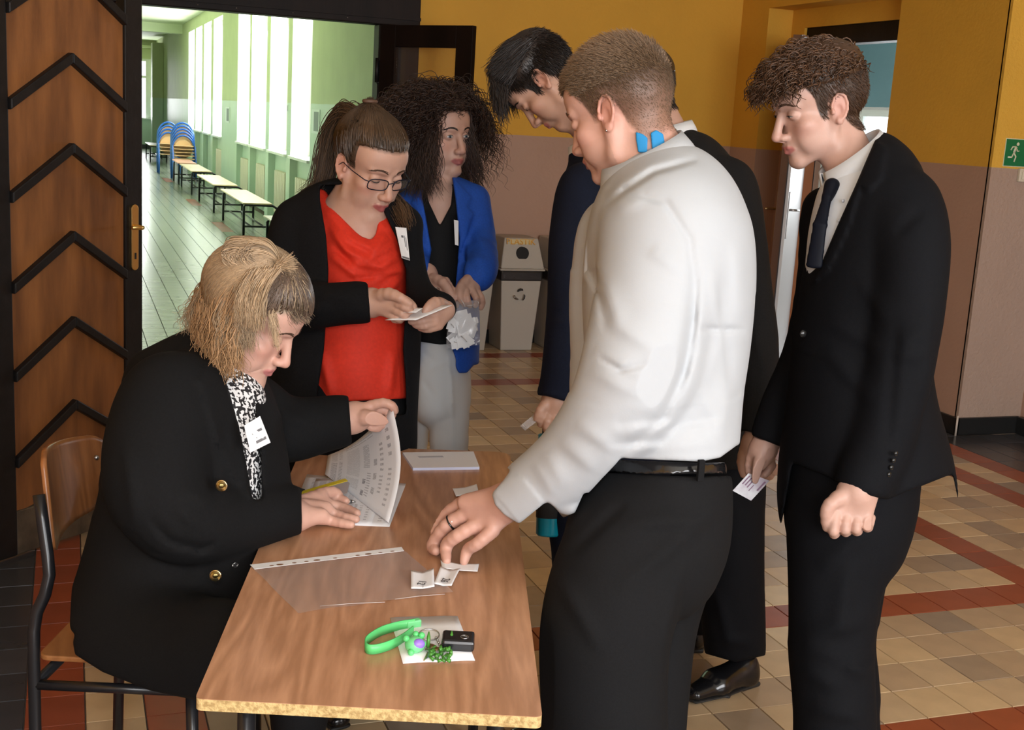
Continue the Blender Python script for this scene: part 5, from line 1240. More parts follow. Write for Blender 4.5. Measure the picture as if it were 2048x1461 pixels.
    limb(t, [(1688, 1040, 2.60, 98), (1672, 1150, 2.60, 84), (1665, 1250, 2.60, 76), (1662, 1320, 2.60, 70), (1668, 1400, 2.60, 70), (1670, 1500, 2.60, 72)], .03)
    limb(t, [(1700, 1040, 2.74, 90), (1695, 1180, 2.74, 62), (1690, 1290, 2.74, 50), (1700, 1400, 2.74, 52), (1700, 1600, 2.74, 52)], .03)
    for a, z0 in (((1670, 1490, 2.60), 0), ((1700, 1590, 2.74), 0)):
        p = W(*a); g = np.array([p[0], p[1], .05]); t.cone(p, g, .078, .080, .02)
    folds(t, [[(1600, 1300, 2.54), (1690, 1320, 2.52)], [(1690, 1330, 2.52), (1738, 1350, 2.56)], [(1600, 1340, 2.54), (1680, 1380, 2.52)], [(1620, 1420, 2.53), (1740, 1440, 2.56)], [(1700, 1120, 2.50), (1680, 1280, 2.52)], [(1740, 1060, 2.52), (1640, 1140, 2.50)], [(1740, 1240, 2.55), (1600, 1280, 2.53)]], .009, .022)
    crumple(t, W(1500, 900, 2.5)-.4, W(1800, 1500, 2.8)+.6, .003, 22, 4)
    garment('trousers', t, .007, M_BSUIT, b)
    for a in ((1670, 1490, 2.60), (1700, 1590, 2.74)):
        p = W(*a); shoe(b, (p[0]+.06, p[1]+.01, 0), (p[0]-.20, p[1]-.0, 0), m=mat('black_shoe_leather', (.006, .006, .007), .22, coat=.25, spec=.4))
    # the card in the far hand
    c = slab3('identity_card', [(1465, 982, 2.79), (1497, 947, 2.79), (1539, 962, 2.79), (1502, 1002, 2.79)], .0012, mat('card_lilac', (.50, .42, .50), .35, col2=(.72, .72, .76), nscale=22, thresh=(.4, .6)))
    tag(c, 'pale lilac identity card held by the young man at the right', 'card'); 
    A_, B_, C_, D_ = [np.array(q) for q in ((1465, 982, 2.789), (1497, 947, 2.789), (1539, 962, 2.789), (1502, 1002, 2.789))]
    Q = lambda u, v: tuple((A_*(1-u)+B_*u)*(1-v)+(D_*(1-u)+C_*u)*v)
    for k, (u0, u1, v0, v1) in enumerate(((.45, .9, .10, .16), (.45, .85, .24, .30), (.40, .8, .38, .44), (.45, .9, .84, .92), (.30, .6, .56, .60))): slab3('print_line', [Q(u0, v0), Q(u1, v0), Q(u1, v1), Q(u0, v1)], .0005, mat('card_ink', (.25, .13, .22), .5), c, .0012)
    return b
def slab3(name, px, th, m, parent=None, off=0):
    P = [Vector(W(*p)) for p in px]; n = (P[1]-P[0]).cross(P[-1]-P[0]).normalized()
    if n.dot(Vector(CO)-P[0]) < 0: n = -n
    bm = bmesh.new(); a = [bm.verts.new(p+n*off) for p in P]; b = [bm.verts.new(p+n*(off+th)) for p in P]; bm.faces.new(b); bm.faces.new(a[::-1]); N = len(P)
    for i in range(N): bm.faces.new((a[i], a[(i+1) % N], b[(i+1) % N], b[i]))
    return bmobj(name, bm, m, parent)

# ------------------------------------------------------------------ person: man in a white shirt reaching over the table
SKIN2 = (.56, .315, .245)
M_BTROUS = mat('charcoal_trouser_cloth', (.0075, .0075, .0083), .85, noise=.15, nscale=300, bump=.1, bscale=500, spec=.15)
M_BELT = mat('black_belt_leather', (.010, .010, .011), .18, coat=.4)
def person_white():
    h = Head(W(1240, 219, 2.31), frame_from(-119, 24, 0), 1.03, eyes='closed', jaw=1.08, wide=1.02)
    f = Field(); h.build(f); d = 2.30
    f.cone(h.w((0, -.030, -.060)), W(1316, 335, d), .054, .066, .03); f.cone(h.w((0, .0, -.07)), W(1285, 340, d), .045, .055, .025)
    rows(f, [(440, 1250, 1410, .11, d), (600, 1230, 1440, .13, d), (850, 1240, 1420, .11, d)], .04, n=1)
    # reaching hand
    z = lambda x, y, hgt: (CAMZ-hgt)/-ray(x, y)[2]   # distance at which a pixel lies hgt above the floor
    wr = (1010, 1003, 2.32); 
    limb(f, [(1200, 850, 2.22, 50), (1090, 945, 2.27, 40), (1015, 1000, 2.32, 33)], .02, n=2)
    D = 2.36
    pal = [((1008, 1000), (950, 1012), 34, 26), ((1015, 1012), (958, 1040), 34, 27), ((1008, 1020), (965, 1068), 30, 23), ((1000, 1000), (930, 1005), 28, 20)]
    for a, b, ra, rb in pal: f.cone(W(*a, 2.33), W(*b, D), ra*D/FPX*.85, rb*D/FPX*.8, .016)
    kn = [(928, 1004, 2.385), (937, 1027, 2.365), (958, 1048, 2.345), (985, 1062, 2.325)]   # knuckles: index far .. little near
    def tip(x, y, hgt=TZ+.012): return (x, y, z(x, y, hgt))
    F_ = [ (kn[0], (890, 1030, 2.41), (868, 1062, 2.415), tip(866, 1080, TZ+.02), 11.5),
           (kn[1], (893, 1052, 2.375), (866, 1090, 2.40), tip(872, 1103, TZ+.015), 13.5),
           (kn[2], (915, 1072, 2.345), (893, 1092, 2.365), tip(893, 1122, TZ+.010), 13.0),
           (kn[3], (955, 1088, 2.325), (936, 1100, 2.345), tip(928, 1124, TZ+.010), 12.0)]
    for a, b, c, t, r in F_:
        f.cone(W(1000, 1010, 2.34), W(*a), 20*D/FPX, r*1.15*D/FPX, .012)
        f.chain([W(*a), W(*b), W(*c), W(*t)], [r*1.18*D/FPX, r*1.02*D/FPX, r*.95*D/FPX, r*.70*D/FPX], .0035, n=3)
    f.chain([W(985, 1000, 2.39), W(915, 1020, 2.47), W(880, 1062, 2.47), W(868, 1075, 2.455)], [.021, .014, .011, .009], .008, n=2)
    hc = h.w((0, 0, 0))
    def extra(P, c):
        q = h.loc(P); m = np.clip(1-np.abs(q[:, 2]+.088)/.05, 0, 1)*(q[:, 1] > .01)*(np.abs(q[:, 2]+.09) < .055)*(q[:, 2] < -.045)*.35
        return c*(1-m[:, None])+np.array((.22, .13, .09))*m[:, None]
    b = body('man in a white shirt with blue tape on his neck, reaching over the table', [(hc-.2, hc+np.array((.2, .2, .19)), .0024), (*cbox([(860, 1000, 2.36), (1030, 1125, 2.36), (1060, 950, 2.3)], .03), .0024), (*cbox([(1230, 400, 2.28), (1440, 850, 2.34)], .05), .012)], f, h, SKIN2, extra=extra, hairpaint=[(hairline(.068, .030, -.012, .012, -.072), lambda q: np.array((.075, .042, .026))[None]+np.clip((.035-q[:, 2:3])/.10, 0, 1)*np.array((.20, .105, .075))[None], .009)])
    brows(h, b, mat('brow_light', (.20, .11, .06), .6), 70)
    # nails on the two forward fingers
    # hair: clipped sides fading to the skin, short brushed-up top
    BR = np.array((.195, .122, .070)); kp = hairline(.068, .030, -.010, .014, -.058); pcs = []
    
    kq = hairline(.066, .030, -.014, .010, -.074)
    def ll(n, s_): return None
    rt, nn = scalp2(h, 9000, lambda x, y, z: kq(x, y, z) & (z < .085), 5)
    Cb = bristle(h, 9000, lambda x, y, z: kq(x, y, z) & (z < .085), lambda p, t: np.stack([0*p[:, 0], -.5+0*p[:, 0], -.9+0*p[:, 0]], 1), np.interp(rt[:, 2], [-.06, .0, .05, .08], [.0022, .0045, .009, .014]), .55, 3, 5)
    pcs.append(locks(h, Cb, np.interp(rt[:, 2], [-.06, .0, .05], [.00022, .00035, .00055]), BR*.8, .35))
    rt2, _ = scalp2(h, 12000, lambda x, y, z: kq(x, y, z) & (z > .04), 15)
    Cb = bristle(h, 12000, lambda x, y, z: kq(x, y, z) & (z > .04), lambda p, t: np.stack([p[:, 0]*3, .7+0*p[:, 0], .2+0*p[:, 0]], 1), np.interp(rt2[:, 2], [.04, .07, .10, .12], [.008, .014, .024, .028]), 1.15, 4, 15, .22)
    pcs.append(locks(h, Cb, .00068, BR[None]*np.interp(rt2[:, 2:3], [.04, .08, .11], [.8, 1.0, 1.35]), .4))
    joined('hair', pcs, M_HAIR, b, 'light brown hair clipped at the sides')
    e = h.w((-.078, .004, -.041)); bm = bmesh.new(); ball(bm, e, .0022, seg=8); bmobj('earring', bm, MATS['bare_steel'], b, True)
    # blue tape strips on the neck
    M_T = mat('blue_kinesio_tape', (.01, .22, .50), .7)
    for nm, px in (('a', [(1271, 264), (1285, 268), (1295, 276), (1294, 305), (1276, 305), (1272, 280)]), ('b', [(1301, 266), (1312, 260), (1326, 268), (1332, 300), (1304, 300)])):
        f2 = Field(); f2.ops = [o_ for o_ in f.ops[-0:]]
        g = Field(); g.cone(h.w((0, -.030, -.060)), W(1316, 335, d), .062, .073, .03); g.cone(h.w((0, .0, -.07)), W(1285, 340, d), .053, .063, .025); h.build(g)
        g.ops = g.ops[:]; lo, hi = prism_bounds(px, 2.0, 2.31)
        def fn(x, y, z, px=px): X, Y, Dd = proj_arr(x, y, z); return np.maximum(polysd(px, X, Y)*2.2/FPX, Dd-2.30)
        g.add(fn, lo, hi, .001, 'i'); P, F = g.mesh(.0022, lo-.01, hi+.01); o_ = meshobj('neck_tape', P+nrm(-HF)*.002, F, M_T, b); 
    # shirt
    s = Field()
    rows(s, [(402, 1232, 1440, .12, 2.31), (440, 1200, 1470, .205, 2.31), (500, 1186, 1490, .215, 2.31), (600, 1178, 1491, .20, 2.31), (700, 1182, 1480, .18, 2.31), (790, 1195, 1466, .165, 2.31), (860, 1205, 1460, .165, 2.31), (905, 1218, 1452, .165, 2.31), (960, 1226, 1445, .15, 2.31)], .03)
    limb(s, [(1335, 455, 2.20, 118), (1318, 560, 2.17, 108), (1295, 660, 2.155, 104), (1268, 760, 2.15, 98), (1222, 838, 2.17, 82), (1150, 918, 2.22, 66), (1088, 965, 2.26, 54), (1052, 990, 2.285, 47), (1010, 1018, 2.31, 45), (985, 1040, 2.325, 45)], .03, n=4)
    limb(s, [(1235, 470, 2.44, 80), (1215, 600, 2.47, 70), (1205, 740, 2.46, 60), (1190, 860, 2.44, 50), (1165, 950, 2.42, 40), (1150, 1010, 2.42, 36)], .02, n=3)
    limb(s, [(1120, 962, 2.27, 32), (1142, 1004, 2.235, 28)], .01, n=1)
    carve(s, [(900, 900), (1022, 940), (1002, 968), (984, 990), (990, 1010), (1008, 1030), (1034, 1046), (1042, 1050), (1044, 1120), (900, 1150)], 1.9, 2.75, .002)
    carve(s, [(1036, 1047), (1076, 1014), (1096, 1004), (1112, 1018), (1126, 1036), (1150, 1026), (1168, 985), (1300, 1020), (1300, 1120), (1036, 1120)], 1.9, 2.75, .002)
    carve(s, [(1243, 917), (1290, 919), (1400, 924), (1440, 916), (1475, 890), (1560, 900), (1560, 1050), (1150, 1050), (1176, 988), (1208, 953)], 1.9, 2.75, .002)
    raised(s, [(985, 985), (1020, 950), (1050, 960), (1085, 1005), (1075, 1030), (1038, 1048)], 2.15, 2.4, .0025)
    folds(s, [[(1240, 380, 2.2), (1330, 405, 2.10), (1378, 480, 2.10), (1388, 580, 2.12)]], .006, .007, 1)
    folds(s, [[(1390, 560, 2.13), (1384, 700, 2.15), (1350, 820, 2.18)]], .006, .012, 1)
    folds(s, [[(1200, 560, 2.11), (1240, 650, 2.08)], [(1300, 500, 2.06), (1360, 540, 2.08)], [(1185, 705, 2.12), (1280, 745, 2.06)], [(1180, 740, 2.12), (1270, 790, 2.07)], [(1215, 640, 2.09), (1310, 700, 2.06)], [(1150, 850, 2.16), (1230, 900, 2.13)], [(1120, 880, 2.18), (1190, 940, 2.17)], [(1330, 690, 2.07), (1270, 800, 2.08)], [(1090, 905, 2.2), (1130, 975, 2.2)], [(1070, 925, 2.22), (1110, 990, 2.22)], [(1230, 420, 2.14), (1290, 395, 2.12)],
        [(1420, 520, 2.1), (1450, 700, 2.13)], [(1470, 480, 2.14), (1480, 640, 2.15)], [(1400, 780, 2.13), (1450, 880, 2.15)], [(1250, 870, 2.15), (1400, 850, 2.12)], [(1260, 900, 2.15), (1440, 885, 2.13)], [(1430, 700, 2.12), (1380, 840, 2.13)], [(1460, 760, 2.15), (1440, 880, 2.15)]], .0044, .016)
    folds(s, [[(1392, 540, 2.13), (1386, 640, 2.14), (1366, 745, 2.14), (1325, 838, 2.16), (1236, 915, 2.18)]], .009, .011, 1)
    folds(s, [[(1186, 480, 2.2), (1178, 540, 2.2), (1196, 575, 2.18), (1212, 660, 2.16)]], .007, .010, 1)
    folds(s, [[(1400, 660, 2.16), (1490, 662, 2.18)], [(1195, 715, 2.14), (1240, 742, 2.1), (1300, 728, 2.08)]], .006, .006, 1)
    folds(s, [[(1230, 850, 2.13), (1350, 835, 2.09)], [(1300, 870, 2.14), (1450, 830, 2.14)], [(1215, 890, 2.15), (1330, 880, 2.13)], [(1440, 560, 2.1), (1462, 780, 2.14)]], .005, .011, 1)
    folds(s, [[(1210, 414, 2.22), (1252, 380, 2.22), (1308, 344, 2.22), (1392, 320, 2.24)]], .009, .007, 1)
    crumple(s, W(1000, 300, 2.1)-.4, W(1500, 1000, 2.4)+.4, .0022, 34, 7)
    sh = garment('shirt', s, .0042, M_WSHIRT, b, relax=1)
    up = nrm(W(1290, 270, d)-W(1318, 350, d)); fw = nrm(-HR*1.0+HF*.55-UZ*.35)
    collar('collar', W(1306, 356, 2.305), nrm(UZ*.87-HR*.46-HF*.06), fw, .080, .088, M_WSHIRT, sh, .058, .052, .052, .16, lean=.024, point=.045)
    for (x, y, dd) in ((1047, 1018, 2.243), (1352, 290, 2.2)):
        if y > 500: bm = bmesh.new(); ball(bm, W(x, y, dd), .0062, seg=12, sc=(1, .4, 1)); bmobj('cuff_button', bm, mat('pearl', (.6, .6, .62), .2), sh, True)
    # trousers and belt
    t = Field(); dt = 2.31
    rows(t, [(900, 1236, 1436, .14, dt), (960, 1222, 1446, .155, dt), (1040, 1175, 1447, .165, dt), (1100, 1130, 1436, .165, dt)], .03)
    limb(t, [(1275, 1060, 2.25, 112), (1234, 1160, 2.23, 118), (1214, 1260, 2.22, 120), (1210, 1360, 2.22, 116), (1212, 1470, 2.22, 112), (1215, 1600, 2.24, 100)], .03)
    limb(t, [(1340, 1060, 2.40, 112), (1300, 1180, 2.42, 100), (1290, 1300, 2.42, 84), (1290, 1400, 2.42, 76), (1290, 1560, 2.42, 70)], .03)
    for a, r in (((1215, 1600, 2.24), .088), ((1290, 1560, 2.42), .068)):
        p = W(*a); t.cone(p, (p[0], p[1], .06), r, .085, .02)
    carve(t, [(1160, 860), (1520, 860), (1520, 950), (1400, 954), (1290, 950), (1160, 944)], 1.9, 2.75, .003)
    folds(t, [[(1440, 1010, 2.2), (1330, 1110, 2.13), (1240, 1180, 2.1)], [(1240, 1050, 2.12), (1400, 1040, 2.14)], [(1370, 1120, 2.2), (1330, 1300, 2.2)], [(1110, 1150, 2.16), (1200, 1300, 2.1)]], .008, .016, -1); folds(t, [[(1372, 1150, 2.2), (1345, 1300, 2.22), (1338, 1460, 2.24)], [(1250, 1010, 2.12), (1140, 1110, 2.14)]], .008, .010, 1)
    tr = garment('trousers', t, .0065, M_BTROUS, b)
    g = Field(); rows(g, [(918, 1222, 1448, .160, dt), (953, 1216, 1452, .172, dt)], .01, n=1); carve(g, [(1180, 860), (1500, 860), (1500, 923), (1400, 927), (1290, 922), (1180, 918)], 2.0, 2.7, .002); carve(g, [(1180, 945), (1300, 950), (1500, 948), (1500, 1080), (1180, 1080)], 2.0, 2.7, .002)
    garment('belt', g, .004, M_BELT, b)
    for x in (1402,): boxo('belt_loop', (-.006, -.004, -.024), (.006, .004, .014), M_BTROUS, b, .001, Matrix.Translation(W(x, 936, 2.138)))
    tubeo('pocket_button', [W(1371+7*math.cos(a), 1053+7*math.sin(a), 2.150) for a in np.linspace(0, 2*PI, 16)[:-1]], .0013, mat('button_grey', (.06, .06, .07), .3), tr, 6, True)
    for a in ((1215, 1600, 2.24), (1290, 1560, 2.42)): p = W(*a); shoe(b, (p[0]+.05, p[1]-.03, 0), (p[0]-.20, p[1]+.05, 0), m=mat('black_shoe_leather', (.006, .006, .007), .22, coat=.25, spec=.4))
    # black ring with a small stone
    a, c = W(893, 1052, 2.375), W(*kn[1]); ax = nrm(c-a); ctr = a+ax*.012; u = nrm(np.cross(ax, UZ)); v = np.cross(ax, u); rr = .0142
    ro = tubeo('finger_ring', [ctr+(u*math.cos(q)+v*math.sin(q))*rr for q in np.linspace(0, 2*PI, 30)[:-1]], .0034, mat('black_ring', (.01, .01, .01), .15), None, 8, True, flat=.5); tag(ro, 'wide black ring on the finger of the reaching hand', 'ring')
    bm = bmesh.new(); ball(bm, ctr+nrm(CO-ctr)*(rr+.003)+UZ*.002, .0016, seg=8); bmobj('stone', bm, mat('ring_stone', (.8, .8, .8), .05), ro, True)
    return b

# ------------------------------------------------------------------ person: dark-haired man in a navy suit
M_NAVY = mat('navy_suit_wool', (.0065, .0095, .022), .8, noise=.2, nscale=300, bump=.1, bscale=500, spec=.15)
def person_navy():
    h = Head(W(1086, 161, 3.22), frame_from(-103, 63, 0), 1.0, eyes='closed', nose=1.05)
    f = Field(); h.build(f); d = 3.24
    f.cone(h.w((0, -.030, -.055)), W(1195, 270, d), .052, .060, .03)
    rows(f, [(430, 1140, 1290, .11, d), (700, 1140, 1290, .11, d)], .04, n=1)
    D = 3.10
    limb(f, [(1140, 560, 3.06, 30), (1128, 700, 3.08, 26), (1115, 790, D, 22), (1112, 805, D, 25)], .02)
    f.cone(W(1115, 800, D), W(1104, 825, D), 26*D/FPX, 24*D/FPX, .012)
    for k, (x, y, a, b) in enumerate(((1090, 815, 1082, 848), (1100, 825, 1094, 860), (1111, 828, 1108, 864), (1123, 824, 1121, 858))):
        f.chain([W(x, y, D-.01), W((x+a)/2-3, (y+b)/2, D-.026), W(a, b, D-.012), W(a+6, b-6, D+.012)], [.0125, .0112, .010, .009], .002, n=2)
    f.chain([W(1095, 805, D-.02), W(1080, 822, D-.03), W(1073, 838, D-.025)], [.014, .0105, .008], .005, n=2)
    hc = h.w((0, 0, 0)); kp = hairline(.058, .028, -.016, .014, -.066); BR = np.array((.020, .014, .012))
    b = body('tall dark-haired man in a navy suit bowing his head behind the man in white', [(hc-.19, hc+.19, .0026), (*cbox([(1075, 790, 3.08), (1135, 868, 3.1)], .02), .0026), (*cbox([(1150, 350, 3.2), (1290, 780, 3.3)], .05), .014)], f, h, (.47, .275, .20), hairpaint=[(kp, BR, .004)])
    brows(h, b, mat('brow_black', (.02, .012, .01), .6), 80); lash_line(h, b, -1)
    pcs = [cap_mesh(h, lambda x, y, z: kp(x, y, z) & (z > .02), lambda P: np.interp(P[:, 2], [.02, .07, .1], [.002, .010, .013]), None, BR)]
    pcs.append(locks(h, bristle(h, 7500, kp, lambda p, t: np.stack([0*p[:, 0], .1+0*p[:, 0], -1+0*p[:, 0]], 1), .026, .35, 4, 1), .0010, BR, .4))
    rg = np.random.default_rng(2); R = scalp(2400, lambda x, y, z: kp(x, y, z) & (z > .05), 4)
    C = grow(R, lambda p, t: np.stack([p[:, 0]*2.5, 1.0+0*p[:, 0], .15-1.3*t*(p[:, 1] > .05)], 1), 10, rg.uniform(.035, .085, 2400), .010, lift=.45, seed=2, jit=.12); pcs.append(locks(h, C, .0012, BR*1.2, .5))
    joined('hair', pcs, M_HAIR, b, 'thick straight black hair')
    s = Field(); rows(s, [(350, 1160, 1250, .09, d), (500, 1140, 1260, .11, d), (700, 1140, 1260, .11, d)], .03); sh = garment('shirt', s, .009, M_WSHIRT2, b)
    collar('collar', W(1195, 300, d), nrm(UZ*.8-HR*.5), nrm(-HR-UZ*.3+HF*.2), .062, .066, M_WSHIRT2, sh, .045, .04, .038, .12)
    tubeo('shirt_cuff', [W(1116+27*math.cos(a), 802+8*math.sin(a)+6*math.cos(a), D-.030*math.sin(a)) for a in np.linspace(0, 2*PI, 20)[:-1]], .007, M_WSHIRT2, sh, 6, True)
    j = Field(); j.cone(W(1188, 318, d), W(1200, 400, d), .068, .12, .03); rows(j, [(360, 1150, 1270, .15, d), (400, 1135, 1320, .20, d), (520, 1118, 1330, .20, d), (700, 1116, 1330, .18, d), (900, 1110, 1330, .19, d), (980, 1110, 1330, .19, d)], .03)
    limb(j, [(1168, 375, 3.10, 50), (1150, 480, 3.05, 46), (1146, 590, 3.04, 44), (1136, 700, 3.06, 42), (1120, 790, D, 36), (1116, 815, D, 36)], .03)
    carve(j, [(1050, 790), (1092, 792), (1140, 806), (1150, 860), (1050, 900)], 2.8, 3.22, .004);
    carve(j, [(1060, 960), (1500, 960), (1500, 1300), (1060, 1300)], 2.8, 3.8, .006); folds(j, [[(1110, 620, 2.97), (1160, 600, 2.96)], [(1105, 650, 2.98), (1165, 640, 2.96)], [(1160, 420, 3.0), (1180, 600, 3.0)]], .006, .014)
    garment('jacket', j, .0075, M_NAVY, b)
    t = Field(); rows(t, [(920, 1125, 1320, .15, d), (1050, 1120, 1320, .15, d)], .03)
    for x, dd in ((1175, 3.16), (1262, 3.34)):
        p = W(x, 1030, dd); t.chain([p, (p[0], p[1], .48), (p[0]+.01, p[1]+.01, .10)], [.098, .075, .07], .03, n=3); shoe(b, (p[0]+.06, p[1], 0), (p[0]-.20, p[1]-.03, 0), m=mat('black_shoe_leather', (.006, .006, .007), .22, coat=.25, spec=.4))
    t.box((p[0], p[1], -.05), (.8, .8, .085), None, 0, .002, 's')
    garment('trousers', t, .010, M_NAVY, b)
    # bottle in the hand, folded film between the fingers
    bo = empty('water_bottle', tuple(W(1098, 1075, 3.13)), 'teal water bottle with a black sleeve hanging from the hand of the man in navy', 'bottle')
    a0, a1 = W(1103, 868, 3.13), W(1098, 1072, 3.13); L = lambda t: a0+(a1-a0)*t
    M_TEAL = mat('teal_metal', (.0, .17, .23), .3); tubeo('bottle_body', [L(.0), L(.01), L(.98), L(1.0)], [.030, .034, .034, .029], M_TEAL, bo, 20)
    tubeo('sleeve', [L(.12), L(.82)], .0348, mat('black_rubber', (.015, .015, .016), .6), bo, 20); tubeo('cap', [L(-.10), L(0)], .024, mat('black_rubber', (.015, .015, .016), .6), bo, 16)
    o = patch('plastic_film', (W(1040, 852, 3.07), W(1050, 862, 3.07), W(1082, 838, 3.08), W(1072, 826, 3.08)), MATS['sleeve_film'], 6, 6, .0006); tag(o, 'folded clear plastic film in the fingers of the man in navy', 'plastic film')
    return b
# ------------------------------------------------------------------ person: man in a black suit hidden behind the man in white
def person_blacksuit():
    d = 3.42
    h = Head(W(1278, 186, 3.42), frame_from(-95, 25, 0), 1.0, eyes='closed')
    f = Field(); h.build(f); f.cone(h.w((0, -.030, -.060)), W(1345, 290, d), .050, .058, .03)
    rows(f, [(340, 1280, 1410, .08, d), (700, 1300, 1440, .11, d)], .04, n=1)
    D = 3.10
    limb(f, [(1530, 700, 3.2, 27), (1522, 800, 3.14, 23), (1510, 880, D, 19), (1508, 895, D, 22)], .02)
    f.cone(W(1508, 890, D), W(1500, 918, D), 21*D/FPX, 20*D/FPX, .01)
    f.chain([W(1488, 900, D), W(1482, 925, D-.005), W(1487, 950, D-.0)], [.0125, .011, .009], .003, n=2)
    for k, (x, y) in enumerate(((1550, 935), (1548, 945), (1540, 953), (1530, 958))): f.chain([W(1512+6*k/3, 915+3*k, D+.004*k), W((1518+x)/2+2, y-8, D-.008+.004*k), W(x, y, D-.004+.004*k), W(x-10, y+4, D+.006)], [.0115, .0108, .0095, .0085], .002, n=2)
    hc = h.w((0, 0, 0)); kp = hairline(.06, .03, -.016, .014, -.072); BR = np.array((.028, .018, .012))
    b = body('man in a black suit almost hidden behind the man in the white shirt', [(hc-.19, hc+.19, .004), (*cbox([(1480, 880, 3.08), (1555, 962, 3.12)], .02), .0026), (*cbox([(1300, 330, 3.4), (1420, 700, 3.4)], .05), .014)], f, h, (.50, .30, .23), hairpaint=[(kp, BR, .004)])
    pcs = [cap_mesh(h, lambda x, y, z: kp(x, y, z) & (z > .02), .009, None, BR), locks(h, bristle(h, 3000, kp, lambda p, t: np.stack([0*p[:, 0], -.2+0*p[:, 0], -1+0*p[:, 0]], 1), .016, .4, 4, 1), .0008, BR, .4)]; joined('hair', pcs, M_HAIR, b)
    s = Field(); rows(s, [(360, 1290, 1400, .09, d), (600, 1290, 1400, .10, d)], .03); sh = garment('shirt', s, .010, M_WSHIRT2, b)
    collar('collar', W(1346, 286, d), nrm(UZ-HR*.25), nrm(-HR-UZ*.1), .060, .062, M_WSHIRT2, sh, .050, .045, .035, .12)
    j = Field(); rows(j, [(330, 1310, 1440, .14, d), (400, 1290, 1486, .21, d), (520, 1290, 1505, .21, d), (700, 1290, 1512, .18, d), (880, 1290, 1515, .19, d), (960, 1290, 1520, .19, d)], .03)
    limb(j, [(1455, 372, 3.30, 56), (1474, 480, 3.26, 52), (1490, 590, 3.24, 48), (1505, 690, 3.22, 45), (1510, 790, 3.16, 38), (1508, 880, D, 34)], .03)
    carve(j, [(1440, 895), (1485, 862), (1560, 870), (1620, 860), (1620, 1000), (1440, 1000)], 2.8, 3.22, .004); carve(j, [(1250, 935), (1440, 940), (1700, 935), (1700, 1300), (1250, 1300)], 2.8, 4.0, .004); carve(j, [(1300, 200), (1372, 240), (1368, 262), (1330, 330), (1290, 330)], 3.0, 3.9, .006)
    raised(j, [(1372, 245), (1392, 262), (1380, 290), (1355, 300)], 3.1, 3.7, .006); folds(j, [[(1470, 400, 3.16), (1500, 560, 3.14)], [(1500, 620, 3.14), (1530, 760, 3.1)]], .006, .014)
    garment('jacket', j, .0075, mat('faded_black_suit_wool', (.011, .011, .012), .8, noise=.2, nscale=300, bump=.1, bscale=500, spec=.15), b)
    t = Field(); dt = 3.45; rows(t, [(880, 1330, 1510, .15, dt), (960, 1330, 1516, .15, dt)], .03)
    limb(t, [(1440, 940, 3.42, 84), (1450, 1060, 3.45, 72), (1462, 1180, 3.5, 60), (1468, 1262, 3.54, 55), (1471, 1322, 3.58, 52)], .03); limb(t, [(1385, 940, 3.55, 76), (1385, 1060, 3.68, 62), (1382, 1180, 3.82, 50), (1378, 1262, 3.9, 44), (1376, 1290, 3.94, 42)], .03)
    carve(t, [(1410, 1308), (1470, 1325), (1530, 1312), (1530, 1460), (1400, 1460)], 3.2, 3.74, .004); carve(t, [(1330, 1272), (1412, 1272), (1412, 1400), (1330, 1400)], 3.76, 4.2, .004)
    folds(t, [[(1420, 1280, 3.45), (1510, 1290, 3.45)], [(1430, 1180, 3.42), (1460, 1300, 3.45)]], .008, .018); garment('trousers', t, .0075, M_BSUIT, b)
    M_SH = mat('black_shoe_leather', (.006, .006, .007), .22, coat=.25, spec=.4)
    shoe(b, atz(1503, 1366), atz(1368, 1410), m=M_SH); hp = atz(1400, 1300); shoe(b, hp, hp+np.array((-.24, .06, 0)), m=M_SH)
    return b

# ------------------------------------------------------------------ person: woman in a blue blazer
M_BLAZER = mat('cobalt_blazer', (.012, .075, .42), .75, noise=.12, nscale=200, bump=.08, bscale=400, spec=.3)
M_BTOP = mat('black_top_fabric', (.006, .006, .007), .75, noise=.2, nscale=200, spec=.2)
M_GREYT = mat('pale_grey_trousers', (.60, .61, .62), .8, bump=.05, bscale=300)
def hand(f, wrist, knuckles, fingers, thumb, d, wr=.019, kr=.0105, k=.010):
    """wrist (x,y,d); knuckles [(x,y,d)]; fingers [[(x,y,d)...]]; thumb chain"""
    for kn in knuckles: f.cone(W(*wrist), W(*kn), wr, kr*1.05, k)
    for kn, fg in zip(knuckles, fingers):
        P = [W(*kn)]+[W(*q) for q in fg]; n = len(P); f.chain(P, [kr*1.0*(1-.28*i/(n-1)) for i in range(n)], .0022, n=2)
    P = [W(*q) for q in thumb]; n = len(P); f.chain(P, [kr*1.55*(1-.52*i/(n-1)) for i in range(n)], .005, n=2)
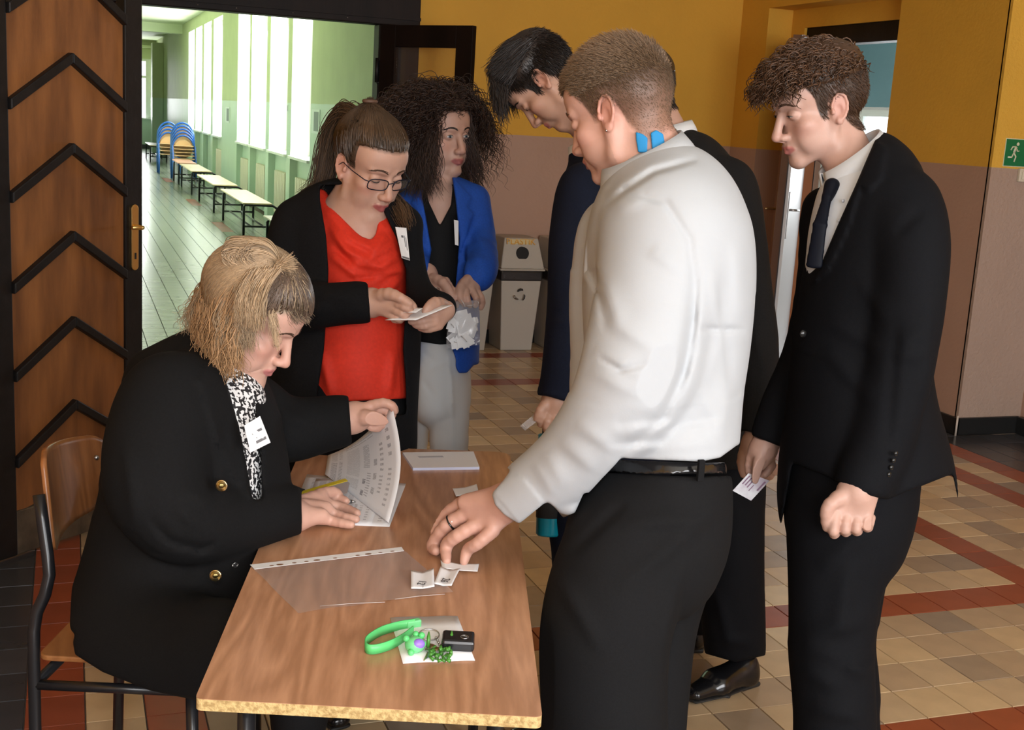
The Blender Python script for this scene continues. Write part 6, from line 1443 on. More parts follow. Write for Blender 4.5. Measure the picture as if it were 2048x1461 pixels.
def fall(starts, ends, n, spread, tone, r=.0012, wav=.006, seed=0, var=.3):
    g = np.random.default_rng(seed); K = 16; tt = np.linspace(0, 1, K)[None, :, None]; i = g.uniform(0, len(starts)-1, n); i0 = i.astype(int).clip(0, len(starts)-2); fr = (i-i0)[:, None]
    S = np.array([W(*q) for q in starts]); E = np.array([W(*q) for q in ends]); s_ = S[i0]*(1-fr)+S[i0+1]*fr+g.normal(size=(n, 3))*spread*.5; e_ = E[i0]*(1-fr)+E[i0+1]*fr+g.normal(size=(n, 3))*spread
    mid = (s_+e_)/2+(-HR*.020-HF*.010)[None]+g.normal(size=(n, 3))*spread*.6; C = s_[:, None]*(1-tt)**2+2*mid[:, None]*tt*(1-tt)+e_[:, None]*tt**2
    C = C+(HR*wav)[None, None]*np.sin(tt*g.uniform(9, 17, (n, 1, 1))+g.uniform(0, 6.3, (n, 1, 1)))*tt+(UZ*wav*.5)[None, None]*np.cos(tt*13+g.uniform(0, 6.3, (n, 1, 1)))*tt
    return locks(None, C, r, tone, var, seed=seed+1)

def badge(poly, parent, m=None, lines=()):
    b = slab3('name_badge', poly, .0015, mat('badge_white', (.66, .66, .68), .4), parent, .002)
    A, B, C, D_ = [np.array(q, float) for q in poly]
    for (v0, v1, u0, u1) in lines:
        Q = lambda u, v: tuple((A*(1-u)+B*u)*(1-v)+(D_*(1-u)+C*u)*v)
        slab3('badge_print', [Q(u0, v0), Q(u1, v0), Q(u1, v1), Q(u0, v1)], .0018, mat('badge_ink', (.10, .10, .11), .5), b, .002)
    return b
def person_blue():
    d = 3.74; h = Head(W(881, 266, 3.74), frame_from(42, 4, -3), 1.03, True, eyes='open', lip=1.05, wide=.97)
    f = Field(); h.build(f); f.cone(h.w((0, -.025, -.055)), W(876, 400, d), .046, .056, .03)
    rows(f, [(420, 828, 930, .07, d), (520, 830, 925, .10, d), (680, 835, 935, .10, d)], .05, n=1)
    D = 3.50
    limb(f, [(838, 480, 3.66, 26), (842, 530, 3.58, 21), (858, 556, 3.53, 18)], .02)
    hand(f, (862, 562, 3.52), [(892, 562, 3.49), (886, 572, 3.48), (878, 582, 3.48), (870, 588, 3.485)], [[(904, 580, 3.47), (912, 596, 3.47), (917, 604, 3.48)], [(897, 590, 3.46), (908, 606, 3.465), (913, 612, 3.475)], [(888, 598, 3.46), (898, 612, 3.47), (904, 618, 3.48)], [(878, 602, 3.47), (886, 614, 3.48), (892, 620, 3.49)]], [(868, 558, 3.5), (886, 566, 3.47), (900, 585, 3.455), (908, 598, 3.45)], D)
    limb(f, [(966, 470, 3.70, 24), (966, 530, 3.58, 20), (950, 556, 3.53, 18)], .02)
    hand(f, (946, 560, 3.52), [(922, 570, 3.49), (932, 576, 3.48), (944, 580, 3.48), (954, 584, 3.49)], [[(921, 588, 3.465), (925, 604, 3.46), (929, 610, 3.465)], [(934, 596, 3.455), (938, 608, 3.46), (940, 612, 3.47)], [(952, 596, 3.47), (954, 606, 3.48), (950, 612, 3.48)], [(962, 594, 3.48), (965, 606, 3.49), (962, 616, 3.495)]], [(936, 560, 3.5), (922, 576, 3.47), (920, 592, 3.455), (924, 604, 3.45)], D)
    hc = h.w((0, 0, 0)); BR = np.array((.030, .016, .012)); kp = hairline(.072, .050, .020, .02, -.06)
    b = body('curly dark-haired woman in a bright blue blazer and pale grey trousers', [(hc-.19, hc+np.array((.19, .19, .15)), .0028), (*cbox([(858, 545, 3.5), (925, 622, 3.5)], .04), .0026), (*cbox([(932, 548, 3.49), (968, 618, 3.5)], .04), .0026), (*cbox([(832, 392, 3.7), (925, 475, 3.74)], .05), .006), (*cbox([(850, 500, 3.72), (910, 650, 3.76)], .05), .014)], f, h, (.52, .31, .24), lip=(.38, .12, .11), hairpaint=[(kp, BR, .004)])
    eye_parts(h, b, 1, .0085, (.10, .13, .16), (.0022, 0), .0002); eye_parts(h, b, -1, .0085, (.10, .13, .16), (.0022, 0), .0002); brows(h, b, mat('brow_black', (.02, .012, .01), .6), 80)
    # curls: long helical locks falling round the head
    rg = np.random.default_rng(8); pcs = [cap_mesh(h, lambda x, y, z: kp(x, y, z) & (z > .0), .016, None, BR*.7)]
    R = scalp(2500, lambda x, y, z: kp(x, y, z), 4)
    L = rg.uniform(.14, .29, 2500)*(1-.2*(R[:, 1] > .04))
    C = grow(R, lambda p, t: np.stack([np.sign(p[:, 0])*(.5-.45*t)+p[:, 0]*3, -.45+.35*t+0*p[:, 0], .35-2.2*t**.6+0*p[:, 0]], 1), 34, L, .020, lift=.55, seed=3, jit=.22, curl=.006, curlf=1)
    # finer winding per lock
    K = C.shape[1]; T_ = np.gradient(C, axis=1); T_ /= (np.linalg.norm(T_, axis=2, keepdims=True)+1e-9); U = np.cross(T_, np.array([.3, .5, .8])); U /= (np.linalg.norm(U, axis=2, keepdims=True)+1e-9); V = np.cross(T_, U)
    tt = np.linspace(0, 1, K)[None]; ph = rg.uniform(0, 6.28, (len(C), 1)); fq = rg.uniform(3.0, 5.5, (len(C), 1))*L[:, None]/.2; a = ph+tt*fq*2*PI; rad = np.minimum(1, tt*5)*rg.uniform(.004, .0085, (len(C), 1))
    C = C+(U*np.cos(a)[..., None]+V*np.sin(a)[..., None])*rad[..., None]
    # keep the face clear
    inface = (C[:, :, 1] > .050) & (C[:, :, 2] < .060) & (C[:, :, 0] > -.066) & (C[:, :, 0] < .060); ok = inface.mean(1) < .05; C = C[ok]
    pcs.append(locks(h, C, .00125, BR*1.25, .55)); 
    R = scalp(900, kp, 9); C = grow(R, lambda p, t: np.stack([p[:, 0]*9, -.3+0*p[:, 0], .2-1.2*t+0*p[:, 0]], 1), 14, rg.uniform(.03, .055, 900), .012, lift=.9, seed=7, jit=.5, curl=.006, curlf=2.2); pcs.append(locks(h, C, .0009, BR*1.6, .5))
    pcs.append(fall([(846, 205, 3.72), (868, 200, 3.68), (884, 214, 3.66)], [(815, 375, 3.66), (842, 392, 3.62), (868, 372, 3.63)], 420, .016, BR*1.2, .0012, .013, 21, .5))
    pcs.append(fall([(905, 196, 3.68), (930, 200, 3.70), (945, 215, 3.74)], [(952, 330, 3.74), (962, 370, 3.76), (950, 390, 3.80)], 260, .014, BR*1.3, .0012, .012, 22, .5))
    joined('hair', pcs, M_HAIR, b, 'voluminous dark curly hair')
    t = Field(); rows(t, [(428, 826, 934, .085, d), (520, 826, 930, .105, d), (620, 826, 930, .105, d), (690, 822, 934, .105, d), (740, 822, 934, .105, d)], .03)
    limb(t, [(856, 386, d-.03, 15), (842, 410, d-.05, 20)], .02); limb(t, [(906, 384, d-.03, 15), (915, 410, d-.05, 20)], .02)
    carve(t, [(853, 372), (905, 372), (902, 410), (880, 452), (858, 405)], 3.4, 3.80, .003); carve(t, [(780, 672), (830, 682), (880, 690), (960, 684), (960, 900), (780, 900)], 3.3, 4.2, .002)
    garment('top', t, .005, M_BTOP, b)
    j = Field(); rows(j, [(412, 812, 958, .085, d), (450, 808, 962, .115, d), (540, 812, 952, .12, d), (640, 808, 952, .125, d), (700, 806, 950, .13, d), (770, 806, 950, .13, d)], .03)
    j.cone(W(860, 372, d+.03), W(816, 412, d), .030, .045, .02); j.cone(W(896, 368, d+.03), W(950, 400, d), .030, .045, .02)
    limb(j, [(946, 402, 3.72, 30), (960, 470, 3.70, 28), (967, 528, 3.575, 27), (957, 556, 3.525, 27)], .02); limb(j, [(818, 420, 3.72, 30), (815, 490, 3.68, 28), (836, 540, 3.58, 24), (856, 553, 3.54, 22)], .02)
    carve(j, [(852, 350), (905, 350), (912, 400), (920, 480), (912, 560), (903, 640), (902, 690), (912, 720), (906, 800), (835, 800), (840, 720), (838, 600), (852, 560), (862, 500), (850, 430), (842, 390)], 3.2, 3.76, .004)
    carve(j, [(780, 756), (816, 748), (838, 700), (860, 660), (890, 660), (902, 720), (918, 747), (934, 746), (948, 730), (1010, 725), (1010, 900), (780, 900)], 3.2, 4.2, .006)
    carve(j, [(955, 520), (985, 555), (1000, 620), (925, 600), (938, 555)], 3.2, 3.46, .003) if False else None
    raised(j, [(850, 360), (842, 390), (850, 430), (862, 500), (850, 560), (838, 470), (818, 440), (836, 425), (822, 405)], 3.3, 3.78, .006); raised(j, [(904, 352), (912, 400), (920, 480), (916, 520), (940, 450), (948, 428), (934, 415), (944, 395)], 3.3, 3.78, .006)
    folds(j, [[(945, 470, 3.62), (975, 500, 3.62)], [(940, 515, 3.6), (972, 520, 3.58)], [(935, 430, 3.6), (930, 600, 3.6)]], .006, .012); crumple(j, W(700, 350, 3.7)-.3, W(1000, 760, 3.8)+.3, .0018, 36, 3)
    ja = garment('blazer', j, .0052, M_BLAZER, b)
    badge([(908, 440, 3.575), (917, 442, 3.575), (917, 492, 3.575), (910, 490, 3.575)], ja)
    tr = Field(); rows(tr, [(690, 828, 934, .11, d), (760, 822, 937, .12, d), (800, 822, 937, .12, d)], .02)
    limb(tr, [(898, 780, d-.03, 40), (898, 880, d-.03, 37), (898, 990, d, 35), (898, 1110, d, 36)], .015); limb(tr, [(838, 780, d+.06, 36), (826, 880, d+.08, 28), (826, 990, d+.08, 26), (826, 1100, d+.08, 27)], .015)
    folds(tr, [[(895, 700, 3.6), (903, 780, 3.6), (905, 900, 3.6)]], .006, .006); folds(tr, [[(850, 745, 3.6), (900, 720, 3.6)], [(840, 700, 3.6), (880, 735, 3.6)], [(845, 760, 3.6), (870, 800, 3.6)]], .004, .010, 1)
    garment('trousers', tr, .006, M_GREYT, b)
    for x, dd in ((898, d), (826, d+.08)):
        p = W(x, 1100, dd); g = Field(); g.cone(p, (p[0], p[1], .04), .052, .06, .01); garment('trouser_leg', g, .010, M_GREYT, b); shoe(b, (p[0]+.02, p[1]+.06, 0), (p[0]+.05, p[1]-.17, 0), m=mat('black_shoe_leather', (.006, .006, .007), .22, coat=.25, spec=.4))
    r = tubeo('ring', [W(874+5*math.cos(q), 579+3*math.sin(q), 3.463-.004*math.sin(q)) for q in np.linspace(0, 2*PI, 14)[:-1]], .0014, MATS['bare_steel'], b, 5, True)
    # bag of folded slips
    bag = empty('plastic_bag', tuple(W(925, 640, 3.45)), 'clear plastic bag full of small folded white slips held by the woman in blue', 'bag')
    cors = [(898, 604), (958, 600), (960, 690), (892, 698)]
    def bg(side):
        def c(u, v):
            x = (cors[0][0]*(1-u)+cors[1][0]*u)*(1-v)+(cors[3][0]*(1-u)+cors[2][0]*u)*v; y = (cors[0][1]*(1-u)+cors[1][1]*u)*(1-v)+(cors[3][1]*(1-u)+cors[2][1]*u)*v
            return Vector(W(x, y, 3.45+side*(.018*math.sin(PI*u)*math.sin(PI*min(1, v*1.1))**.5)+.003*math.sin(13*u+9*v)))
        return c
    for sd in (-1, 1): patch('bag_film', [(0, 0, 0)]*4, MATS['sleeve_film'], 14, 18, 0, parent=bag, ctrl=bg(sd))
    r7 = random.Random(9)
    for k in range(26):
        x = r7.uniform(902, 950); y = r7.uniform(640, 690); a = r7.uniform(-.9, .9); w_, h_ = r7.uniform(9, 15), r7.uniform(6, 10); dd = 3.45+r7.uniform(-.012, .010); ca, sa = math.cos(a), math.sin(a)
        if k < 3: x, y, w_, h_, a = 925+8*(k-1), 636+8*k, 20, 13, -.25; ca, sa = math.cos(a), math.sin(a)
        P4 = [(x+sx*w_*ca-sy*h_*sa, y+sx*w_*sa+sy*h_*ca, dd+sx*.004) for sx, sy in ((-1, -1), (1, -1), (1, 1), (-1, 1))]; s_ = slab3('folded_slip', P4, .0012, M_PAPER, bag)
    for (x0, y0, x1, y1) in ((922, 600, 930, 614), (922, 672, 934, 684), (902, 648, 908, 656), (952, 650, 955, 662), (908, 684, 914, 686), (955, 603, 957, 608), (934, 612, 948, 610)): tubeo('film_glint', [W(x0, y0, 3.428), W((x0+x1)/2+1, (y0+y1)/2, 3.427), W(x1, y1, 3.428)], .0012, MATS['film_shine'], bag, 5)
    return b
# ------------------------------------------------------------------ person: woman in a red top and black cardigan
M_RED = mat('red_top_fabric', (.62, .030, .012), .7, noise=.08, nscale=120, bump=.06, bscale=350, spec=.3)
M_CARD = mat('black_cardigan_knit', (.0055, .0055, .0065), .9, noise=.3, nscale=260, bump=.2, bscale=420, spec=.15)
def person_red():
    d = 3.22; h = Head(W(739, 327, 3.14), frame_from(43, 23, 0), 1.04, True, eyes='closed', lip=.95, wide=1.02)
    f = Field(); h.build(f); f.cone(h.w((0, -.028, -.060)), W(700, 450, d), .048, .058, .03); f.cone(h.w((0, .01, -.08)), W(718, 450, d-.03), .034, .05, .03)
    rows(f, [(455, 632, 790, .085, d), (560, 620, 800, .10, d), (900, 620, 800, .11, d)], .06, n=1)
    A = 2.98
    limb(f, [(600, 620, 3.10, 34), (680, 606, 3.0, 27), (735, 606, A, 22), (745, 606, A-.005, 24)], .02)
    hand(f, (748, 606, A-.01), [(786, 594, 2.94), (790, 606, 2.93), (786, 618, 2.935), (778, 628, 2.95)], [[(806, 598, 2.92), (820, 606, 2.92), (828, 614, 2.925)], [(808, 614, 2.91), (820, 621, 2.915), (812, 627, 2.93)], [(804, 628, 2.92), (812, 634, 2.93), (800, 636, 2.945)], [(794, 636, 2.94), (800, 640, 2.95), (788, 640, 2.96)]], [(756, 594, 2.95), (778, 588, 2.92), (800, 596, 2.905), (820, 608, 2.905)], A, wr=.024, kr=.0112)
    B_ = 3.02
    limb(f, [(838, 580, 3.2, 20), (866, 606, 3.1, 19), (888, 618, 3.04, 19)], .02)
    hand(f, (888, 622, 3.03), [(872, 628, 2.99), (870, 638, 2.985), (872, 646, 2.99), (878, 652, 3.0)], [[(850, 630, 2.975), (834, 636, 2.98), (824, 638, 2.985)], [(848, 642, 2.97), (832, 644, 2.975), (822, 644, 2.98)], [(852, 652, 2.975), (838, 652, 2.98), (830, 650, 2.985)], [(860, 658, 2.985), (848, 658, 2.99), (840, 656, 2.995)]], [(884, 610, 3.01), (870, 606, 2.97), (858, 614, 2.95), (850, 624, 2.945)], B_, wr=.022, kr=.0108)
    hc = h.w((0, 0, 0)); kp0 = hairline(.058, .038, .0, .018, -.068); kp = lambda x, y, z: kp0(x, y, z) & ((y < .028) | (z > .070-.10*np.maximum(0, np.abs(x)-.035)**1.0-.22*np.maximum(0, .055-y))); BR = np.array((.062, .036, .020))
    b = body('woman in glasses wearing a red draped top under a black cardigan', [(hc-.19, hc+np.array((.19, .19, .16)), .0026), (*cbox([(742, 580, 2.95), (832, 645, 2.95)], .045), .0026), (*cbox([(825, 600, 2.99), (900, 660, 3.0)], .04), .0026), (*cbox([(630, 405, 3.15), (790, 520, 3.18)], .04), .006), (*cbox([(640, 560, 3.2), (780, 860, 3.24)], .05), .014)], f, h, (.55, .325, .245), lip=(.36, .10, .095), hairpaint=[(kp, BR*.9, .004)])
    for sd in (-1, 1): lash_line(h, b, sd, thick=.0013)
    brows(h, b, mat('brow_brown', (.07, .035, .02), .6), 90, .0006)
    rg = np.random.default_rng(5); pcs = [cap_mesh(h, lambda x, y, z: kp(x, y, z) & (z > .02), .007, None, BR*.8)]
    TP = np.array((0, -.065, .135))
    R, NN = scalp2(h, 3600, kp, 3); 
    P = R+NN*.002; out = [P]; 
    for k in range(1, 14):
        t = k/13; tgt = TP+rg.normal(size=R.shape)*.004; dv = tgt-P; n_ = (P-SC)/SR; n_ /= np.linalg.norm(n_, axis=1)[:, None]; rem = np.linalg.norm(dv, axis=1)[:, None]
        P = P+dv/np.maximum(1, 14-k); P = outskull(P, .009+.004*t); out.append(P)
    C = np.stack(out, 1); colr = BR[None]*(1+.9*(np.abs(vnoise(R, 90, 2))[:, None])*(R[:, 2:3] > .03)); pcs.append(locks(h, C, .0012, colr, .35))
    # ponytail: down the back and over the left of the picture, part of it forward over the shoulder
    pt = h.w(TP); N = 700
    for (path, n_, spread) in (([(715, 232, 3.19), (690, 226, 3.22), (668, 262, 3.25), (655, 320, 3.27), (640, 375, 3.27), (606, 396, 3.24)], 700, .0115), ([(700, 236, 3.24), (735, 320, 3.32), (772, 390, 3.27), (798, 420, 3.15), (814, 455, 3.105)], 380, .0095)):
        Q, _ = smooth_chain([W(*q) for q in path], [1]*len(path), 4); Q = np.array(Q); K = len(Q); tt = np.linspace(0, 1, K)
        off = rg.normal(size=(n_, 1, 3))*spread*(.25+.9*np.sin(PI*np.minimum(1, tt*.62+.12)))[None, :, None]; C = Q[None]+off+.004*np.sin(tt[None, :, None]*9+rg.uniform(0, 6, (n_, 1, 3)))
        cut = rg.uniform(.75, 1, n_); idx = (np.linspace(0, 1, K)[None]*cut[:, None]*(K-1)); i0 = np.clip(idx.astype(int), 0, K-2); fr = (idx-i0)[..., None]; C = C[np.arange(n_)[:, None], i0]*(1-fr)+C[np.arange(n_)[:, None], i0+1]*fr
        tone = BR*(1.3 if n_ == 700 else 2.2); pcs.append(locks(None, C, .0013, tone, .45))
    joined('hair', pcs, M_HAIR, b, 'brown hair drawn back into a high ponytail')
    tubeo('hair_band', [pt+h.R[0]*.017*math.cos(a)+(h.R[1]*.7+h.R[2]*.3)*.017*math.sin(a) for a in np.linspace(0, 2*PI, 18)[:-1]], .005, mat('hair_band_brown', (.10, .05, .03), .6), b, 6, True)
    # red top with a cowl neck
    t = Field(); rows(t, [(455, 636, 796, .095, d), (540, 632, 806, .125, d), (640, 630, 806, .125, d), (740, 622, 808, .13, d), (820, 618, 808, .13, d), (880, 618, 808, .13, d)], .03)
    t.cone(W(640, 395, d-.0), W(655, 460, d-.04), .022, .05, .02); t.cone(W(765, 415, d-.02), W(770, 470, d-.04), .020, .05, .02)
    t.cone(W(690, 520, d-.06), W(755, 520, d-.06), .06, .06, .03)
    carve(t, [(644, 372), (656, 410), (690, 445), (722, 476), (742, 482), (752, 470), (760, 420), (756, 380)], 2.9, 3.19, .004)
    carve(t, [(580, 812), (640, 806), (805, 798), (860, 790), (860, 1000), (580, 1000)], 2.8, 3.8, .002)
    folds(t, [[(650, 420, 3.12), (700, 478, 3.08), (748, 500, 3.07), (775, 470, 3.1)], [(665, 470, 3.1), (715, 528, 3.06), (765, 535, 3.06), (800, 510, 3.1)], [(660, 510, 3.08), (720, 560, 3.06)], [(745, 560, 3.07), (808, 540, 3.1)], [(640, 700, 3.08), (660, 790, 3.08)], [(790, 700, 3.1), (780, 790, 3.1)], [(655, 440, 3.12), (690, 500, 3.08), (735, 520, 3.07), (790, 490, 3.1)], [(760, 600, 3.08), (800, 560, 3.1)]], .013, .013)
    folds(t, [[(668, 492, 3.1), (704, 530, 3.06)], [(690, 560, 3.06), (800, 552, 3.08)]], .008, .008, 1); crumple(t, W(600, 380, 3.2)-.2, W(820, 840, 3.2)+.2, .0022, 26, 5)
    garment('red_top', t, .0048, M_RED, b)
    j = Field(); rows(j, [(440, 590, 814, .10, d), (500, 566, 826, .15, d), (600, 556, 832, .16, d), (720, 552, 828, .16, d), (820, 548, 822, .165, d), (930, 545, 824, .165, d)], .04)
    j.cone(W(640, 405, d+.02), W(590, 440, d), .035, .05, .03); j.cone(W(775, 420, d+.02), W(812, 450, d), .03, .045, .03)
    limb(j, [(592, 446, 3.18, 44), (578, 540, 3.14, 44), (592, 612, 3.09, 42), (640, 612, 3.03, 36), (700, 606, 2.99, 33), (740, 606, 2.975, 31)], .03); limb(j, [(806, 455, 3.2, 30), (818, 530, 3.2, 28), (838, 585, 3.13, 26), (874, 612, 3.06, 24), (886, 616, 3.05, 23)], .02)
    carve(j, [(640, 370), (640, 400), (652, 470), (657, 540), (655, 600), (648, 700), (632, 806), (628, 840), (812, 830), (812, 780), (806, 700), (812, 600), (812, 540), (792, 475), (768, 425), (760, 370)], 3.02, 3.24, .003)
    carve(j, [(735, 560), (760, 560), (765, 650), (742, 650)], 2.7, 3.06, .003) 
    folds(j, [[(585, 560, 3.02), (640, 580, 2.98)], [(590, 640, 3.0), (660, 612, 2.96)], [(620, 590, 3.0), (700, 596, 2.95)]], .006, .014); crumple(j, W(560, 400, 3.1)-.2, W(860, 900, 3.2)+.2, .002, 30, 6)
    ja = garment('cardigan', j, .006, M_CARD, b)
    badge([(790, 455, 3.075), (812, 457, 3.085), (819, 522, 3.075), (803, 517, 3.065)], ja, lines=[(.25, .32, .4, .6), (.25, .6, .66, .72), (.3, .7, .8, .85), (.93, .99, .05, .95)])
    tr = Field(); rows(tr, [(800, 592, 806, .13, d), (880, 584, 812, .14, d)], .03)
    for x, dd in ((650, d-.02), (752, d+.06)):
        p = W(x, 900, dd); tr.chain([p, (p[0], p[1], .45), (p[0], p[1], .07)], [.09, .07, .065], .03, n=3); shoe(b, (p[0]-.02, p[1]+.08, 0), (p[0]+.04, p[1]-.16, 0), m=mat('black_shoe_leather', (.006, .006, .007), .22, coat=.25, spec=.4))
    garment('trousers', tr, .010, M_BTROUS, b)
    g = glasses(h, 'thin dark metal eyeglasses worn by the woman in red', None)
    # cards being read
    o = patch('paper_card', (W(770, 641, 2.93), W(832, 641, 2.90), W(905, 611, 2.96), W(860, 612, 3.0)), M_PAPER, 6, 6, .001); tag(o, 'flat white card held between the hands of the woman in red', 'card')
    o = patch('paper_slip', (W(806, 625, 2.91), W(832, 626, 2.90), W(846, 617, 2.92), W(826, 616, 2.93)), M_PAPER, 4, 4, .001); tag(o, 'small white slip between finger and thumb of the woman in red', 'paper slip')
    return b
# ------------------------------------------------------------------ person: seated woman with blonde updo
def person_seated():
    d = 2.50; h = Head(W(503, 628, 2.45), frame_from(80, 32, 0), 1.03, True, eyes='closed', nose=1.05)
    f = Field(); h.build(f); f.cone(h.w((0, -.028, -.060)), W(440, 745, d), .050, .058, .03)
    rows(f, [(800, 330, 520, .09, d), (950, 320, 520, .12, d), (1200, 300, 480, .13, d)], .05, n=1)
    z = lambda x, y, hgt: (CAMZ-hgt)/-ray(x, y)[2]
    wz = TZ+.022
    limb(f, [(420, 1060, 2.35, 40), (540, 1045, 2.42, 34), (600, 1028, z(600, 1028, wz+.005), 27)], .02)
    K = [(644, 998), (656, 1010), (654, 1024), (642, 1037)]; KD = [(x, y, z(x, y, wz-(.004 if i else 0))) for i, (x, y) in enumerate(K)]
    FG = [[(668, 997), (684, 1000), (692, 1003)], [(678, 1014), (698, 1020), (714, 1027)], [(672, 1030), (692, 1036), (712, 1039)], [(662, 1042), (684, 1047), (702, 1050)]]
    hand(f, (604, 1026, z(604, 1026, wz+.004)), KD, [[(x, y, z(x, y, TZ+.013+(.006 if i == 0 else 0))) for x, y in g] for i, g in enumerate(FG)], [(x, y, z(x, y, hh)) for x, y, hh in ((612, 1008, wz+.01), (640, 992, wz+.012), (664, 985, wz+.012), (678, 990, wz+.004))], 0, wr=.0235, kr=.0118)
    for a_, b_ in (((606, 1012), (642, 1003)), ((606, 1036), (642, 1032)), ((615, 1024), (650, 1018))): f.cone(W(*a_, z(*a_, wz+.006)), W(*b_, z(*b_, wz+.004)), .022, .016, .012)
    A = 2.72
    limb(f, [(560, 870, 2.72, 34), (650, 850, 2.72, 27), (702, 838, A, 23), (712, 834, A, 25)], .02)
    hand(f, (716, 833, A), [(742, 812, 2.72), (748, 822, 2.735), (744, 836, 2.74), (736, 846, 2.74)], [[(766, 806, 2.715), (784, 812, 2.715), (790, 822, 2.72)], [(770, 820, 2.74), (784, 830, 2.745), (776, 838, 2.74)], [(764, 840, 2.75), (772, 848, 2.745), (758, 850, 2.735)], [(752, 850, 2.745), (756, 856, 2.74), (742, 856, 2.73)]], [(722, 836, 2.70), (744, 836, 2.685), (762, 842, 2.682), (774, 846, 2.684)], 0, wr=.0235, kr=.0118)
    hc = h.w((0, 0, 0)); kp = hairline(.060, .036, .0, .018, -.070); BL = np.array((.40, .28, .17)); DK = np.array((.10, .065, .045))
    b = body('seated blonde woman in a black coat writing at the table', [(hc-.19, hc+.19, .0025), (*cbox([(600, 985, z(600, 985, .80)), (715, 1050, z(715, 1050, .77)), (600, 1050, z(600, 1050, .80))], .05), .0025), (*cbox([(712, 800, 2.70), (790, 856, 2.74)], .04), .0025), (*cbox([(390, 770, 2.48), (470, 1200, 2.52)], .06), .014)], f, h, (.58, .335, .26), lip=(.45, .16, .15), hairpaint=[(kp, BL*.7, .004)])
    lash_line(h, b, 1, thick=.0010); lash_line(h, b, -1, thick=.0010); brows(h, b, mat('brow_brown', (.07, .035, .02), .6), 70, .0006)
    rg = np.random.default_rng(6); pcs = [cap_mesh(h, lambda x, y, z: kp(x, y, z) & (z > .02) & (y < .05), .010, None, BL*.7)]
    TP = h.loc(np.array([W(556, 536, 2.395)]))[0]; R, NN = scalp2(h, 4200, lambda x, y, z: kp(x, y, z), 3); P = R+NN*.002; out = [P]
    for k in range(1, 14):
        t = k/13; dv = TP+rg.normal(size=R.shape)*.008-P; P = P+dv/np.maximum(1, 14-k); P = outskull(P, .014+.006*t); out.append(P)
    C = np.stack(out, 1); tone = np.where(((R[:, 1:2] > .015) & (R[:, 2:3] < .070)) , DK[None], BL[None]*(.75+.5*np.abs(vnoise(R, 60, 4)))[:, None]); pcs.append(locks(h, C, .0013, tone, .28))
    # bun: loops of hair coiled on the crown
    bc = W(506, 532, 2.375); e1, e2, e3 = HR, nrm(UZ*.9+HF*.3), HF
    nB = 1100; tie = W(558, 532, 2.385); tw = np.linspace(0, 1, 24)[None]; sA = tw*PI*rg.uniform(1.1, 1.9, (nB, 1)); Lr = rg.uniform(.050, .108, (nB, 1)); q = rg.uniform(0, 2*PI, (nB, 1)); wv = rg.uniform(.35, 1, (nB, 1))**.6
    up_ = np.cos(q)*.024*wv; dp_ = np.sin(q)*.034*wv
    C = tie[None, None]-e1*(Lr*(1-np.cos(sA))/2)[..., None]+e2*((.014*np.sin(sA*.5)+np.sin(sA)*.016+up_*np.sin(sA*.5)**.8))[..., None]+e3*((dp_*np.sin(sA*.5)**.8))[..., None]+UZ*(.008*np.sin(PI*tw))[..., None]
    pcs.append(locks(None, C, .0012, BL*(.62+.65*np.abs(np.sin(q*2.5))), .25))
    tp2 = W(560, 530, 2.36); nT = 200; C = tp2[None, None]+rg.normal(size=(nT, 1, 3))*.003+(e1*.020+UZ*.004)[None, None]*(tw-.2)[..., None]+rg.normal(size=(nT, 1, 3))*(.008*tw)[..., None]; pcs.append(locks(None, C, .0010, BL*1.2, .3))
    band = [(558, 534, 2.37)]
    # loose wavy hair down the back of the head and in front of the ear
    pcs.append(fall([(425, 560, 2.52), (440, 545, 2.44), (470, 580, 2.36), (490, 620, 2.35)], [(392, 640, 2.55), (410, 690, 2.46), (440, 735, 2.39), (468, 740, 2.36)], 1500, .013, BL*np.array((1.02, .84, .66)), .0013, .007, 3))
    pcs.append(fall([(450, 600, 2.37), (520, 560, 2.35)], [(450, 700, 2.365), (500, 690, 2.36)], 500, .010, BL*.85, .0012, .006, 5))
    pcs.append(fall([(500, 545, 2.345), (556, 540, 2.36)], [(478, 640, 2.325), (520, 655, 2.335)], 900, .007, BL*np.array((1.0, .98, .96)), .0012, .002, 11))
    pcs.append(fall([(545, 545, 2.37), (560, 540, 2.37)], [(552, 640, 2.365), (556, 700, 2.37)], 120, .004, BL*1.25, .0010, .003, 6))
    pcs.append(fall([(555, 535, 2.38), (585, 560, 2.42)], [(588, 640, 2.39), (616, 640, 2.44)], 420, .006, np.where(np.random.default_rng(2).uniform(size=(420, 1)) < .5, DK[None]*1.3, BL[None]*.8), .0010, .003, 7))
    pcs.append(fall([(400, 600, 2.50), (430, 560, 2.45)], [(368, 650, 2.52), (385, 690, 2.48)], 60, .014, BL, .0006, .008, 8))
    joined('hair', pcs, M_HAIR, b, 'blonde hair twisted up on the crown with loose waves')
    # patterned blouse
    M_PAT = mat('speckled_blouse', (.012, .012, .014), .6, col2=(.72, .72, .72), nscale=150, thresh=(.50, .53), detail=1.0)
    s = Field(); rows(s, [(790, 428, 500, .09, 2.46), (860, 420, 522, .11, 2.46), (1000, 420, 530, .13, 2.46), (1100, 420, 530, .13, 2.46)], .03); s.cone(W(446, 745, 2.46), W(470, 800, 2.46), .054, .06, .02)
    garment('blouse', s, .005, M_PAT, b)
    j = Field()
    rows(j, [(770, 330, 470, .12, d), (820, 285, 520, .19, d), (900, 248, 548, .20, d), (1000, 228, 562, .19, d), (1080, 210, 560, .19, d), (1160, 190, 540, .20, d), (1240, 165, 510, .21, 2.46), (1290, 150, 480, .21, 2.44)], .04)
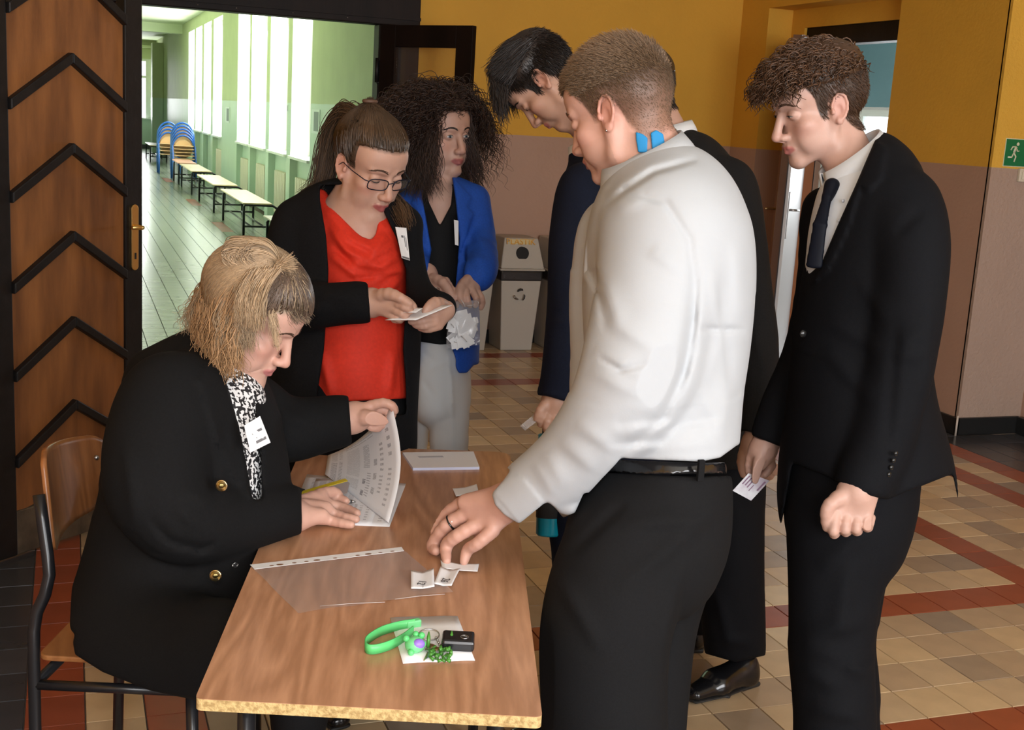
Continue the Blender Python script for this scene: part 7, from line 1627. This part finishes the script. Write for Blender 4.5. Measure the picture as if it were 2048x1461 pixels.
    j.cone(W(424, 700, 2.54), W(345, 775, 2.52), .062, .10, .04)
    # skirt of the coat over the lap and seat
    limb(j, [(250, 1270, 2.36, 92), (330, 1300, 2.28, 92), (430, 1300, 2.20, 78), (470, 1290, 2.16, 60)], .05); limb(j, [(260, 1230, 2.56, 90), (420, 1230, 2.50, 80), (520, 1200, 2.5, 60)], .05)
    limb(j, [(345, 800, 2.36, 96), (315, 900, 2.30, 92), (318, 990, 2.27, 86), (370, 1042, 2.28, 72), (460, 1042, 2.35, 54), (540, 1030, 2.42, 42), (598, 1024, z(598, 1024, wz+.01), 39)], .03, n=4)
    limb(j, [(500, 810, 2.64, 62), (560, 860, 2.70, 58), (640, 850, 2.72, 46), (702, 838, A, 40)], .03, n=3)
    carve(j, [(432, 715), (444, 745), (462, 800), (478, 860), (492, 930), (503, 1000), (524, 1000), (522, 900), (512, 830), (500, 770), (490, 740), (470, 700)], 2.1, 2.50, .003)
    carve(j, [(601, 980), (603, 1030), (604, 1075), (680, 1080), (680, 980)], 2.2, 2.66, .003); carve(j, [(696, 780), (699, 820), (705, 900), (800, 900), (800, 780)], 2.4, 3.0, .003)
    # lower hem line and the table side
    carve(j, [(60, 1300), (140, 1255), (150, 1310), (205, 1345), (300, 1382), (395, 1402), (600, 1440), (600, 1600), (60, 1600)], 1.9, 3.0, .005)
    carve(j, [(100, 1200), (143, 1180), (139, 1262), (152, 1268), (120, 1330), (60, 1330)], 1.9, 3.0, .005)
    raised(j, [(420, 712), (444, 745), (478, 860), (503, 1000), (470, 960), (430, 880), (408, 800), (395, 760)], 2.1, 2.46, .006)
    folds(j, [[(300, 1040, 2.15), (340, 1085, 2.13), (400, 1100, 2.12), (500, 1085, 2.2), (590, 1055, 2.3)]], .010, .008, 1); folds(j, [[(430, 850, 2.3), (450, 1000, 2.28)], [(360, 980, 2.16), (420, 1010, 2.16)], [(350, 1010, 2.16), (400, 1060, 2.16)], [(250, 900, 2.25), (270, 1050, 2.2)], [(560, 830, 2.6), (620, 850, 2.6)]], .007, .016)
    crumple(j, W(150, 700, 2.4)-.3, W(600, 1300, 2.5)+.3, .0025, 22, 8)
    # nothing passes through the table top
    tz0 = Vector(TA); cen = (TA+TB+TC_+TD)/4; ux = (TB-TA).normalized(); uy = tdir
    j.box((cen.x+ux.x*.004, cen.y, TZ-.009), (.262, .73, .0105), np.array([ux[:], uy[:], (0, 0, 1)]), 0, .002, 's')
    ja = garment('coat', j, .0062, mat('black_coat_cloth', (.0055, .0055, .006), .85, noise=.2, nscale=260, bump=.1, bscale=400, spec=.15), b)
    for (x, y, dd) in ((443, 972, 2.235), (431, 1152, 2.225)):
        bm = bmesh.new(); c = W(x, y, dd); tube(bm, [c+(CO-c)*.004, c-(CO-c)*.002], [.0105, .0105], 16); o = bmobj('gold_button', bm, mat('dull_gold', (.62, .48, .22), .3, 1.0), ja, True); tubeo('button_rim', [c+(CO-c)*.004+HR*.0095*math.cos(a)+UZ*.0095*math.sin(a) for a in np.linspace(0, 2*PI, 18)[:-1]], .0016, mat('bright_gold', (.80, .66, .36), .2, 1.0), o, 6, True)
        bm = bmesh.new(); ball(bm, c+(CO-c)*.0055, .006, seg=10, sc=(1, .4, .8)); bmobj('button_relief', bm, mat('dark_gold', (.20, .15, .06), .3, 1.0), o)
    for k, x in enumerate((529, 544, 558)):
        bm = bmesh.new(); c = W(x, 1069-k*2, 2.385+.010*k); ball(bm, c, .0062, seg=12); bmobj('sleeve_button', bm, mat('bright_gold', (.80, .66, .36), .2, 1.0), ja, True)
    badge([(488, 852, 2.30), (520, 833, 2.31), (541, 886, 2.305), (501, 906, 2.295)], ja, lines=[(.38, .47, .3, .85), (.56, .64, .45, .72), (.72, .82, .38, .9)])
    # legs: trousers bent over the seat, going down under the table
    t = Field()
    for o_, dd in ((0, 0), (.10, .20)):
        hip = np.array([.14+o_*.3, 2.62+dd*.6, .56]); kn = np.array([.42+o_*.3, 2.46+dd, .56]); ft = np.array([.46+o_*.3, 2.45+dd, .10]); t.chain([hip, kn, ft], [.095, .070, .05], .03, n=4)
        shoe(b, (ft[0]-.07, ft[1]+.02, 0), (ft[0]+.16, ft[1]-.05, 0), m=mat('black_shoe_leather', (.006, .006, .007), .22, coat=.25, spec=.4))
    garment('trousers', t, .010, M_BTROUS, b)
    pen = empty('pen', tuple(W(690, 1003, z(690, 1003, TZ+.02))), 'slim dark silver ballpoint pen under the hand of the seated woman', 'pen')
    a, c = W(640, 1001, z(640, 1001, TZ+.018)), W(706, 1004, z(706, 1004, TZ+.012)); a = np.array(a); tubeo('barrel', [a, a+(c-a)*.95], .0045, mat('pen_grey', (.10, .10, .11), .25, .6), pen, 10); tubeo('tip', [a+(c-a)*.95, c+(c-a)*.08], [.0045, .0015], MATS['bare_steel'], pen, 10); tubeo('ring_band', [a+(c-a)*.86, a+(c-a)*.92], .005, MATS['bare_steel'], pen, 10)
    br = tubeo('bracelet', [W(703+3*math.cos(q), 836+26*math.sin(q), 2.72-.028*math.cos(q)) for q in np.linspace(0, 2*PI, 26)[:-1]], .002, mat('silver', (.7, .7, .7), .2, 1.0), b, 6, True)
    return b

import time as _t
for fn in ('person_boy', 'person_white', 'person_navy', 'person_blacksuit', 'person_blue', 'person_red', 'person_seated'):
    if fn in globals():
        _t0 = _t.time(); globals()[fn](); print(fn, round(_t.time()-_t0, 1))
